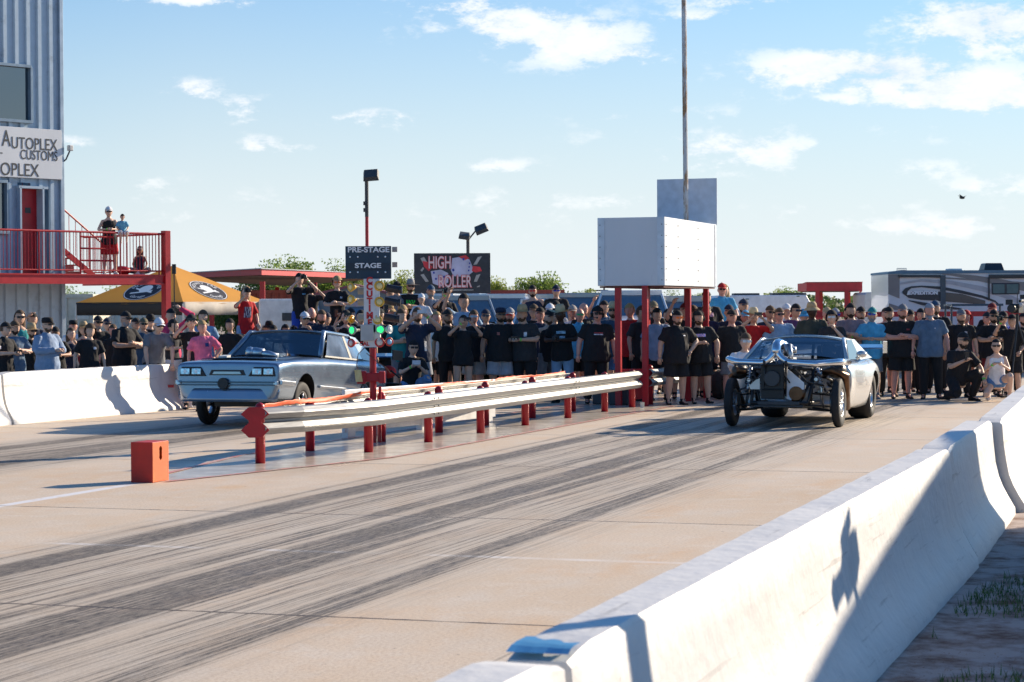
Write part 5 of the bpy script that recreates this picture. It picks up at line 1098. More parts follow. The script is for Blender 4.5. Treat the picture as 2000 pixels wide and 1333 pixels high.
    mb = MB(); mb.box((-.10, -.42, .62), (.34, .09, .52)); mb.box((-.10, -.47, .86), (.30, .04, .03)); mb.box((-.10, -.475, .50), (.32, .03, .02)); mb.box((-.10, -.47, .66), (.20, .03, .20)); r_ = pb(mb, I, 'radiator', BLKM, t, bevel=.012)
    mb = MB(); mb.lathe([(.11, -.02), (.12, 0), (.10, .02), (.03, .0)], (-.10, -.49, .66), 'Y', 20); pb(mb, I, 'fan', DGREY, r_)
    mb = MB(); mb.box((.0, .15, .62), (.46, .55, .40)); mb.box((-.19, .15, .84), (.16, .52, .11), Matrix.Rotation(R(-28), 3, 'Y')); mb.box((.19, .15, .84), (.16, .52, .11), Matrix.Rotation(R(28), 3, 'Y')); e_ = pb(mb, I, 'engine_block', BLKM, t, bevel=.02)
    mb = MB()
    for s in (-1, 1): mb.box((s * .27, .15, .87), (.11, .50, .07), Matrix.Rotation(R(s * 28), 3, 'Y'))
    mb.box((0, .15, .93), (.22, .42, .08)); pb(mb, I, 'valve_cover', ALU, e_, bevel=.015)
    mb = MB(); mb.prism([(.10, .36), (.17, .34), (.20, .50), (.36, .50), (.36, .60), (.12, .80), (.09, .78)], .012, Matrix.Translation((0, -.40, 0))); pb(mb, I, 'mount_plate', mat('white_plate', (.62, .66, .70), .4), t)
    mb = MB(); mb.prism([(-.44, .50), (-.30, .50), (-.30, .66), (-.36, .64), (-.46, .55)], .012, Matrix.Translation((0, -.40, 0))); pb(mb, I, 'mount_plate', STEEL, t)
    mb = MB(); mb.lathe([(.02, -.05), (.10, -.05), (.13, -.01), (.13, .05), (.02, .06)], (.24, -.36, .44), 'Y', 22); mb.lathe([(.03, -.04), (.07, -.04), (.07, .04)], (.02, -.40, .56), 'Y', 18); pb(mb, I, 'pulley', BRONZE, t)
    # chrome charge pipe: long horizontal bar with a Y into the turbo
    def pipe(pts, r): # rounded polyline
        q = []; pts = [Vector(p) for p in pts]
        for i, p in enumerate(pts):
            if i in (0, len(pts) - 1): q.append(p); continue
            a = p + (pts[i - 1] - p).normalized() * min(.06, (pts[i - 1] - p).length / 2); b = p + (pts[i + 1] - p).normalized() * min(.06, (pts[i + 1] - p).length / 2)
            q += [a.lerp(p, 0).lerp(p.lerp(b, 0), 0), a.lerp(p, .5).lerp(p.lerp(b, .5), .5), b]
        return q
    mb = MB(); mb.tube(pipe([(-.80, .15, .90), (-.80, -.30, .95), (-.62, -.50, .905), (-.20, -.52, .89), (-.08, -.50, 1.0), (-.05, -.46, 1.13)], .05), .048, 16); mb.tube(pipe([(.92, .15, .90), (.88, -.28, .91), (.52, -.50, .875), (.12, -.52, .90), (.0, -.50, 1.0), (-.03, -.46, 1.13)], .05), .048, 16)
    mb.tube(pipe([(-.04, -.48, 1.02), (-.04, -.46, 1.13), (-.04, -.30, 1.19), (.10, -.12, 1.08)], .06), [.07] * 8 if False else .072, 18); pb(mb, I, 'charge_pipe', CHROME, t, smooth=True)
    mb = MB(); mb.lathe([(.04, -.07), (.085, -.06), (.10, 0), (.085, .06), (.05, .08), (.05, .12)], (.10, -.28, 1.08), 'X', 22); mb.tube([(.12, -.34, 1.16), (.16, -.40, 1.0), (.14, -.34, .9)], .04, 10); pb(mb, I, 'turbocharger', STEEL, t, smooth=True)
    mb = MB()
    for x in (-.20, .12): mb.lathe([(.052, -.02), (.056, 0), (.052, .02)], (x, -.52, .89), 'X', 16)
    mb.tube([(-.2, -.5, .86), (-.22, -.45, .5)], .012, 6); mb.tube([(.12, -.5, .86), (.10, -.45, .4)], .012, 6)
    for x0, y0, z0, x1, y1, z1 in ((-.5, -.1, .8, -.2, -.2, .5), (.2, -.3, .8, .6, -.1, .55), (.5, 0, .85, .3, -.3, .7), (-.6, .2, .85, -.3, -.2, .75), (.05, -.46, .95, .15, -.42, .6)): mb.tube([(x0, y0, z0), ((x0 + x1) / 2, y0 - .1, (z0 + z1) / 2 - .06), (x1, y1, z1)], .013, 6)
    pb(mb, I, 'hose', BLACK, t, smooth=True)
    rr = random.Random(9)
    for _ in range(70):
        mb = MB(); c = Vector((rr.uniform(-.68, .72), rr.uniform(-.2, .45), rr.uniform(.42, .92))); s_ = [rr.uniform(.02, .09) for _ in range(3)]; mb.box(c, s_, Euler((rr.uniform(0, 3), rr.uniform(0, 3), 0)).to_matrix()); pb(mb, I, 'engine_fitting', mat('fittings', (.08, .09, .11), .35, .6, var=.9, sc=2), t, bevel=.005)
    for _ in range(14):
        mb = MB(); c = Vector((rr.uniform(-.62, .66), rr.uniform(-.25, .2), rr.uniform(.45, .86))); mb.lathe([(.0, -.03), (.028, -.03), (.028, .03), (.0, .03)], c, rr.choice('XYZ'), 10); pb(mb, I, 'engine_fitting', ALU, t)
    mb = MB()
    mb.tube([(.45, .2, .72), (.72, -.02, .78), (.88, .12, .70), (.84, .42, .42), (.80, .7, .22)], .062, 12); pb(mb, I, 'exhaust_pipe', BRONZE, t, smooth=True); mb = MB(); mb.tube([(-.45, .2, .72), (-.70, .0, .78), (-.84, .15, .70), (-.80, .42, .42), (-.78, .7, .22)], .055, 12)
    pb(mb, I, 'exhaust_pipe', BRONZE, t, smooth=True)
    mb = MB(); mb.sphere((.74, .18, .78), (.15, .2, .12), 14, 9); pb(mb, I, 'turbine_housing', mat('turbine_dark', (.06, .055, .05), .45, .6), t, smooth=True); mb = MB(); mb.sphere((-.72, .18, .76), (.13, .2, .12), 14, 9); pb(mb, I, 'turbine_housing', mat('turbine_dark', (.06, .055, .05), .45, .6), t, smooth=True)
    for s in (-1, 1):
        mb = MB(); x0, x1 = s * .50, s * .58
        mb.tube([(x1, -.06, .22), (x0, -.06, .82)], .022, 10); mb.tube([(x1 - s * .01, -.06, .45), (x0 + s * .02, -.06, .60)], .032, 10); co = pb(mb, I, 'shock_absorber', ALU, t, smooth=True)
        mb = MB(); n = 90; mb.tube([(x1 + (x0 - x1) * (.42 + .55 * i / n) + .05 * math.cos(i * .5), -.06 + .05 * math.sin(i * .5), .22 + .60 * (.42 + .55 * i / n)) for i in range(n + 1)], .008, 5); pb(mb, I, 'coil_spring', STEEL, co, smooth=True)
        mb = MB(); mb.tube([(s * .38, -.22, .27), (s * .70, -.02, .24)], .017, 8); mb.tube([(s * .38, .22, .27), (s * .70, .02, .24)], .017, 8); mb.tube([(s * .42, -.18, .50), (s * .68, 0, .47)], .014, 8); mb.tube([(s * .42, .18, .50), (s * .68, 0, .47)], .014, 8); mb.tube([(s * .36, -.30, .33), (s * .70, -.12, .31)], .012, 8); mb.box((s * .70, 0, .35), (.05, .09, .30)); mb.build('control_arm', BLKM, t)
        mb = MB(); mb.lathe([(.02, -.01), (.14, -.01), (.14, .01), (.02, .01)], (s * .715, 0, .355), 'X', 22); mb.build('brake_disc', STEEL, t)
        wheel(t, s * .80, 0, .36, .12, .205, 14, ALU)
        wheel(t, s * .70, 2.74, .37, .36, .20, 10, ALU)
    # cage, seat, wing
    mb = MB(); mb.tube([(-.66, .9, .6), (-.60, 1.45, 1.19), (.60, 1.45, 1.19), (.66, .9, .6)], .022, 8); mb.tube([(-.66, 2.0, .5), (-.58, 2.0, 1.19), (.58, 2.0, 1.19), (.66, 2.0, .5)], .022, 8); mb.tube([(.08, 1.95, 1.2), (.02, 1.98, .6)], .025, 8); mb.tube([(.22, 1.95, 1.2), (.16, 1.98, .6)], .025, 8); mb.tube([(-.6, 1.95, .9), (.6, 1.95, .9)], .02, 8); pb(mb, I, 'roll_cage', mat('cage_blue', (.06, .12, .20), .4), t, smooth=True)
    mb = MB(); mb.box((.38, 1.75, .85), (.42, .14, .6)); pb(mb, I, 'seat', BLACK, t, bevel=.03)
    mb = MB(); mb.sphere((.38, 1.6, 1.08), (.125, .13, .14)); pb(mb, I, 'helmet', mat('helmet_dark', (.02, .05, .09), .15, coat=1.), t, smooth=True)
    mb = MB(); mb.box((.0, 3.72, 1.14), (1.84, .36, .022), Matrix.Rotation(R(9), 3, 'X')); pb(mb, I, 'wing', mat('wing_blue'), t, bevel=.008)
    for s in (-1, 1): mb = MB(); mb.box((s * .93, 3.72, 1.13), (.018, .42, .20)); pb(mb, I, 'wing_end_plate', SILC, t, bevel=.008)
    mb = MB(); mb.tube([(-.4, 3.4, .95), (-.4, 3.7, 1.13)], .014, 6); mb.tube([(.4, 3.4, .95), (.4, 3.7, 1.13)], .014, 6); pb(mb, I, 'wing_strut', BLACK, t)
camaro()
# small buggy front wheel beside the drag car
t = empty('pit_cart', P(1446, 42.2), R(-18), 'small black pit cart half hidden behind the stripped drag car', 'cart')
for x in (-.42, .42):
    for y in (0, 1.2): mb = MB(); mb.lathe([(.05, -.09), (.26, -.09), (.28, 0), (.26, .09), (.05, .09)], (x, y, .28), 'X', 20); mb.build('wheel', RUBBER, t, smooth=False)
mb = MB(); mb.box((0, .6, .42), (.7, 1.6, .10)); mb.box((0, 1.1, .62), (.6, .5, .3)); mb.build('frame', BLACK, t, bevel=.02)
mb = MB(); mb.box((0, -.05, .58), (.60, .3, .16)); mb.build('nose', mat('cart_grey', (.35, .38, .38), .4), t, bevel=.04)

# parked vehicles
def parked(px, Z, kind, col, rz, label, H=None):
    t = empty('parked_' + kind, P(px, Z), rz * .13 * (1 if px % 2 else -1), label, {'suv': 'car', 'pickup': 'pickup truck', 'van': 'van', 'car': 'car'}[kind], 'vehicles parked behind the crowd')
    I = Matrix(); m = mat('car_paint_%d%d%d' % tuple(int(c * 100) for c in col), col, .22, .2, var=.03, coat=.8)
    L_, Wd, zh, zt, y0 = {'suv': (4.8, .95, 1.28, 1.84, 1.25), 'pickup': (5.6, .99, 1.40, 1.94, 1.5), 'van': (5.2, 1.0, 1.45, 2.10, .7), 'car': (4.6, .88, 1.0, 1.42, 1.3)}[kind]
    yr = {'suv': 4.6, 'pickup': 3.5, 'van': 5.05, 'car': 3.9}[kind]
    def pr(w, zb, zt_): return [(0, zb), (w * .9, zb), (w, zb + .12), (w, zt_ - .15), (w * .95, zt_ - .02), (w * .6, zt_), (0, zt_ + .02)]
    st = [(0, pr(Wd * .9, .38, zh - .16)), (.06, pr(Wd * .94, .32, zh - .1)), (.5, pr(Wd, .3, zh)), (y0, pr(Wd, .3, zh + .06)), (L_ * .6, pr(Wd, .3, zh + .08)), (L_ - .1, pr(Wd, .34, zh + .08)), (L_, pr(Wd * .95, .4, zh))]
    shell(st, I, 1, [(.95, .42, .44, .6, 1.3), (.95, .42, .44, -1.3, -.6), (L_ - 1.15, .42, .44, .6, 1.3), (L_ - 1.15, .42, .44, -1.3, -.6)], 'body', m, t)
    w0, w1 = Wd * .92, Wd * .74; zb = zh + .04
    mb = MB(); ys = [y0 - .25, y0 + (.55 if kind != 'van' else .6)]; ye = [yr + .05, yr - (.25 if kind != 'car' else .7)]
    mb.add([(-w0, ys[0], zb), (w0, ys[0], zb), (w0, ye[0], zb), (-w0, ye[0], zb), (-w1, ys[1], zt), (w1, ys[1], zt), (w1, ye[1], zt), (-w1, ye[1], zt)], [(0, 1, 5, 4), (1, 2, 6, 5), (2, 3, 7, 6), (3, 0, 4, 7), (4, 5, 6, 7)])
    mb.build('windows', mat('car_glass', (.16, .20, .23), .15, .5, coat=1.), t, bevel=.05)
    mb = MB(); mb.box((0, (ys[1] + ye[1]) / 2, zt + .02), (2 * w1 + .04, ye[1] - ys[1] + .10, .12))
    for s in (-1, 1):
        mb.tube([(s * w0, ys[0], zb), (s * w1, ys[1], zt)], .035, 6); mb.tube([(s * w0, ye[0], zb), (s * w1, ye[1], zt)], .05, 6); ym = (ys[1] + ye[1]) / 2; mb.tube([(s * w0, ym + .1, zb), (s * (w1 + .005), ym, zt)], .035, 6)
    mb.build('roof', m, t, bevel=.015)
    mb = MB(); mb.box((0, -.01, zh - .32), (Wd * 1.0, .05, .26)); mb.build('grille', mat('grille_dark', (.04, .04, .045), .3, .5), t, bevel=.02)
    for s in (-1, 1):
        mb = MB(); mb.box((s * Wd * .74, .0, zh - .26), (.30, .08, .17)); mb.build('headlight', HEADL, t, bevel=.03); mb = MB(); mb.box((s * (Wd + .12), y0 + .1, zh + .14), (.20, .10, .16)); mb.build('mirror', BLACK, t, bevel=.03)
        for y in (.95, L_ - 1.15): wheel(t, s * (Wd - .14), y, .39, .24, .24, 6, ALU)
    if kind == 'pickup': mb = MB(); mb.box((0, (yr + L_) / 2, zh + .14), (Wd * 1.7, L_ - yr - .3, .04)); mb.build('bed_cover', BLACK, t, bevel=.01)
    if H: t.scale = (1, 1, H / (zt + .04))
    return t
WH, BK, SV, RD, BL = (.72, .73, .74), (.02, .025, .03), (.38, .40, .42), (.30, .03, .03), (.05, .12, .22)
for a in ((575, 72, 'suv', WH, R(35), 'white off-roader behind the two boys filming from above', 2.05), (800, 53, 'pickup', WH, R(60), 'white pickup truck left of the billboard, behind the tall men', 2.1), (862, 56, 'car', WH, R(70), 'white hatchback directly under the billboard', 2.1),
          (905, 53, 'suv', SV, R(25), 'silver off-roader under the right half of the billboard', 2.05), (962, 55, 'pickup', WH, R(20), 'white pickup truck by the right billboard post', 2.1), (1030, 57, 'suv', SV, R(75), 'silver grey off-roader left of the sleeveless man', 2.1), (1062, 53, 'car', WH, R(30), 'white saloon between the two elevated men', 1.95),
          (1128, 53, 'van', SV, R(80), 'silver van with dark glass right of the elevated men', 2.1), (1165, 58, 'suv', WH, R(15), 'white off-roader near the left scoreboard leg', 2.05), (1232, 52, 'pickup', WH, R(28), 'white pickup truck between the front scoreboard legs', 2.15), (1306, 53, 'car', SV, R(80), 'grey saloon with dark glass under the scoreboard', 2.0),
          (1385, 57, 'suv', WH, R(10), 'white off-roader behind the man in the light blue shirt', 1.95), (1215, 66, 'pickup', SV, R(75), 'silver pickup truck in the second row under the scoreboard', 2.0), (735, 58, 'suv', SV, R(70), 'grey off-roader behind the starting lights', 1.9), (985, 70, 'pickup', WH, R(80), 'white pickup truck in the second row near the container', 2.1), (1090, 72, 'suv', WH, R(70), 'white off-roader in the second row by the container end', 2.1),
          (870, 70, 'pickup', WH, R(85), 'white pickup truck in the second row behind the billboard', 2.2)):
    parked(*a)
# ------------------------------------------------------------------ people
HC = Vector((0, -.035, 1.60))
def headshape(d):
    """radius multiplier point for unit direction d (front is -y)"""
    x, y, z = d; p = Vector((x * .077, y * .098, z * .118))
    if z < 0: p.x *= 1 - .30 * z * z; p.y = p.y * (1 - .12 * z * z) if y < 0 else p.y * (1 - .35 * z * z)
    f = max(0, -y)
    def g(cx, cz, sx_, sz_): return math.exp(-((x - cx) / sx_) ** 2 - ((z - cz) / sz_) ** 2) * f
    p.y -= .024 * g(0, -.16, .13, .16) + .010 * g(0, .02, .10, .2)      # nose
    p.y -= .008 * g(0, -.62, .30, .16) + .006 * g(0, .26, .6, .12)      # chin, brow
    p.y += .010 * g(.36, .05, .18, .12) + .010 * g(-.36, .05, .18, .12) # eye sockets
    p.y -= .006 * g(0, -.40, .24, .07)
    return p
def head_mb(mb, M, s=1., cond=None, n=22, m=16, off=0.):
    vs = []; 
    for i in range(m + 1):
        t = math.pi * min(max(i / m, .002), .998)
        for k in range(n):
            a = 2 * math.pi * k / n; d = Vector((math.sin(t) * math.sin(a), -math.sin(t) * math.cos(a), math.cos(t))); p = headshape(d) if off == 0 else headshape(d) + d * off
            vs.append((M @ (p * s), d))
    fs = []
    for i in range(m):
        for k in range(n):
            f = (i * n + k, i * n + (k + 1) % n, (i + 1) * n + (k + 1) % n, (i + 1) * n + k)
            if cond is None or all(cond(vs[j][1]) for j in f): fs.append(f)
    used = sorted({j for f in fs for j in f}); ix = {j: q for q, j in enumerate(used)}
    mb.add([vs[j][0] for j in used], [tuple(ix[j] for j in f) for f in fs])
def V(*a): return Vector(a)
# arm targets: (elbow, wrist) for side +1 (viewer right) and -1; feet standing
ARMS = {
 'down': ((V(.27, .03, 1.14), V(.29, -.05, .88)), (V(-.27, .03, 1.14), V(-.29, -.04, .88))),
 'cross': ((V(.29, -.10, 1.15), V(-.04, -.25, 1.20)), (V(-.29, -.10, 1.15), V(.05, -.22, 1.15))),
 'phone2': ((V(.33, -.24, 1.36), V(.10, -.34, 1.58)), (V(-.33, -.24, 1.36), V(-.10, -.34, 1.58))),
 'phone1': ((V(.27, .02, 1.14), V(.22, -.17, .98)), (V(-.31, -.22, 1.33), V(-.12, -.36, 1.60))),
 'raise1': ((V(.27, .03, 1.14), V(.28, -.05, .88)), (V(-.34, -.12, 1.50), V(-.24, -.22, 1.76))),
 'hold': ((V(.29, -.04, 1.16), V(.06, -.30, 1.17)), (V(-.29, -.04, 1.16), V(-.06, -.30, 1.17))),
 'hip': ((V(.36, .06, 1.18), V(.20, -.06, 1.02)), (V(-.27, .03, 1.14), V(-.29, -.04, .88))),
 'belly': ((V(.30, -.02, 1.15), V(.28, -.06, .90)), (V(-.30, -.04, 1.15), V(-.02, -.26, 1.16))),
 'chin': ((V(.25, -.17, 1.17), V(.05, -.22, 1.42)), (V(-.25, -.08, 1.14), V(.04, -.24, 1.16))),
 'shade': ((V(.27, .03, 1.14), V(.22, -.16, 1.0)), (V(-.34, -.14, 1.50), V(-.10, -.20, 1.70))),
 'over': ((V(.40, -.05, 1.62), V(.16, -.06, 1.78)), (V(-.27, .03, 1.14), V(-.22, -.16, 1.0))),
 'lean': ((V(.24, -.22, 1.22), V(.22, -.36, 1.02)), (V(-.24, -.22, 1.22), V(-.22, -.36, 1.02))),
 'squat': ((V(.30, -.20, 1.18), V(.24, -.42, 1.02)), (V(-.28, -.16, 1.18), V(-.16, -.38, 1.36))),
 'squat2': ((V(.24, -.16, 1.18), V(.07, -.36, 1.34)), (V(-.24, -.16, 1.18), V(-.07, -.36, 1.34))),
 'carry': ((V(.28, -.12, 1.18), V(.10, -.28, 1.22)), (V(-.28, -.06, 1.16), V(-.02, -.26, 1.10))),
 'floor': ((V(.25, -.08, 1.16), V(.16, -.28, 1.02)), (V(-.25, -.08, 1.16), V(-.16, -.28, 1.02))),
 'sit': ((V(.25, -.08, 1.16), V(.12, -.28, 1.06)), (V(-.25, -.08, 1.16), V(-.12, -.28, 1.06)))}
LEANS = {'lean': 28, 'squat': 12, 'squat2': 10, 'sit': 8, 'phone2': -3, 'carry': -4}
def rig(pose, fat, fem):
    a = R(LEANS.get(pose, 0)); drop = 0
    legs = {s: (V(s * .10, 0, .90), V(s * .125, -.02, .50), V(s * .14, .02, .09), V(s * .17, -.14, .035)) for s in (1, -1)}
    if pose in ('squat', 'squat2'):
        drop = .56; legs = {1: (V(.10, .02, .36), V(.24, -.36, .50), V(.22, -.14, .09), V(.25, -.30, .035)), -1: (V(-.10, .02, .36), V(-.22, -.36, .14), V(-.16, .06, .10), V(-.17, .18, .05))}
    if pose == 'sit': drop = .45; legs = {s: (V(s * .1, 0, .45), V(s * .14, -.42, .47), V(s * .12, -.40, .10), V(s * .13, -.54, .04)) for s in (1, -1)}
    if pose == 'floor': drop = .80; legs = {s: (V(s * .1, 0, .10), V(s * .32, -.30, .16), V(s * -.04, -.36 - .05 * s, .07), V(s * -.16, -.38, .05)) for s in (1, -1)}
    piv = V(0, 0, .92); up = Matrix.Translation(V(0, 0, -drop)) @ Matrix.Translation(piv) @ Matrix.Rotation(a, 4, 'X') @ Matrix.Translation(-piv)
    return up, legs
def ell(c, rx, ry, n=14, M=None, belly=0.):
    r = []
    for k in range(n):
        t = 2 * math.pi * k / n; x, y = rx * math.cos(t), ry * math.sin(t)
        if y < 0: y *= 1 + belly
        p = Vector(c) + Vector((x, y, 0)); r.append(M @ p if M else p)
    return r
def torso(fat, fem, ex=0., z0=None, hang=0.):
    f = fat; b = (f - 1)
    w = [(.80, .150, .115, .3), (.90, .168, .12, .4), (1.0, .150 if not fem else .140, .108, .7), (1.10, .148 if not fem else .128, .105, .9), (1.2, .162 if not fem else .142, .11, .7), (1.30, .178 if not fem else .152, .112 if not fem else .122, .4), (1.37, .165 if not fem else .145, .10, .2), (1.42, .120, .088, .1), (1.455, .078, .07, 0)]
    out = []
    for z, rx, ry, k in w:
        g = 1 + b * (.95 if z < 1.15 else .75 if z < 1.25 else .55 if z < 1.33 else .32); out.append((z, rx * g + ex + hang * max(0, 1.2 - z), ry * g + ex + hang * max(0, 1.2 - z), b * k * .9))
    return out
def hand(mb, w, e, s, curl=1.):
    """palm plus five bent fingers, continuing from the wrist"""
    d = (w - e).normalized(); side = d.cross(Vector((0, 0, 1))); side = side.normalized() if side.length > .1 else Vector((1, 0, 0)); nr = side.cross(d).normalized()
    if s * side.x < 0: side = -side
    pc = w + d * .045; mb.tube([w - d * .01, w + d * .03, w + d * .075], [.024, .036, .030], 8)
    for i, (o, l) in enumerate(((-.030, .060), (-.010, .072), (.011, .068), (.030, .052))):
        b = w + d * .07 + side * o; m_ = b + d * l * .5 - nr * .012 * curl; t = m_ + d * l * .32 - nr * .026 * curl; mb.tube([b - d * .02, b, m_, t], [.0095, .0095, .0085, .006], 5)
    b = w + d * .02 - side * .028; mb.tube([b, b - side * .026 + d * .02, b - side * .030 + d * .05], [.012, .0105, .008], 5)
BODYC = {}
def remesh(mb, vs, name, smooth_it=4, disp=0.):
    o = mb.build(name, SKIN); m = o.modifiers.new('r', 'REMESH'); m.mode = 'VOXEL'; m.voxel_size = vs
    m2 = o.modifiers.new('s', 'SMOOTH'); m2.iterations = smooth_it; m2.factor = .5
    COL.objects.unlink(o); me = evalmesh(o); D.objects.remove(o)
    if disp:
        nr = [n.vector.copy() for n in me.vertex_normals]; out = []
        for v, n_ in zip(me.vertices, nr):
            c = v.co; q = noise.noise(Vector((c.x * 9, c.y * 9, c.z * 5))) + .6 * noise.noise(Vector((c.x * 22 + 5, c.y * 22, c.z * 10))); out += list(c + n_ * (q * disp))
        me.vertices.foreach_set('co', out); me.update()
    me.polygons.foreach_set('use_smooth', [True] * len(me.polygons)); return me
def body(pose, fat, fem):
    key = (pose, fat, fem)
    if key in BODYC: return BODYC[key]
    up, legs = rig(pose, fat, fem); b = fat - 1; wf = .9 if fem else 1.; q = {}
    sh = {s: V(s * (.165 * wf + b * .06), .0, 1.385) for s in (1, -1)}
    arms = {}
    for i, s in enumerate((1, -1)):
        e, w = ARMS[pose][i]; k = 1 + b * (.30 if pose not in ('cross', 'hold') else .12); e = V(e.x * k * (.96 if fem else 1), e.y - b * .04, e.z); w = V(w.x * (1 + b * .35 if abs(w.x) > .2 else 1), w.y - b * .16 * (abs(w.x) < .25), w.z)
        arms[s] = (sh[s], e, w)
    mb = MB()
    mb.loft([ell((0, 0, z), rx, ry, 14, up, bl) for z, rx, ry, bl in torso(fat, fem)])
    mb.tube([up @ V(0, .01, 1.42), up @ V(0, -.005, 1.50), up @ V(0, -.02, 1.58)], [.060 + b * .03, .049 + b * .035, .047 + b * .02], 12)
    HM = up @ Matrix.Translation(HC + V(0, 0, .02)) @ Matrix.Rotation(-R(LEANS.get(pose, 0)) * .7, 4, 'X') @ Matrix.Scale(1.13, 4)
    ra = .046 + b * .035 - (.008 if fem else 0)
    for s in (1, -1):
        a, e, w = (up @ p for p in arms[s]); mb.tube([a.lerp(up @ V(0, 0, 1.40), .3), a, a.lerp(e, .35), e], [ra, ra * 1.22, ra * 1.02, ra * .80], 10); mb.tube([e, e.lerp(w, .3), w], [ra * .80, ra * .82, ra * .52], 10)
        h, k, an, to = legs[s]; tl = .083 + b * .05; mb.tube([h + V(0, 0, .04), h.lerp(k, .4), k], [tl * 1.08, tl * .92, .056 + b * .03], 12); mb.tube([k, k.lerp(an, .35) + V(0, .012, 0), an], [.056 + b * .03, .055 + b * .03, .036 + b * .012], 10)
        mb.tube([an, an - V(0, 0, .04), to], [.036, .035, .03], 8)
    me = remesh(mb, .017, 'body', 3)
    # append head, ears, eyes, mouth, hands to the same mesh
    bm = bmesh.new(); bm.from_mesh(me)
    x = MB(); head_mb(x, HM)
    for s in (1, -1):
        x.sphere(HM @ V(s * .074, .008, -.008), (.014, .022, .032), 8, 6); a, e, w = (up @ p for p in arms[s]); hand(x, w, e, s)
    x.m = 1
    for s in (1, -1): x.sphere(HM @ V(s * .030, -.089, .012), (.014, .007, .008), 8, 5); x.box(HM @ V(s * .031, -.094, .034), (.034, .010, .008))
    x.m = 2; x.sphere(HM @ V(0, -.094, -.052), (.024, .010, .008), 8, 5)
    xm = x.mesh('x', True); bm.from_mesh(xm); bm.to_mesh(me); bm.free(); me.name = 'body'
    me.materials.clear(); [me.materials.append(m) for m in (SKIN, EYE, LIP)]
    me.polygons.foreach_set('use_smooth', [True] * len(me.polygons))
    q = dict(me=me, up=up, HM=HM, arms={s: tuple(up @ p for p in arms[s]) for s in arms}, legs=legs, fat=fat, fem=fem, pose=pose)
    BODYC[key] = q; return q
def shirt(q, kind):
    key = (q['pose'], q['fat'], q['fem'], 'shirt', kind)
    if key in BODYC: return BODYC[key]
    mb = MB(); b = q['fat'] - 1; ts = torso(q['fat'], q['fem'], .016, hang=.05 if kind != 'dress' else .0)
    if kind == 'dress': ts = [(.62, .20 + b * .1, .17 + b * .1, b * .3), (.72, .19 + b * .1, .155 + b * .1, b * .4)] + ts
    if kind in ('tank', 'dress'): ts = [t for t in ts if t[0] < 1.42] + [(1.43, .10, .08, 0)]
    if q['pose'] in ('squat', 'squat2', 'sit', 'floor'): ts = [t for t in ts if t[0] > .85]
    if q['pose'] not in ('squat', 'squat2', 'sit', 'lean', 'floor'): ts = [(z - (.03 * (z < .85)), rx, ry, bl) for z, rx, ry, bl in ts]
    mb.loft([ell((0, 0, z), rx, ry, 16, q['up'], bl) for z, rx, ry, bl in ts])
    ra = .056 + b * .037 - (.008 if q['fem'] else 0)
    for s in (1, -1):
        a, e, w = q['arms'][s]
        if kind in ('tee', 'polo'): mb.tube([a.lerp(q['up'] @ V(0, 0, 1.40), .35), a, a.lerp(e, .45), a.lerp(e, .80)], [ra * 1.05, ra * 1.25, ra * 1.18, ra * 1.28], 12)
        if kind == 'long': mb.tube([a.lerp(q['up'] @ V(0, 0, 1.40), .35), a, a.lerp(e, .5), e], [ra * 1.05, ra * 1.28, ra * 1.15, ra * 1.05], 12); mb.tube([e, e.lerp(w, .5), e.lerp(w, .95)], [ra * 1.05, ra * .95, ra * .85], 12)
    if kind in ('polo', 'long'):
        mb.lathe([(.070 + b * .03, 1.44), (.066 + b * .03, 1.49)], (0, .0, 0), n=12) if not LEANS.get(q['pose']) else None
    me = remesh(mb, .016, 'shirt', 3, .012); me.materials.clear(); me.materials.append(CLOTH); BODYC[key] = me; return me
def trousers(q, kind):
    key = (q['pose'], q['fat'], q['fem'], 'leg', kind)
    if key in BODYC: return BODYC[key]
    mb = MB(); b = q['fat'] - 1; lg = q['legs']; hz_ = lg[1][0].z + .02; g = 1 + b * .75
    if q['pose'] in ('squat', 'squat2', 'sit', 'floor'): rings = [(hz_ - .12, .15, .13), (hz_, .185, .14), (hz_ + .12, .172, .13)]
    else: rings = [(.80, .165, .125), (.88, .182, .135), (.99, .168, .122)]
    mb.loft([ell((0, 0, z), rx * g, ry * g, 14, None, b * .3) for z, rx, ry in rings])
    for s in (1, -1):
        h, k, an, to = lg[s]; tl = .094 + b * .05
        if kind == 'shorts':
            e = k.lerp(h, .06); mb.tube([h + V(0, 0, .03), h.lerp(e, .5), e], [tl * 1.08, tl * 1.08, tl * 1.08 + .006], 14)
        elif kind == 'hotpants': e = h.lerp(k, .36); mb.tube([h + V(0, 0, .03), e], [tl * 1.04, tl * 1.06], 14)
        else: mb.tube([h + V(0, 0, .03), h.lerp(k, .5), k], [tl * 1.08, tl * 1.0, .078 + b * .03], 14); mb.tube([k, k.lerp(an, .5), an.lerp(k, .02)], [.078 + b * .03, .076 + b * .02, .070], 14)
    me = remesh(mb, .016, 'trousers', 3, .006); me.materials.clear(); me.materials.append(CLOTH); BODYC[key] = me; return me
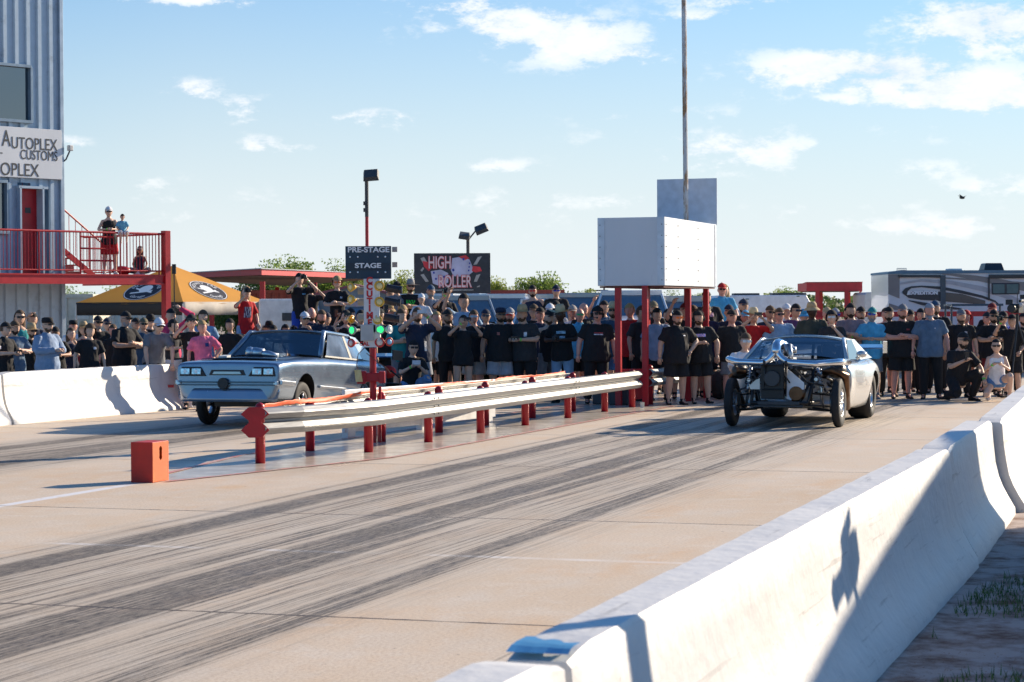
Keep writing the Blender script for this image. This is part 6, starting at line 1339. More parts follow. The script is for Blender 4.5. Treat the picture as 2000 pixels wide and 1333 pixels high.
def shoes(q):
    key = (q['pose'], q['fat'], q['fem'], 'shoe')
    if key in BODYC: return BODYC[key]
    out = []
    for s in (1, -1):
        h, k, an, to = q['legs'][s]; d = (to - an); d.z = 0; d = d.normalized(); f = Vector((an.x, an.y, 0)); up_ = an.z - .09
        mb = MB(); rings = []
        for t, w, hh in ((-.075, .025, .05), (-.06, .038, .075), (0, .042, .10), (.06, .042, .07), (.12, .046, .05), (.17, .040, .04), (.195, .022, .028)):
            c = f + d * t; sd = Vector((-d.y, d.x, 0)); rings.append([c + sd * (w * math.cos(a * .6283)) + Vector((0, 0, up_ + hh * .5 + hh * .5 * math.sin(a * .6283))) for a in range(10)])
        mb.loft(rings); mb.tube([an + V(0, 0, -.03), an + V(0, 0, .035)], [.044, .043], 10); me = mb.mesh('shoe', True); me.materials.append(CLOTH); out.append(me)
    BODYC[key] = out; return out
HG = {}
def gear(kind):
    """head wear in head space, origin at head centre"""
    if kind in HG: return HG[kind]
    mb = MB(); I = Matrix()
    if kind == 'hair_short': head_mb(mb, I, 1., lambda d: d.z > .38 or (d.y > -.15 and d.z > -.35), off=.012)
    elif kind == 'hair_curly':
        head_mb(mb, I, 1., lambda d: d.z > .30 or (d.y > -.15 and d.z > -.4), off=.030)
    elif kind == 'hair_long':
        head_mb(mb, I, 1., lambda d: d.z > .42 or (d.y > -.1 and d.z > -.9), off=.018); mb.loft([ell((0, .045, z), rx, ry, 12) for z, rx, ry in ((-.30, .075, .03), (-.20, .095, .045), (-.05, .10, .06), (.04, .088, .06))])
    elif kind == 'hair_bun': head_mb(mb, I, 1., lambda d: d.z > .42 or (d.y > -.1 and d.z > -.3), off=.010); mb.sphere((0, .10, .06), .035)
    elif kind == 'beard': head_mb(mb, I, 1., lambda d: ((d.y < .05 and d.z < -.52) or (d.y < .05 and abs(d.x) > .62 and d.z < -.22) or (abs(d.x) < .30 and -.44 < d.z < -.26 and d.y < 0)), off=.009)
    elif kind == 'beard_long': head_mb(mb, I, 1., lambda d: ((d.y < .05 and d.z < -.50) or (d.y < .05 and abs(d.x) > .62 and d.z < -.2)), off=.016); mb.tube([(0, -.075, -.09), (0, -.075, -.16)], [.045, .018], 10)
    elif kind in ('cap', 'cap_back'):
        s = 1 if kind == 'cap_back' else -1
        head_mb(mb, I, 1.04, lambda d: d.z > .20, off=.012)
        mb.grid(lambda a, b: V((a - .5) * (.15 - .03 * b * b), s * (.088 + .075 * b * math.sqrt(max(0, 1 - (2 * a - 1) ** 2 * .55))), .048 - .012 * b - .018 * (2 * a - 1) ** 2), 8, 4); mb.sphere((0, 0, .138), .008, 6, 4)
    elif kind == 'flat_cap':
        mb.loft([ell((0, 0, z), r_, r_ * 1.15, 18) for z, r_ in ((.035, .085), (.075, .088), (.115, .080), (.128, .04))]); mb.grid(lambda a, b: V((a - .5) * .17, -.085 - .075 * b, .042 + .002 * b), 6, 3)
    elif kind in ('straw', 'cowboy', 'bucket'):
        br, cr, up_ = {'straw': (.20, .12, .004), 'cowboy': (.19, .13, .055), 'bucket': (.135, .10, -.035)}[kind]
        mb.loft([ell((0, .01, .045), .088, .102, 24), ell((0, .01, .045 + cr * .7), .075, .092, 24), ell((0, .01, .045 + cr), .052, .07, 24), ell((0, .01, .045 + cr - .012), .02, .03, 24)], cap=True)
        vs = []; n = 28
        def brim(a, b):
            t = a * 2 * math.pi; rx, ry = .088 + (br - .088) * b, .102 + (br - .10) * b; return V(rx * math.cos(t), .01 + ry * math.sin(t), .05 + up_ * b * b * (abs(math.cos(t)) ** 1.5 if kind == 'cowboy' else 1) - .01 * b)
        mb.grid(brim, n, 3)
    elif kind == 'visor': mb.loft([ell((0, 0, z), .084, .103, 20) for z in (.035, .075)]); mb.grid(lambda a, b: V((a - .5) * .15, -.09 - .08 * b, .045 - .01 * b), 6, 3)
    elif kind == 'glasses':
        for s in (1, -1): mb.box((s * .033, -.106, .012), (.052, .014, .034), Matrix.Rotation(R(s * 10), 3, 'Z')); mb.box((s * .072, -.045, .016), (.006, .10, .008))
        mb.box((0, -.112, .018), (.02, .008, .008))
    elif kind == 'headset':
        mb.tube([(-.09, 0, 0), (-.085, 0, .09), (0, 0, .15), (.085, 0, .09), (.09, 0, 0)], .010, 6)
        for s in (1, -1): mb.sphere((s * .09, 0, -.005), (.025, .038, .042), 10, 6)
        mb.tube([(-.09, -.01, -.02), (-.07, -.10, -.05), (-.03, -.125, -.05)], .005, 5); mb.sphere((-.025, -.125, -.05), .015, 6, 5)
    me = mb.mesh(kind, kind not in ('glasses',)); me.materials.append(CLOTH if kind != 'glasses' else PLAST); HG[kind] = me; return me
COLS = dict(k=(.012, .012, .014), K=(.03, .03, .033), n=(.015, .025, .055), N=(.04, .09, .16), g=(.17, .18, .20), G=(.32, .34, .38), w=(.72, .73, .76), r=(.48, .012, .015), R=(.22, .02, .02), t=(.02, .26, .27), b=(.02, .07, .40), B=(.08, .38, .62), p=(.66, .05, .14), P=(.80, .16, .28),
            o=(.65, .18, .04), y=(.50, .37, .21), s=(.62, .52, .33), m=(.24, .19, .22), d=(.10, .16, .24), j=(.10, .22, .42), l=(.24, .38, .55), O=(.055, .06, .045), c=(.15, .13, .08), h=(.25, .33, .46), v=(.12, .05, .14), e=(.10, .06, .035), f=(.42, .28, .13), x=(.35, .33, .31), S=(.40, .42, .46), a=(.05, .20, .75))
SK = dict(a=(.68, .44, .32), b=(.60, .36, .25), c=(.42, .23, .15), d=(.05, .025, .017), r=(.66, .32, .24))
NAMEOF = {'flat_cap': 'cap', 'cap_back': 'cap', 'straw': 'straw_hat', 'cowboy': 'cowboy_hat', 'bucket': 'bucket_hat', 'hair_short': 'hair', 'hair_curly': 'hair', 'hair_long': 'hair', 'hair_bun': 'hair', 'beard_long': 'beard', 'glasses': 'sunglasses', 'cap': 'cap', 'visor': 'visor', 'beard': 'beard', 'headset': 'headset'}
def col(o, c): o.color = (*c, 1)
PLIST = []
def patch(parent, sm, q, cx, cz, w, h, c, c2=None, name='shirt_print'):
    """a print lying on the front of a shirt mesh"""
    key = ('bvh', sm.name)
    if key not in HG: HG[key] = BVHTree.FromPolygons([v.co.copy() for v in sm.vertices], [tuple(p.vertices) for p in sm.polygons])
    bv = HG[key]; up = q['up']; mb = MB(); pts = []
    def fn(a, b):
        o = up @ V(cx + (a - .5) * w, -1.2, cz + (b - .5) * h); d = (up.to_3x3() @ V(0, 1, 0)); r = bv.ray_cast(o, d); p = r[0] if r[0] else o + d * 1.05; return p - d * .006
    mb.grid(fn, 8, 5)
    if c2:
        for i in range(len(mb.f)): mb.mi[i] = 1 if (i * 7 + i // 5) % 3 == 0 else 0
    o = mb.build(name, [mat('print_%s' % (c,), c, .7, var=.5, sc=30)] + ([mat('print_%s' % (c2,), c2, .7, var=.4, sc=30)] if c2 else []), parent, smooth=True)
def person(px, top, Z, pose, fat, rz, skin, upper, lower, head, label, H=1.75, hair=None, base=0., extra=None, prints=(), shoe='k', group='spectators'):
    """upper 'kt' = colour + kind letter (t tee, p polo, l long, n tank, d dress); lower likewise (s shorts, t trousers, h hotpants); head: list of (gear, colour)"""
    if 500 < px < 700 and base == 0: Z += 2.3
    if px < 375 and base == 0: Z += max(0, px - 71) * .0125
    fem = 'F' in label[:1] or ('woman' in label or 'girl' in label); q = body(pose, fat, fem)
    if pose in ('squat', 'squat2', 'sit', 'floor'): sc = H / 1.75
    else:
        hz_ = zat(px, top, Z) - base; tall = .035 if any(g in ('cap', 'cap_back', 'flat_cap', 'straw', 'cowboy', 'bucket') for g, _ in head) else .0; lean_drop = .17 if pose == 'lean' else 0
        sc = hz_ / (1.755 + tall - lean_drop)
        if base == 0 and sc < .86: sc = max(sc, .80)
    t = empty('person', P(px, Z, base), R(rz), label, 'person', group); t.scale = (sc, sc, sc); t.rotation_euler = (R(rnd.uniform(-1.5, 1.5)), R(rnd.uniform(-2.2, 2.2)), R(rz + rnd.uniform(-8, 8)))
    b = link('body', q['me'], t); col(b, SK[skin])
    kinds = dict(t='tee', p='polo', l='long', n='tank', d='dress'); sm = shirt(q, kinds[upper[1]]); o = link('shirt' if upper[1] != 'd' else 'dress', sm, t); col(o, COLS[upper[0]])
    if lower: o = link('shorts' if lower[1] in 'sh' else 'trousers', trousers(q, dict(s='shorts', t='long', h='hotpants')[lower[1]]), t); col(o, COLS[lower[0]])
    for me in shoes(q): o = link('shoe', me, t); col(o, COLS[shoe])
    for g, c in head:
        if g.startswith('beard') and c == 'k': c = rnd.choice([(.05, .03, .02), (.09, .05, .03), (.03, .02, .016)])
        o = link(NAMEOF.get(g, g), gear(g), t); o.matrix_basis = q['HM']; col(o, COLS[c] if isinstance(c, str) else c)
    if not prints and upper in ('kt', 'nt', 'Kt', 'gt', 'Nt') and rnd.random() < .6: prints = (rnd.choice([(.07, 1.28, .06, .04, (.4, .42, .45)), (0, 1.25, .15, .07, (.25, .27, .30), (.05, .05, .06)), (0, 1.28, .17, .035, (.45, .45, .48)), (-.07, 1.28, .05, .05, (.35, .12, .10))]),)
    for p in prints: patch(t, sm, q, *p)
    if extra:
        for e in extra:
            if e == 'band': 
                a, el, w = q['arms'][-1]; m = MB(); d = (w - el).normalized(); m.tube([w - d * .035, w - d * .015], .030 + .01 * (fat - 1), 10); o = m.build('wristband', PLAST, t); col(o, (.12, .75, .08))
            elif e == 'band2':
                a, el, w = q['arms'][1]; m = MB(); d = (w - el).normalized(); m.tube([w - d * .035, w - d * .015], .030 + .01 * (fat - 1), 10); o = m.build('wristband', PLAST, t); col(o, (.12, .75, .08))
    if pose in ('phone2', 'phone1', 'hold', 'squat', 'squat2') and not (extra and 'nophone' in extra):
        ws = [q['arms'][s][2] for s in (1, -1)]; c = (ws[0] + ws[1]) / 2 if pose in ('phone2', 'hold', 'squat2') else ws[1]
        c = c + Vector((0, -.055, .075 if pose != 'hold' else .03)); camk = extra and 'camera' in extra
        m = MB(); nm = 'camera' if camk else 'phone'
        if camk: m.box((0, 0, 0), (.13, .07, .09)); m.lathe([(.035, -.03), (.038, -.12), (.03, -.125)], (0, 0, 0), 'Y', 14); m.box((0, 0, .055), (.05, .05, .03))
        else: m.box((0, 0, 0), (.15, .01, .075) if pose in ('phone2', 'squat2', 'hold') else (.078, .01, .155)); m.box((.05 if pose in ('phone2', 'squat2', 'hold') else .02, -.007, .018 if pose in ('phone2', 'squat2', 'hold') else .055), (.022, .005, .022))
        o = m.build(nm, mat('phone_white', (.7, .72, .76), .2) if extra and 'whitephone' in extra else mat('phone_black', (.015, .015, .02), .15), bevel=.004)
        o.matrix_world = Matrix.LocRotScale(t.location, t.rotation_euler, t.scale) @ Matrix.Translation(c)
        tag(o, ('%s held by the %s' % ('camera' if camk else ('pale phone' if extra and 'whitephone' in extra else 'dark phone'), ' '.join(label.replace('Person', 'person').split(' ')[:11]))), nm, 'cameras and phones held by spectators')
    return t, q
k_, cap, cb, gl = 'k', 'cap', 'cap_back', 'glasses'
GO, GB, GR, GW = (.9, .18, .02), (.02, .06, .6), (.7, .04, .03), (.55, .65, .72)
WP = (.7, .7, .72)
def _(*a, **k): return person(*a, **k)
# ---- left group behind the far wall
_(8, 627, 37.6, 'hold', 1.15, 62, 'a', 'kp', 'kt', [(cap, 'k'), ('hair_short', 'e')], 'man in black polo and black cap, leftmost at the picture edge', prints=((-.20, 1.28, .07, .06, WP),))
_(33, 627, 38.6, 'cross', 1.15, 45, 'b', 'dt', 'ks', [('visor', 'e'), ('hair_short', 'e'), ('beard', 'k')], 'bearded man in slate blue tee with arms folded, second from left')
_(38, 607, 40.6, 'down', 1.0, 20, 'b', 'tn', 'js', [('hair_long', 'e'), (gl, 'k')], 'woman with long brown hair and sunglasses in teal tank top')
_(63, 611, 41.2, 'shade', 1.0, 30, 'b', 'nt', 'ks', [('hair_short', 'k'), ('beard', 'k')], 'dark haired man shading his eyes with a raised hand by the tower')
_(60, 632, 39.6, 'down', 1.0, 35, 'b', 'kt', 'ks', [('straw', 'y'), (gl, 'k'), ('beard', 'k')], 'bearded man in wide straw hat just left of the hoodie man')
_(94, 617, 37.2, 'hold', 1.35, 55, 'a', 'hl', 'ft', [('flat_cap', 'k'), ('beard', 'e'), (gl, 'k')], 'big man in grey blue hoodie and flat black cap behind the far wall', extra=['nophone'])
_(112, 636, 39.0, 'hold', 1.15, 25, 'c', 'kt', 'os', [(cap, 'k')], 'man in black tee and orange patterned shorts behind the hoodie man', extra=['nophone'])
_(140, 641, 39.6, 'chin', 1.0, 20, 'a', 'nd', None, [('hair_long', 'e')], 'woman with long brown hair holding her cheek, navy dress')
_(144, 623, 43.0, 'down', 1.0, 15, 'r', 'wt', 'ks', [('flat_cap', 'k')], 'man in flat black cap under the left tent corner')
_(163, 629, 41.0, 'down', 1.0, 25, 'a', 'Rn', 'ks', [('straw', 'y'), ('hair_long', 'k')], 'woman in large straw hat behind the brown haired boy')
_(172, 634, 37.4, 'down', 1.15, 22, 'a', 'kt', 'ks', [('hair_curly', 'e')], 'brown haired boy in black tee with small chest print by the wall', prints=((.08, 1.28, .06, .05, WP),))
_(192, 615, 41.0, 'down', 1.15, 25, 'b', 'kt', 'ks', [(cap, 'k'), (gl, 'k'), ('beard', 'G')], 'smiling man with grey goatee and dark cap under the tent')
_(214, 619, 42.5, 'down', 1.0, 25, 'a', 'kt', 'ks', [(cap, 'n'), (gl, 'n')], 'man in navy cap with blue sunglasses left of the trucker cap man')
_(218, 634, 39.4, 'down', 1.0, 10, 'r', 'kt', 'kt', [('hair_short', 'e')], 'reddish haired girl in black and pink beside the big folded arm man', prints=((.1, 1.2, .08, .3, (.66, .05, .14)),))
_(241, 606, 37.6, 'cross', 1.35, 48, 'b', 'kp', 'kt', [(cap, 'k'), (gl, 'k'), ('beard', 'G')], 'big man in black polo and trucker cap with folded arms behind the wall')
_(259, 619, 41.0, 'down', 1.0, 40, 'b', 'kt', 'ks', [(cap, 'k')], 'man in black cap half hidden right of the trucker cap man')
_(279, 619, 40.4, 'chin', 1.15, 20, 'b', 'Nt', 'ks', [(cap, 'c'), (gl, 'k')], 'man in camouflage cap with hand at mouth, blue tee')
_(297, 613, 42.4, 'down', 1.0, 20, 'a', 'kt', 'ks', [('bucket', 'k'), (gl, 'k')], 'man in black bucket hat behind the white cap man')
_(301, 627, 36.5, 'lean', 1.15, 25, 'a', 'gt', 'kt', [(cap, 'w'), (gl, 'k')], 'man in grey tee and white cap leaning on the far wall')
_(329, 600, 39.8, 'over', 1.15, 15, 'a', 'pl', 'wt', [(cb, 'k')], 'man in pink long sleeve shirt with one arm over his head')
_(337, 624, 38.0, 'hold', 1.0, 60, 'a', 'Kt', 'ft', [('hair_short', 'k')], 'boy in dark grey tee seen from the side holding a phone')
_(378, 617, 39.4, 'phone2', 1.0, 12, 'a', 'kt', 'ks', [('hair_curly', 'k')], 'person in black baseball tee with both hands up to the face', prints=((0, 1.24, .16, .05, WP),), extra=['band2'])
_(397, 606, 42.4, 'down', 1.15, 10, 'a', 'lt', 'js', [('hair_short', 'e'), ('beard', 'e')], 'tall bearded man behind the person in pink tee')
_(401, 626, 38.6, 'hip', 1.0, 15, 'r', 'Pt', 'gs', [('hair_short', 'f')], 'blond person in bright pink tee beside the nose of the silver coupe', prints=((.07, 1.28, .07, .07, (.02, .05, .2)),))
_(449, 623, 41.6, 'hip', 1.0, -15, 'b', 'kt', 'kt', [('hair_short', 'k')], 'man in plain black tee behind the left windshield edge of the coupe')
_(479, 560, 43.0, 'phone1', 1.0, 25, 'a', 'rt', 'lh', [('hair_long', 'f')], 'woman in red tee and denim shorts filming from high up', base=.58, extra=['camera'], prints=((0, 1.22, .16, .22, (.10, .05, .10), (.5, .5, .55)),), shoe='w')
_(514, 637, 41.4, 'down', 1.15, 10, 'b', 'kt', 'ks', [('straw', 'y'), (gl, 'k'), ('beard', 'e')], 'man in tan straw hat behind the coupe roof left end')
_(527, 626, 41.0, 'down', 1.0, 10, 'b', 'kt', 'ks', [('bucket', 'k')], 'person in black bucket hat just above the coupe roof')
_(539, 633, 40.4, 'down', 1.0, 10, 'a', 'kt', 'ks', [(cap, 'k')], 'person in black cap with small emblem just above the coupe roof')
_(561, 634, 40.8, 'phone2', 1.0, 35, 'c', 'kt', 'ks', [('hair_short', 'k')], 'dark haired man holding a camera rig above the coupe roof', extra=['camera'])
_(590, 534, 46.0, 'phone2', 1.0, 25, 'a', 'kt', 'bs', [('hair_short', 'k')], 'boy in black tee aiming a camera, standing highest on the left', base=.83, extra=['camera', 'band2'], prints=((.06, 1.30, .08, .03, (.1, .3, .5)),))
_(607, 552, 47.0, 'phone2', 1.0, 5, 'b', 'kt', 'xs', [('hair_short', 'k')], 'boy in black tee filming with a phone behind the boy with camera', base=.80)
_(599, 607, 40.4, 'chin', 1.0, 22, 'b', 'nt', 'ks', [(cap, 'w'), (gl, 'k')], 'man in purple and white cap with sunglasses resting his chin', prints=())
_(611, 601, 42.6, 'down', 1.15, 10, 'r', 'nt', 'ks', [('beard', 'e')], 'bald reddish man behind the purple cap man')
_(628, 606, 40.6, 'down', 1.35, 10, 'r', 'np', 'ks', [('hair_short', 'e'), ('beard', 'e')], 'red bearded man in navy shirt above the coupe windshield')
_(641, 608, 42.4, 'down', 1.0, 10, 'b', 'kt', 'ks', [(cap, 'n')], 'man in navy cap right of the red bearded man')
_(661, 541, 46.0, 'cross', 1.0, 5, 'a', 'kt', 'kt', [('hair_curly', 'f'), (gl, GO)], 'blond boy with orange sunglasses and folded arms, elevated', base=.78, prints=((.08, 1.30, .05, .04, (.5, .6, .7)),))
_(672, 607, 41.0, 'phone2', 1.0, 10, 'a', 'kn', 'js', [('hair_long', 'k')], 'woman in black tank top filming left of the starting lights')
_(690, 600, 43.4, 'phone1', 1.0, -20, 'b', 'kt', 'ks', [(cap, 'k')], 'man in black cap filming between the lamps of the starting lights')
_(704, 606, 41.4, 'down', 1.0, 0, 'b', 'kt', 'kt', [('hair_short', 'k')], 'person in black mostly hidden by the starting light column')
_(745, 600, 42.6, 'down', 1.15, 0, 'c', 'kt', 'kt', [(cap, 'k')], 'man in black right of the starting light column')
_(760, 592, 43.4, 'phone1', 1.0, 10, 'r', 'kt', 'kt', [('bucket', 'f')], 'person in tan hat behind the black lamp hoods')
_(776, 548, 46.5, 'down', 1.15, 10, 'b', 'gt', 'ks', [(cap, 'k'), (gl, 'k')], 'bearded man in dark grey tee and black cap, elevated by the lights', base=.70)
_(799, 546, 46.5, 'cross', 1.15, 5, 'b', 'kt', 'ks', [('straw', 'x'), (gl, 'k'), ('beard', 'e')], 'bearded man in grey hat and black tee with green lettering', base=.72, prints=((0, 1.26, .20, .12, (.02, .55, .05), (.01, .02, .01)),))
_(758, 560, 47.0, 'down', 1.0, 0, 'b', 'kt', 'ks', [(cap, 'k')], 'man in black cap at the right edge of the stage sign, elevated', base=.6)
_(787, 604, 41.4, 'cross', 1.15, 25, 'a', 'tt', 'gs', [('hair_short', 'e')], 'person in teal tee and grey shorts beside the lamps')
_(838, 555, 46.8, 'down', 1.15, 5, 'b', 'Gt', 'ks', [(cap, 'N'), ('beard', 'G')], 'man in navy cap and light grey tee in front of the billboard', base=.6)
_(821, 572, 45.4, 'down', 1.0, 5, 'a', 'wt', 'ks', [(cap, 'w')], 'boy in white and navy cap below the billboard left corner', base=.7)
_(866, 559, 46.4, 'phone1', 1.0, 15, 'b', 'kt', 'ks', [(cap, 'k')], 'man in black cap raising a camera under the billboard', base=.5, extra=['camera', 'band'])
_(820, 601, 40.6, 'phone2', 1.35, 8, 'b', 'nt', 'Gs', [('hair_short', 'e'), ('beard', 'e')], 'big man in navy tee and grey shorts filming with raised elbows', extra=['whitephone', 'band2'], prints=((.1, 1.05, .05, .18, (.6, .6, .6)),), shoe='w')
_(802, 674, 40.4, 'squat2', 1.0, 5, 'a', 'kt', 'jt', [('hair_short', 'k'), (gl, 'k')], 'crouching man in black tee and jeans filming beyond the guardrail', H=1.78, extra=['whitephone', 'band'])
_(793, 596, 43.6, 'down', 1.15, 0, 'r', 'ht', 'ks', [('hair_short', 'f')], 'man with pale hair behind the big man in navy tee')
_(880, 602, 41.8, 'down', 1.15, 10, 'c', 'kt', 'kt', [(cap, 'k'), ('beard', 'k')], 'tall dark skinned man in black tee and black trousers by the rail')
_(902, 616, 40.6, 'phone2', 1.15, 5, 'b', 'kt', 'kh', [('hair_bun', 'k')], 'woman in black tee and short shorts filming with a phone', extra=['band'])
_(925, 606, 41.6, 'down', 1.15, 8, 'r', 'kt', 'xs', [('hair_short', 'e'), (gl, GW)], 'man with silver mirrored sunglasses in black tee right of the filming woman', prints=((.05, 1.28, .1, .04, (.3, .4, .5)),), extra=['band'])
_(864, 598, 44.0, 'down', 1.15, 0, 'b', 'kt', 'ks', [(cap, 'k'), (gl, 'k')], 'man in black cap behind the dark skinned man')
_(848, 610, 42.6, 'down', 1.0, 0, 'r', 'wl', 'ks', [('hair_long', 'f')], 'woman with wavy light hair behind the man in navy tee')
_(910, 574, 43.6, 'raise1', 1.0, 0, 'b', 'lt', 'ks', [('hair_short', 'k')], 'person holding a phone high above the crowd under the billboard', H=1.7)
_(948, 602, 43.4, 'down', 1.15, 5, 'b', 'nt', 'ks', [(cap, 'n'), (gl, 'N')], 'man in navy cap with blue glasses behind the billboard post')
_(975, 598, 41.0, 'down', 1.5, 5, 'c', 'kt', 'Gs', [('flat_cap', 'n'), (gl, 'k'), ('beard', 'k')], 'very big man in black tee and light grey shorts behind the rail', shoe='k')
_(992, 599, 43.4, 'down', 1.15, 0, 'r', 'nt', 'ks', [(cap, 'G'), (gl, GR), ('beard', 'e')], 'man with red sunglasses and grey cap beside the very big man')
_(1014, 600, 44.6, 'down', 1.0, 0, 'b', 'wt', 'ks', [(cap, 'b'), ('beard', 'e')], 'bearded man in blue cap left of the straw hat man')
_(1027, 596, 41.0, 'hold', 1.35, -18, 'b', 'Kt', 'kt', [('straw', 'y'), ('beard', 'e')], 'man in tan straw hat looking down at a phone, black shorts', prints=((.1, 1.26, .05, .08, WP),), extra=['band2'])
_(1045, 555, 47.0, 'down', 1.35, 5, 'b', 'nn', 'ks', [(cb, 'k'), (gl, GR), ('beard', 'k')], 'bearded man in sleeveless navy shirt standing high before the container', base=.62)
_(1086, 555, 47.0, 'down', 1.35, 0, 'b', 'kt', 'ks', [(cap, 'n'), (gl, GB)], 'man in black tee with mirrored blue glasses standing high', base=.62, prints=((0, 1.22, .09, .03, (.2, .3, .35)),))
_(1042, 592, 44.8, 'down', 1.0, 0, 'b', 'kt', 'ks', [(cap, 'e')], 'man in brown cap between straw hat and sleeveless man')
_(1054, 598, 44.0, 'down', 1.15, 0, 'r', 'nt', 'ks', [(cap, 'k')], 'man in dark cap right of the straw hat')
_(1073, 591, 45.2, 'down', 1.0, 0, 'b', 'kt', 'ks', [(cap, 'w'), (gl, 'k')], 'man in black and white cap under the elevated man in black')
_(1085, 588, 46.0, 'phone1', 1.0, 0, 'b', 'Gt', 'ks', [('hair_short', 'k')], 'person holding a small camera below the elevated man in black', extra=['camera'])
_(1068, 604, 42.0, 'down', 1.0, 15, 'a', 'kn', 'gs', [(cap, 'k'), ('beard', 'e')], 'man with moustache in black vest left of the cowboy hat man')
_(1084, 603, 42.6, 'down', 1.15, 25, 'a', 'Kt', 'ks', [('hair_short', 'k')], 'man with thinning dark hair beside the cowboy hat man')
_(1101, 597, 41.2, 'hold', 1.15, -12, 'd', 'kt', 'lt', [('cowboy', 's'), (gl, 'k')], 'dark skinned man in white cowboy hat and pale blue jeans', prints=((.03, 1.30, .17, .05, (.30, .48, .62)), (.03, 1.21, .15, .045, (.30, .48, .62))), extra=['camera'])
_(1124, 594, 45.4, 'down', 1.0, 0, 'r', 'wt', 'ks', [(cap, 'x')], 'man in grey cap above the green glasses man')
_(1138, 592, 45.2, 'down', 1.0, 20, 'r', 'kt', 'ks', [], 'bald pink faced man right of the cowboy hat')
_(1130, 603, 43.4, 'down', 1.15, 0, 'r', 'Bl', 'ks', [(gl, (.05, .5, .2))], 'bald man with green mirrored glasses in white and blue shirt')
_(1162, 597, 40.6, 'down', 1.5, 0, 'r', 'kt', 'kt', [(cap, 'k'), (gl, 'k'), ('headset', 'k')], 'huge man in black tee with headset beside the red scoreboard leg', prints=((0, 1.29, .17, .02, (.4, .06, .06)), (0, 1.262, .17, .02, WP)))
_(1192, 590, 43.2, 'down', 1.35, -5, 'b', 'Nt', 'js', [('straw', 's'), (gl, 'k'), ('beard', 'e')], 'bearded man in blue tee and pale hat behind the left scoreboard leg', extra=['band2'])
_(1181, 588, 45.6, 'raise1', 1.0, 10, 'b', 'Nt', 'ks', [('hair_short', 'k')], 'person with raised arm left of the left scoreboard leg')
_(1236, 593, 43.0, 'hip', 1.15, -20, 'r', 'rt', 'ks', [('hair_short', 'f')], 'blond man in red tee and black shorts between the scoreboard legs')
_(1252, 598, 42.0, 'hip', 1.15, 40, 'b', 'Kt', 'ks', [('hair_short', 'e')], 'man in charcoal tee with hand on hip behind the front scoreboard leg')
_(1281, 586, 45.6, 'down', 1.0, 0, 'b', 'kt', 'ks', [(cap, 'c'), ('beard', 'e')], 'bearded man in camouflage cap right of the front scoreboard leg')
_(1287, 602, 41.8, 'down', 1.15, 10, 'b', 'ht', 'ks', [('hair_short', 'k')], 'smiling boy in grey blue tee beside the front scoreboard leg')
_(1301, 604, 45.0, 'down', 1.0, 0, 'b', 'kt', 'ks', [('hair_short', 'k')], 'young man with dark hair between grey tee boy and polo man')
_(1319, 604, 40.1, 'hip', 1.5, 8, 'b', 'kp', 'ks', [(cb, 'k'), (gl, GO), ('beard', 'k')], 'big man in black polo and orange sunglasses standing in front of everyone', prints=((.09, 1.30, .05, .018, WP),))
_(1332, 590, 42.6, 'raise1', 1.15, 5, 'b', 'kt', 'ks', [('cap', 'R')], 'man in dark cap raising one arm with a phone under the scoreboard')
_(1370, 605, 40.5, 'belly', 1.5, 6, 'b', 'kt', 'ks', [(cb, 'k'), ('headset', 'k'), ('beard', 'k')], 'big bearded man in long black tee with colour print and headset', prints=((0, 1.30, .18, .06, (.30, .35, .75), (.75, .35, .35)),))
_(1356, 595, 43.4, 'down', 1.0, 5, 'b', 'kt', 'ks', [(cap, 'k'), ('hair_curly', 'e')], 'curly haired person in black cap behind the headset men')
_(1375, 592, 43.4, 'down', 1.15, 5, 'b', 'nt', 'ks', [(cap, 'c')], 'person in camouflage cap right behind the bearded headset man')
_(1381, 566, 45.0, 'down', 1.5, 10, 'b', 'kt', 'ks', [(cap, 'K'), ('beard', 'e')], 'tall big man in black tee with flag print above the crowd', prints=((.06, 1.30, .09, .08, (.6, .2, .2), (.3, .3, .5)),), base=.25)
_(1412, 551, 46.4, 'down', 1.35, 8, 'r', 'Bp', 'lt', [(cap, 'r'), (gl, 'k')], 'man in light blue polo and red cap standing above the crowd', base=.55)
_(1418, 556, 47.2, 'down', 1.0, 0, 'a', 'wt', 'ks', [('hair_long', 'f')], 'woman with red brown hair behind the light blue polo man', base=.45)
_(1430, 593, 43.6, 'down', 1.15, 0, 'b', 'nt', 'ks', [(cap, 'n')], 'man in navy cap just above the smiling man in black')
_(1432, 603, 41.2, 'down', 1.35, 12, 'r', 'kt', 'gs', [(cap, 'k')], 'smiling man in black cap and black tee left of the drag car', H=1.8)
_(1448, 582, 44.6, 'down', 1.15, 5, 'b', 'kt', 'ks', [(cap, 'n'), ('beard', 'e')], 'bearded man in dark cap above the cowboy hat man in red')
_(1455, 604, 43.2, 'down', 1.0, 5, 'r', 'kt', 'ks', [(cap, 'B')], 'man in pale blue cap left of the red tee man')
_(1469, 603, 42.2, 'phone2', 1.15, 8, 'b', 'rt', 'js', [('cowboy', 's')], 'man in red tee and tan cowboy hat filming behind the drag car')
_(1450, 646, 39.2, 'squat2', 1.0, 5, 'a', 'wt', 'gs', [('hair_short', 'e'), (gl, GW)], 'crouching man in white tee with silver sunglasses by the drag car', H=1.95, extra=['nophone'])
_(1501, 595, 43.6, 'down', 1.15, 5, 'b', 'nt', 'ks', [(cap, 'e'), (gl, 'k')], 'man in brown cap and dark tee above the drag car left roof')
_(1513, 604, 44.4, 'down', 1.0, 15, 'a', 'wt', 'ks', [('hair_long', 'e')], 'woman with long brown hair behind the grey tee man')
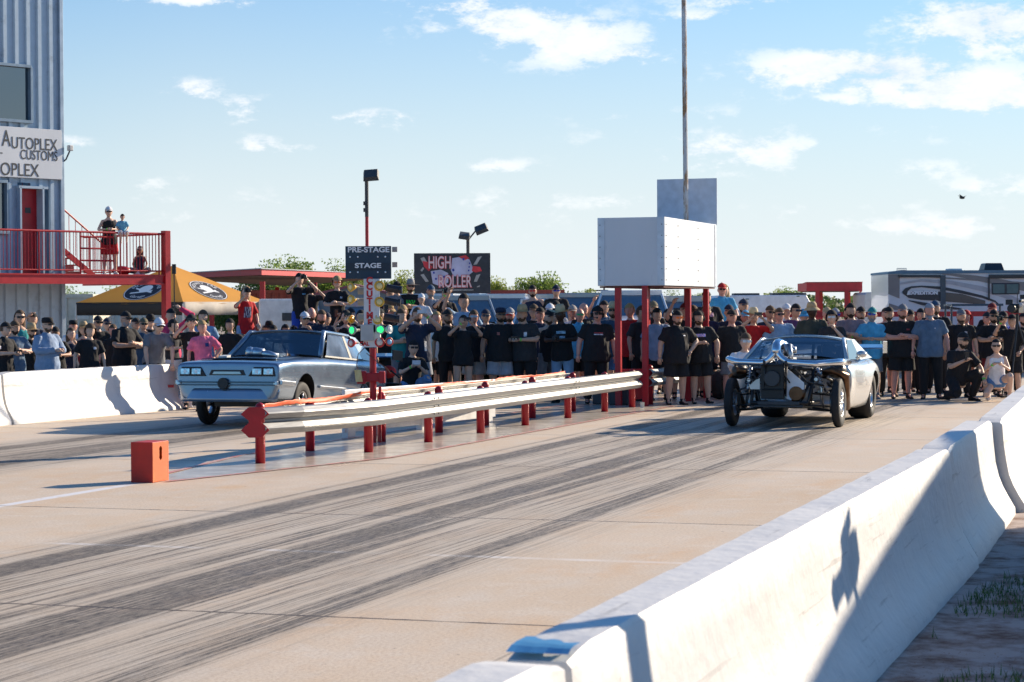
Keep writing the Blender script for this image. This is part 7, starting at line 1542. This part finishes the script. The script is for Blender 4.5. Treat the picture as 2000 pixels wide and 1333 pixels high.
_(1528, 602, 42.2, 'down', 1.35, 3, 'r', 'lt', 'gs', [('hair_short', 'e'), (gl, 'k')], 'man in pale grey blue tee and black sunglasses behind the drag car roof', prints=((.05, 1.2, .08, .08, (.35, .42, .40)),))
_(1541, 591, 44.8, 'down', 1.0, 0, 'b', 'wt', 'ks', [(cap, 'w')], 'person in white and navy cap above the purple shirt man')
_(1547, 594, 43.2, 'hold', 1.15, 20, 'b', 'vt', 'ks', [('hair_short', 'k'), (gl, 'n')], 'dark haired man in purple tee looking at his phone')
_(1574, 603, 44.2, 'down', 1.0, 0, 'b', 'rt', 'ks', [('bucket', 'B')], 'person in light blue patterned hat left of the olive shirt man')
_(1590, 589, 42.2, 'down', 1.35, 5, 'd', 'Ot', 'gs', [('bucket', 'y'), ('beard', 'k')], 'dark skinned man in tan bucket hat and olive tee')
_(1617, 598, 44.2, 'down', 1.0, 0, 'r', 'rt', 'ks', [(cap, 'y')], 'pink faced man in tan cap behind the thoughtful boy')
_(1637, 600, 44.6, 'down', 1.15, 0, 'b', 'kt', 'ks', [(cap, 'G'), (gl, GB)], 'man with blue mirrored ski glasses and grey cap')
_(1626, 608, 41.8, 'chin', 1.15, -10, 'a', 'Kt', 'gs', [('hair_curly', 'k'), (gl, GW)], 'curly haired boy in charcoal tee with hand on his chin')
_(1653, 600, 44.6, 'down', 1.0, 0, 'b', 'kt', 'ks', [('hair_short', 'k'), ('beard', 'k')], 'dark bearded man behind the man in mauve tee')
_(1665, 593, 42.4, 'cross', 1.35, -12, 'b', 'mt', 'gs', [('hair_short', 'k'), ('beard', 'k')], 'bearded man in grey mauve tee with folded arms and green wristband', extra=['band'])
_(1681, 597, 44.2, 'down', 1.0, -5, 'b', 'kt', 'ks', [(cap, 'k'), ('beard', 'e')], 'man in black cap between mauve tee and light blue shirt')
_(1699, 598, 42.2, 'hold', 1.15, -10, 'b', 'Bp', 'gs', [(cap, 't'), (gl, GB), ('beard', 'G')], 'man in light blue button shirt and grey shorts by the wing', extra=['nophone'], shoe='g')
_(1724, 602, 45.4, 'down', 1.0, 0, 'r', 'Pt', 'ks', [('hair_short', 'e')], 'pink faced person in the gap left of the black capped bearded man')
_(1735, 597, 43.2, 'down', 1.15, -5, 'b', 'kt', 'kt', [(cap, 'k'), ('beard', 'k')], 'bearded man in black cap and black tee with blue chest print', prints=((.0, 1.28, .09, .10, (.1, .2, .3)),))
_(1760, 592, 42.2, 'cross', 1.5, -3, 'r', 'kt', 'ks', [(cap, 'g'), ('beard', 'e')], 'large man in black tee with folded arms and black shorts on the right', prints=((.08, 1.30, .07, .03, (.22, .03, .03)),))
_(1781, 603, 44.4, 'down', 1.15, 0, 'b', 'kt', 'kt', [(cap, 'k'), ('beard', 'f')], 'man in black cap between the folded arm man and the grey beard')
_(1796, 603, 45.6, 'down', 1.0, 0, 'b', 'kt', 'kt', [('hair_short', 'k')], 'dark haired person left of the grey bearded man')
_(1819, 593, 42.0, 'down', 1.35, 2, 'r', 'dt', 'kt', [('hair_short', 'G'), ('beard_long', 'G')], 'grey bearded man in slate blue tee and black trousers', prints=((.08, 1.30, .02, .02, WP),))
_(1829, 585, 44.8, 'down', 1.35, 0, 'b', 'kt', 'kt', [(cap, 'N'), ('beard', 'e')], 'tall man in blue cap right behind the grey bearded man')
_(1875, 602, 42.6, 'down', 1.35, 0, 'b', 'kt', 'kt', [(cap, 'g'), ('beard_long', 'e')], 'brown bearded man in grey cap with round badge on black tee', prints=((.07, 1.30, .055, .055, (.5, .45, .45)),))
_(1887, 608, 45.6, 'down', 1.0, 0, 'r', 'kt', 'ks', [('hair_curly', 'r')], 'person with red hair behind the round badge man')
_(1926, 608, 45.2, 'down', 1.15, 10, 'r', 'kt', 'ks', [(cap, 'K')], 'old man in dark cap left of the red shorts man')
_(1935, 590, 45.4, 'down', 1.15, 0, 'r', 'kt', 'kt', [(cap, 'R')], 'tall man in maroon cap behind the red shorts man')
_(1938, 603, 42.8, 'cross', 1.35, 0, 'b', 'kt', 'Rs', [(cap, 'k'), (gl, 'k'), ('beard', 'k')], 'man in black tee with folded arms and dark red shorts', prints=((0, 1.28, .13, .07, (.04, .04, .045)),))
_(1957, 606, 43.6, 'down', 1.15, 10, 'b', 'bt', 'kt', [(cap, 'k'), (gl, 'k')], 'man in bright blue shirt behind the camera operator')
_(1868, 661, 41.2, 'squat', 1.15, 18, 'b', 'kp', 'kt', [(cap, 'k'), (gl, 'k'), ('beard', 'k')], 'crouching man in black polo and black cap filming with a phone', H=1.90, extra=['band2'], prints=((.08, 1.30, .05, .025, WP),))
_(1948, 674, 41.0, 'squat2', 1.0, -12, 'a', 'wn', 'jh', [('hair_bun', 'k'), (gl, 'k')], 'crouching woman in white top and denim shorts filming on the right', H=1.72, extra=['whitephone', 'band'], shoe='w')
_(1976, 612, 42.4, 'phone1', 1.15, -35, 'b', 'kt', 'ks', [(cap, 'k')], 'camera operator in black tee and black shorts at the right edge', extra=['camera', 'band'])
_(1999, 612, 43.6, 'down', 1.15, 10, 'b', 'kt', 'kt', [('hair_short', 'k'), ('beard', 'k')], 'man in black cut by the right picture edge')
# ---- people on the deck
Q = lambda x, y: TC + TD * x + TN * (-y)
wp = Q(.76, -.95); th = zat(217, 402, wp.y) - DZ
_(216, 402, wp.y, 'hold', 1.15, 15, 'a', 'kn', 'rs', [(cap, 'w'), (gl, 'k'), ('hair_bun', 'e')], 'woman in black tank top and red shorts on the red deck', base=DZ, extra=['nophone', 'band'], shoe='w', group='people on the deck')
t = empty('person', (0, 0, 0), 0, 'small child held by the woman on the red deck', 'person', 'people on the deck')
qc = body('sit', 1.0, False); s = .56; loc = P(240, wp.y - .35, zat(240, 420, wp.y) - .0)
hb = (qc['HM'] @ V(0, 0, .12)).z * s; t.location = (loc.x, loc.y, loc.z - hb); t.scale = (s, s, s); t.rotation_euler = (0, 0, R(20))
o = link('body', qc['me'], t); col(o, SK['b']); o = link('shirt', shirt(qc, 'tee'), t); col(o, (.15, .40, .55)); o = link('shorts', trousers(qc, 'shorts'), t); col(o, COLS['w']); o = link('hair', gear('hair_short'), t); o.matrix_basis = qc['HM']; col(o, COLS['k'])
sp = Q(1.6, -.9); t = empty('person', (0, 0, 0), 0, 'long haired woman sitting on the red deck behind the railing', 'person', 'people on the deck'); qs = body('floor', 1.0, True); s = .74; loc = P(275, sp.y, DZ - .0)
t.location = (loc.x, loc.y, DZ); t.scale = (s, s, s); t.rotation_euler = (0, 0, R(5))
o = link('body', qs['me'], t); col(o, SK['c']); o = link('shirt', shirt(qs, 'tank'), t); col(o, COLS['n']); o = link('shorts', trousers(qs, 'shorts'), t); col(o, COLS['d'])
for g, c in (('hair_long', COLS['k']), ('cap', COLS['x']), ('glasses', COLS['k'])): o = link(NAMEOF[g], gear(g), t); o.matrix_basis = qs['HM']; col(o, c)
for me in shoes(qs): o = link('shoe', me, t); col(o, COLS['w'])
bg_ = empty('backpack', Q(1.8, -.75) + V(0, 0, DZ), R(20), 'dark green backpack beside the sitting woman on the deck', 'backpack'); mb = MB(); mb.sphere((0, 0, .20), (.13, .10, .20), 14, 9); mb.build('bag', mat('bag_green', (.02, .07, .05), .8, var=.6, sc=12, bump=.3), bg_, smooth=True); mb = MB(); mb.sphere((0, -.08, .13), (.09, .05, .10), 10, 7); mb.build('pocket', mat('bag_purple', (.10, .05, .12), .8), bg_, smooth=True)
rb = empty('red_bag', Q(1.15, -.9) + V(0, 0, DZ), 0, 'crumpled red bag lying on the deck floor', 'bag'); mb = MB(); mb.sphere((0, 0, .10), (.24, .16, .12), 12, 7); mb.build('bag', RED, rb, smooth=True)
# ---- what the elevated people stand on
def platform(px0, px1, Z, h, label, dpt=1.6):
    a = P(px0, Z); w = (px1 - px0) / FPX * Z; t = empty('flatbed_trailer', a, 0, label, 'trailer')
    mb = MB(); mb.box((w / 2, dpt / 2 - .5, h - .05), (w, dpt, .10)); mb.build('deck', mat('plank', (.12, .09, .06), .8), t)
    for x in (.1, w - .1):
        for y in (-.4, dpt - .6): mb = MB(); mb.box((x, y, (h - .1) / 2), (.08, .08, h - .1)); mb.build('support', BLACK, t)
    return t
platform(465, 500, 43.0, .58, 'low dark platform under the woman in red tee', 1.0)
platform(570, 690, 46.2, .80, 'flatbed trailer under the three elevated boys', 1.8)
platform(745, 880, 46.6, .60, 'flatbed trailer under the elevated men below the billboard', 1.4)
platform(1028, 1105, 47.0, .62, 'flatbed trailer under the two elevated men by the container', 1.2)
platform(1362, 1430, 46.2, .45, 'flatbed trailer under the light blue polo man', 2.2)
# ---- cinema camera on tripod at the right edge
def tripod(loc, h, label, rz=0, spread=.45):
    t = empty('camera_tripod', loc, rz, label, 'tripod')
    for i in range(3): a = i * 2.094 + .5; mb = MB(); mb.tube([(0, 0, h - .15), (math.cos(a) * spread, math.sin(a) * spread, 0)], [.022, .014], 8); mb.build('leg', BLACK, t)
    mb = MB(); mb.tube([(0, 0, h - .25), (0, 0, h)], .03, 10); mb.build('centre_column', BLACK, t)
    c = empty('film_camera', Vector(loc) + Vector((0, 0, h)), rz, 'black film camera rig with monitor mounted on the %s' % ('right tripod' if loc[1] > 30 else 'added shadow tripod outside the view'), 'camera')
    mb = MB(); mb.box((0, 0, .10), (.16, .32, .18)); mb.box((.05, .1, .24), (.05, .2, .05)); mb.build('camera_body', BLACK, c, bevel=.01)
    mb = MB(); mb.lathe([(.06, -.16), (.065, -.36), (.08, -.38), (.07, -.39)], (0, 0, .10), 'Y', 16); mb.build('lens', BLACK, c); mb = MB(); mb.box((-.14, -.05, .22), (.14, .02, .10)); mb.build('monitor', BLACK, c, bevel=.005); mb = MB(); mb.tube([(0, 0, .2), (0, .02, .42)], .008, 5); mb.box((.1, .05, .32), (.1, .08, .08)); mb.build('handle', BLACK, c); mb = MB(); mb.sphere((.10, -.10, .16), .05); mb.build('microphone', mat('mic_grey', (.45, .45, .45), .9), c)
    return t
tripod(P(1987, 42.0), 1.62, 'black camera tripod standing at the right edge', R(-30))
tripod(Vector((4.75, 13.3, 0)), 2.0, 'tall camera tripod added outside the view to cast a wall shadow', 0, .35)  # unseen tripod and camera added to cast the thin shadow on the near wall
mb = MB(); mb.tube([(0, 0, 0), (0, 0, 1.1)], .012, 6); mb.box((0, 0, 1.18), (.07, .05, .18)); o = mb.build('antenna_pole', BLACK); o.location = P(341, 40.5, 1.35); tag(o, 'black antenna microphone sticking up behind the pink shirt man', 'antenna')
# dark barrier boxes behind the far wall end
for px0, px1, top_, lab in ((338, 366, 702, 'black plastic case behind the far wall end'), (366, 402, 703, 'dark grey plastic case behind the nose of the silver coupe')):
    t = empty('storage_case', P(px0, 41.0), 0, lab, 'case'); w = (px1 - px0) / FPX * 41.0; z = zat(px0, top_, 41.0); mb = MB(); mb.box((w / 2, .3, z / 2), (w, .5, z)); mb.build('case_body', DGREY if px0 > 350 else BLACK, t, bevel=.02); mb = MB(); mb.box((w / 2, .3, z + .01), (w * .9, .45, .02)); mb.build('lid', BLACK, t)

D.scenes.remove(TMP)
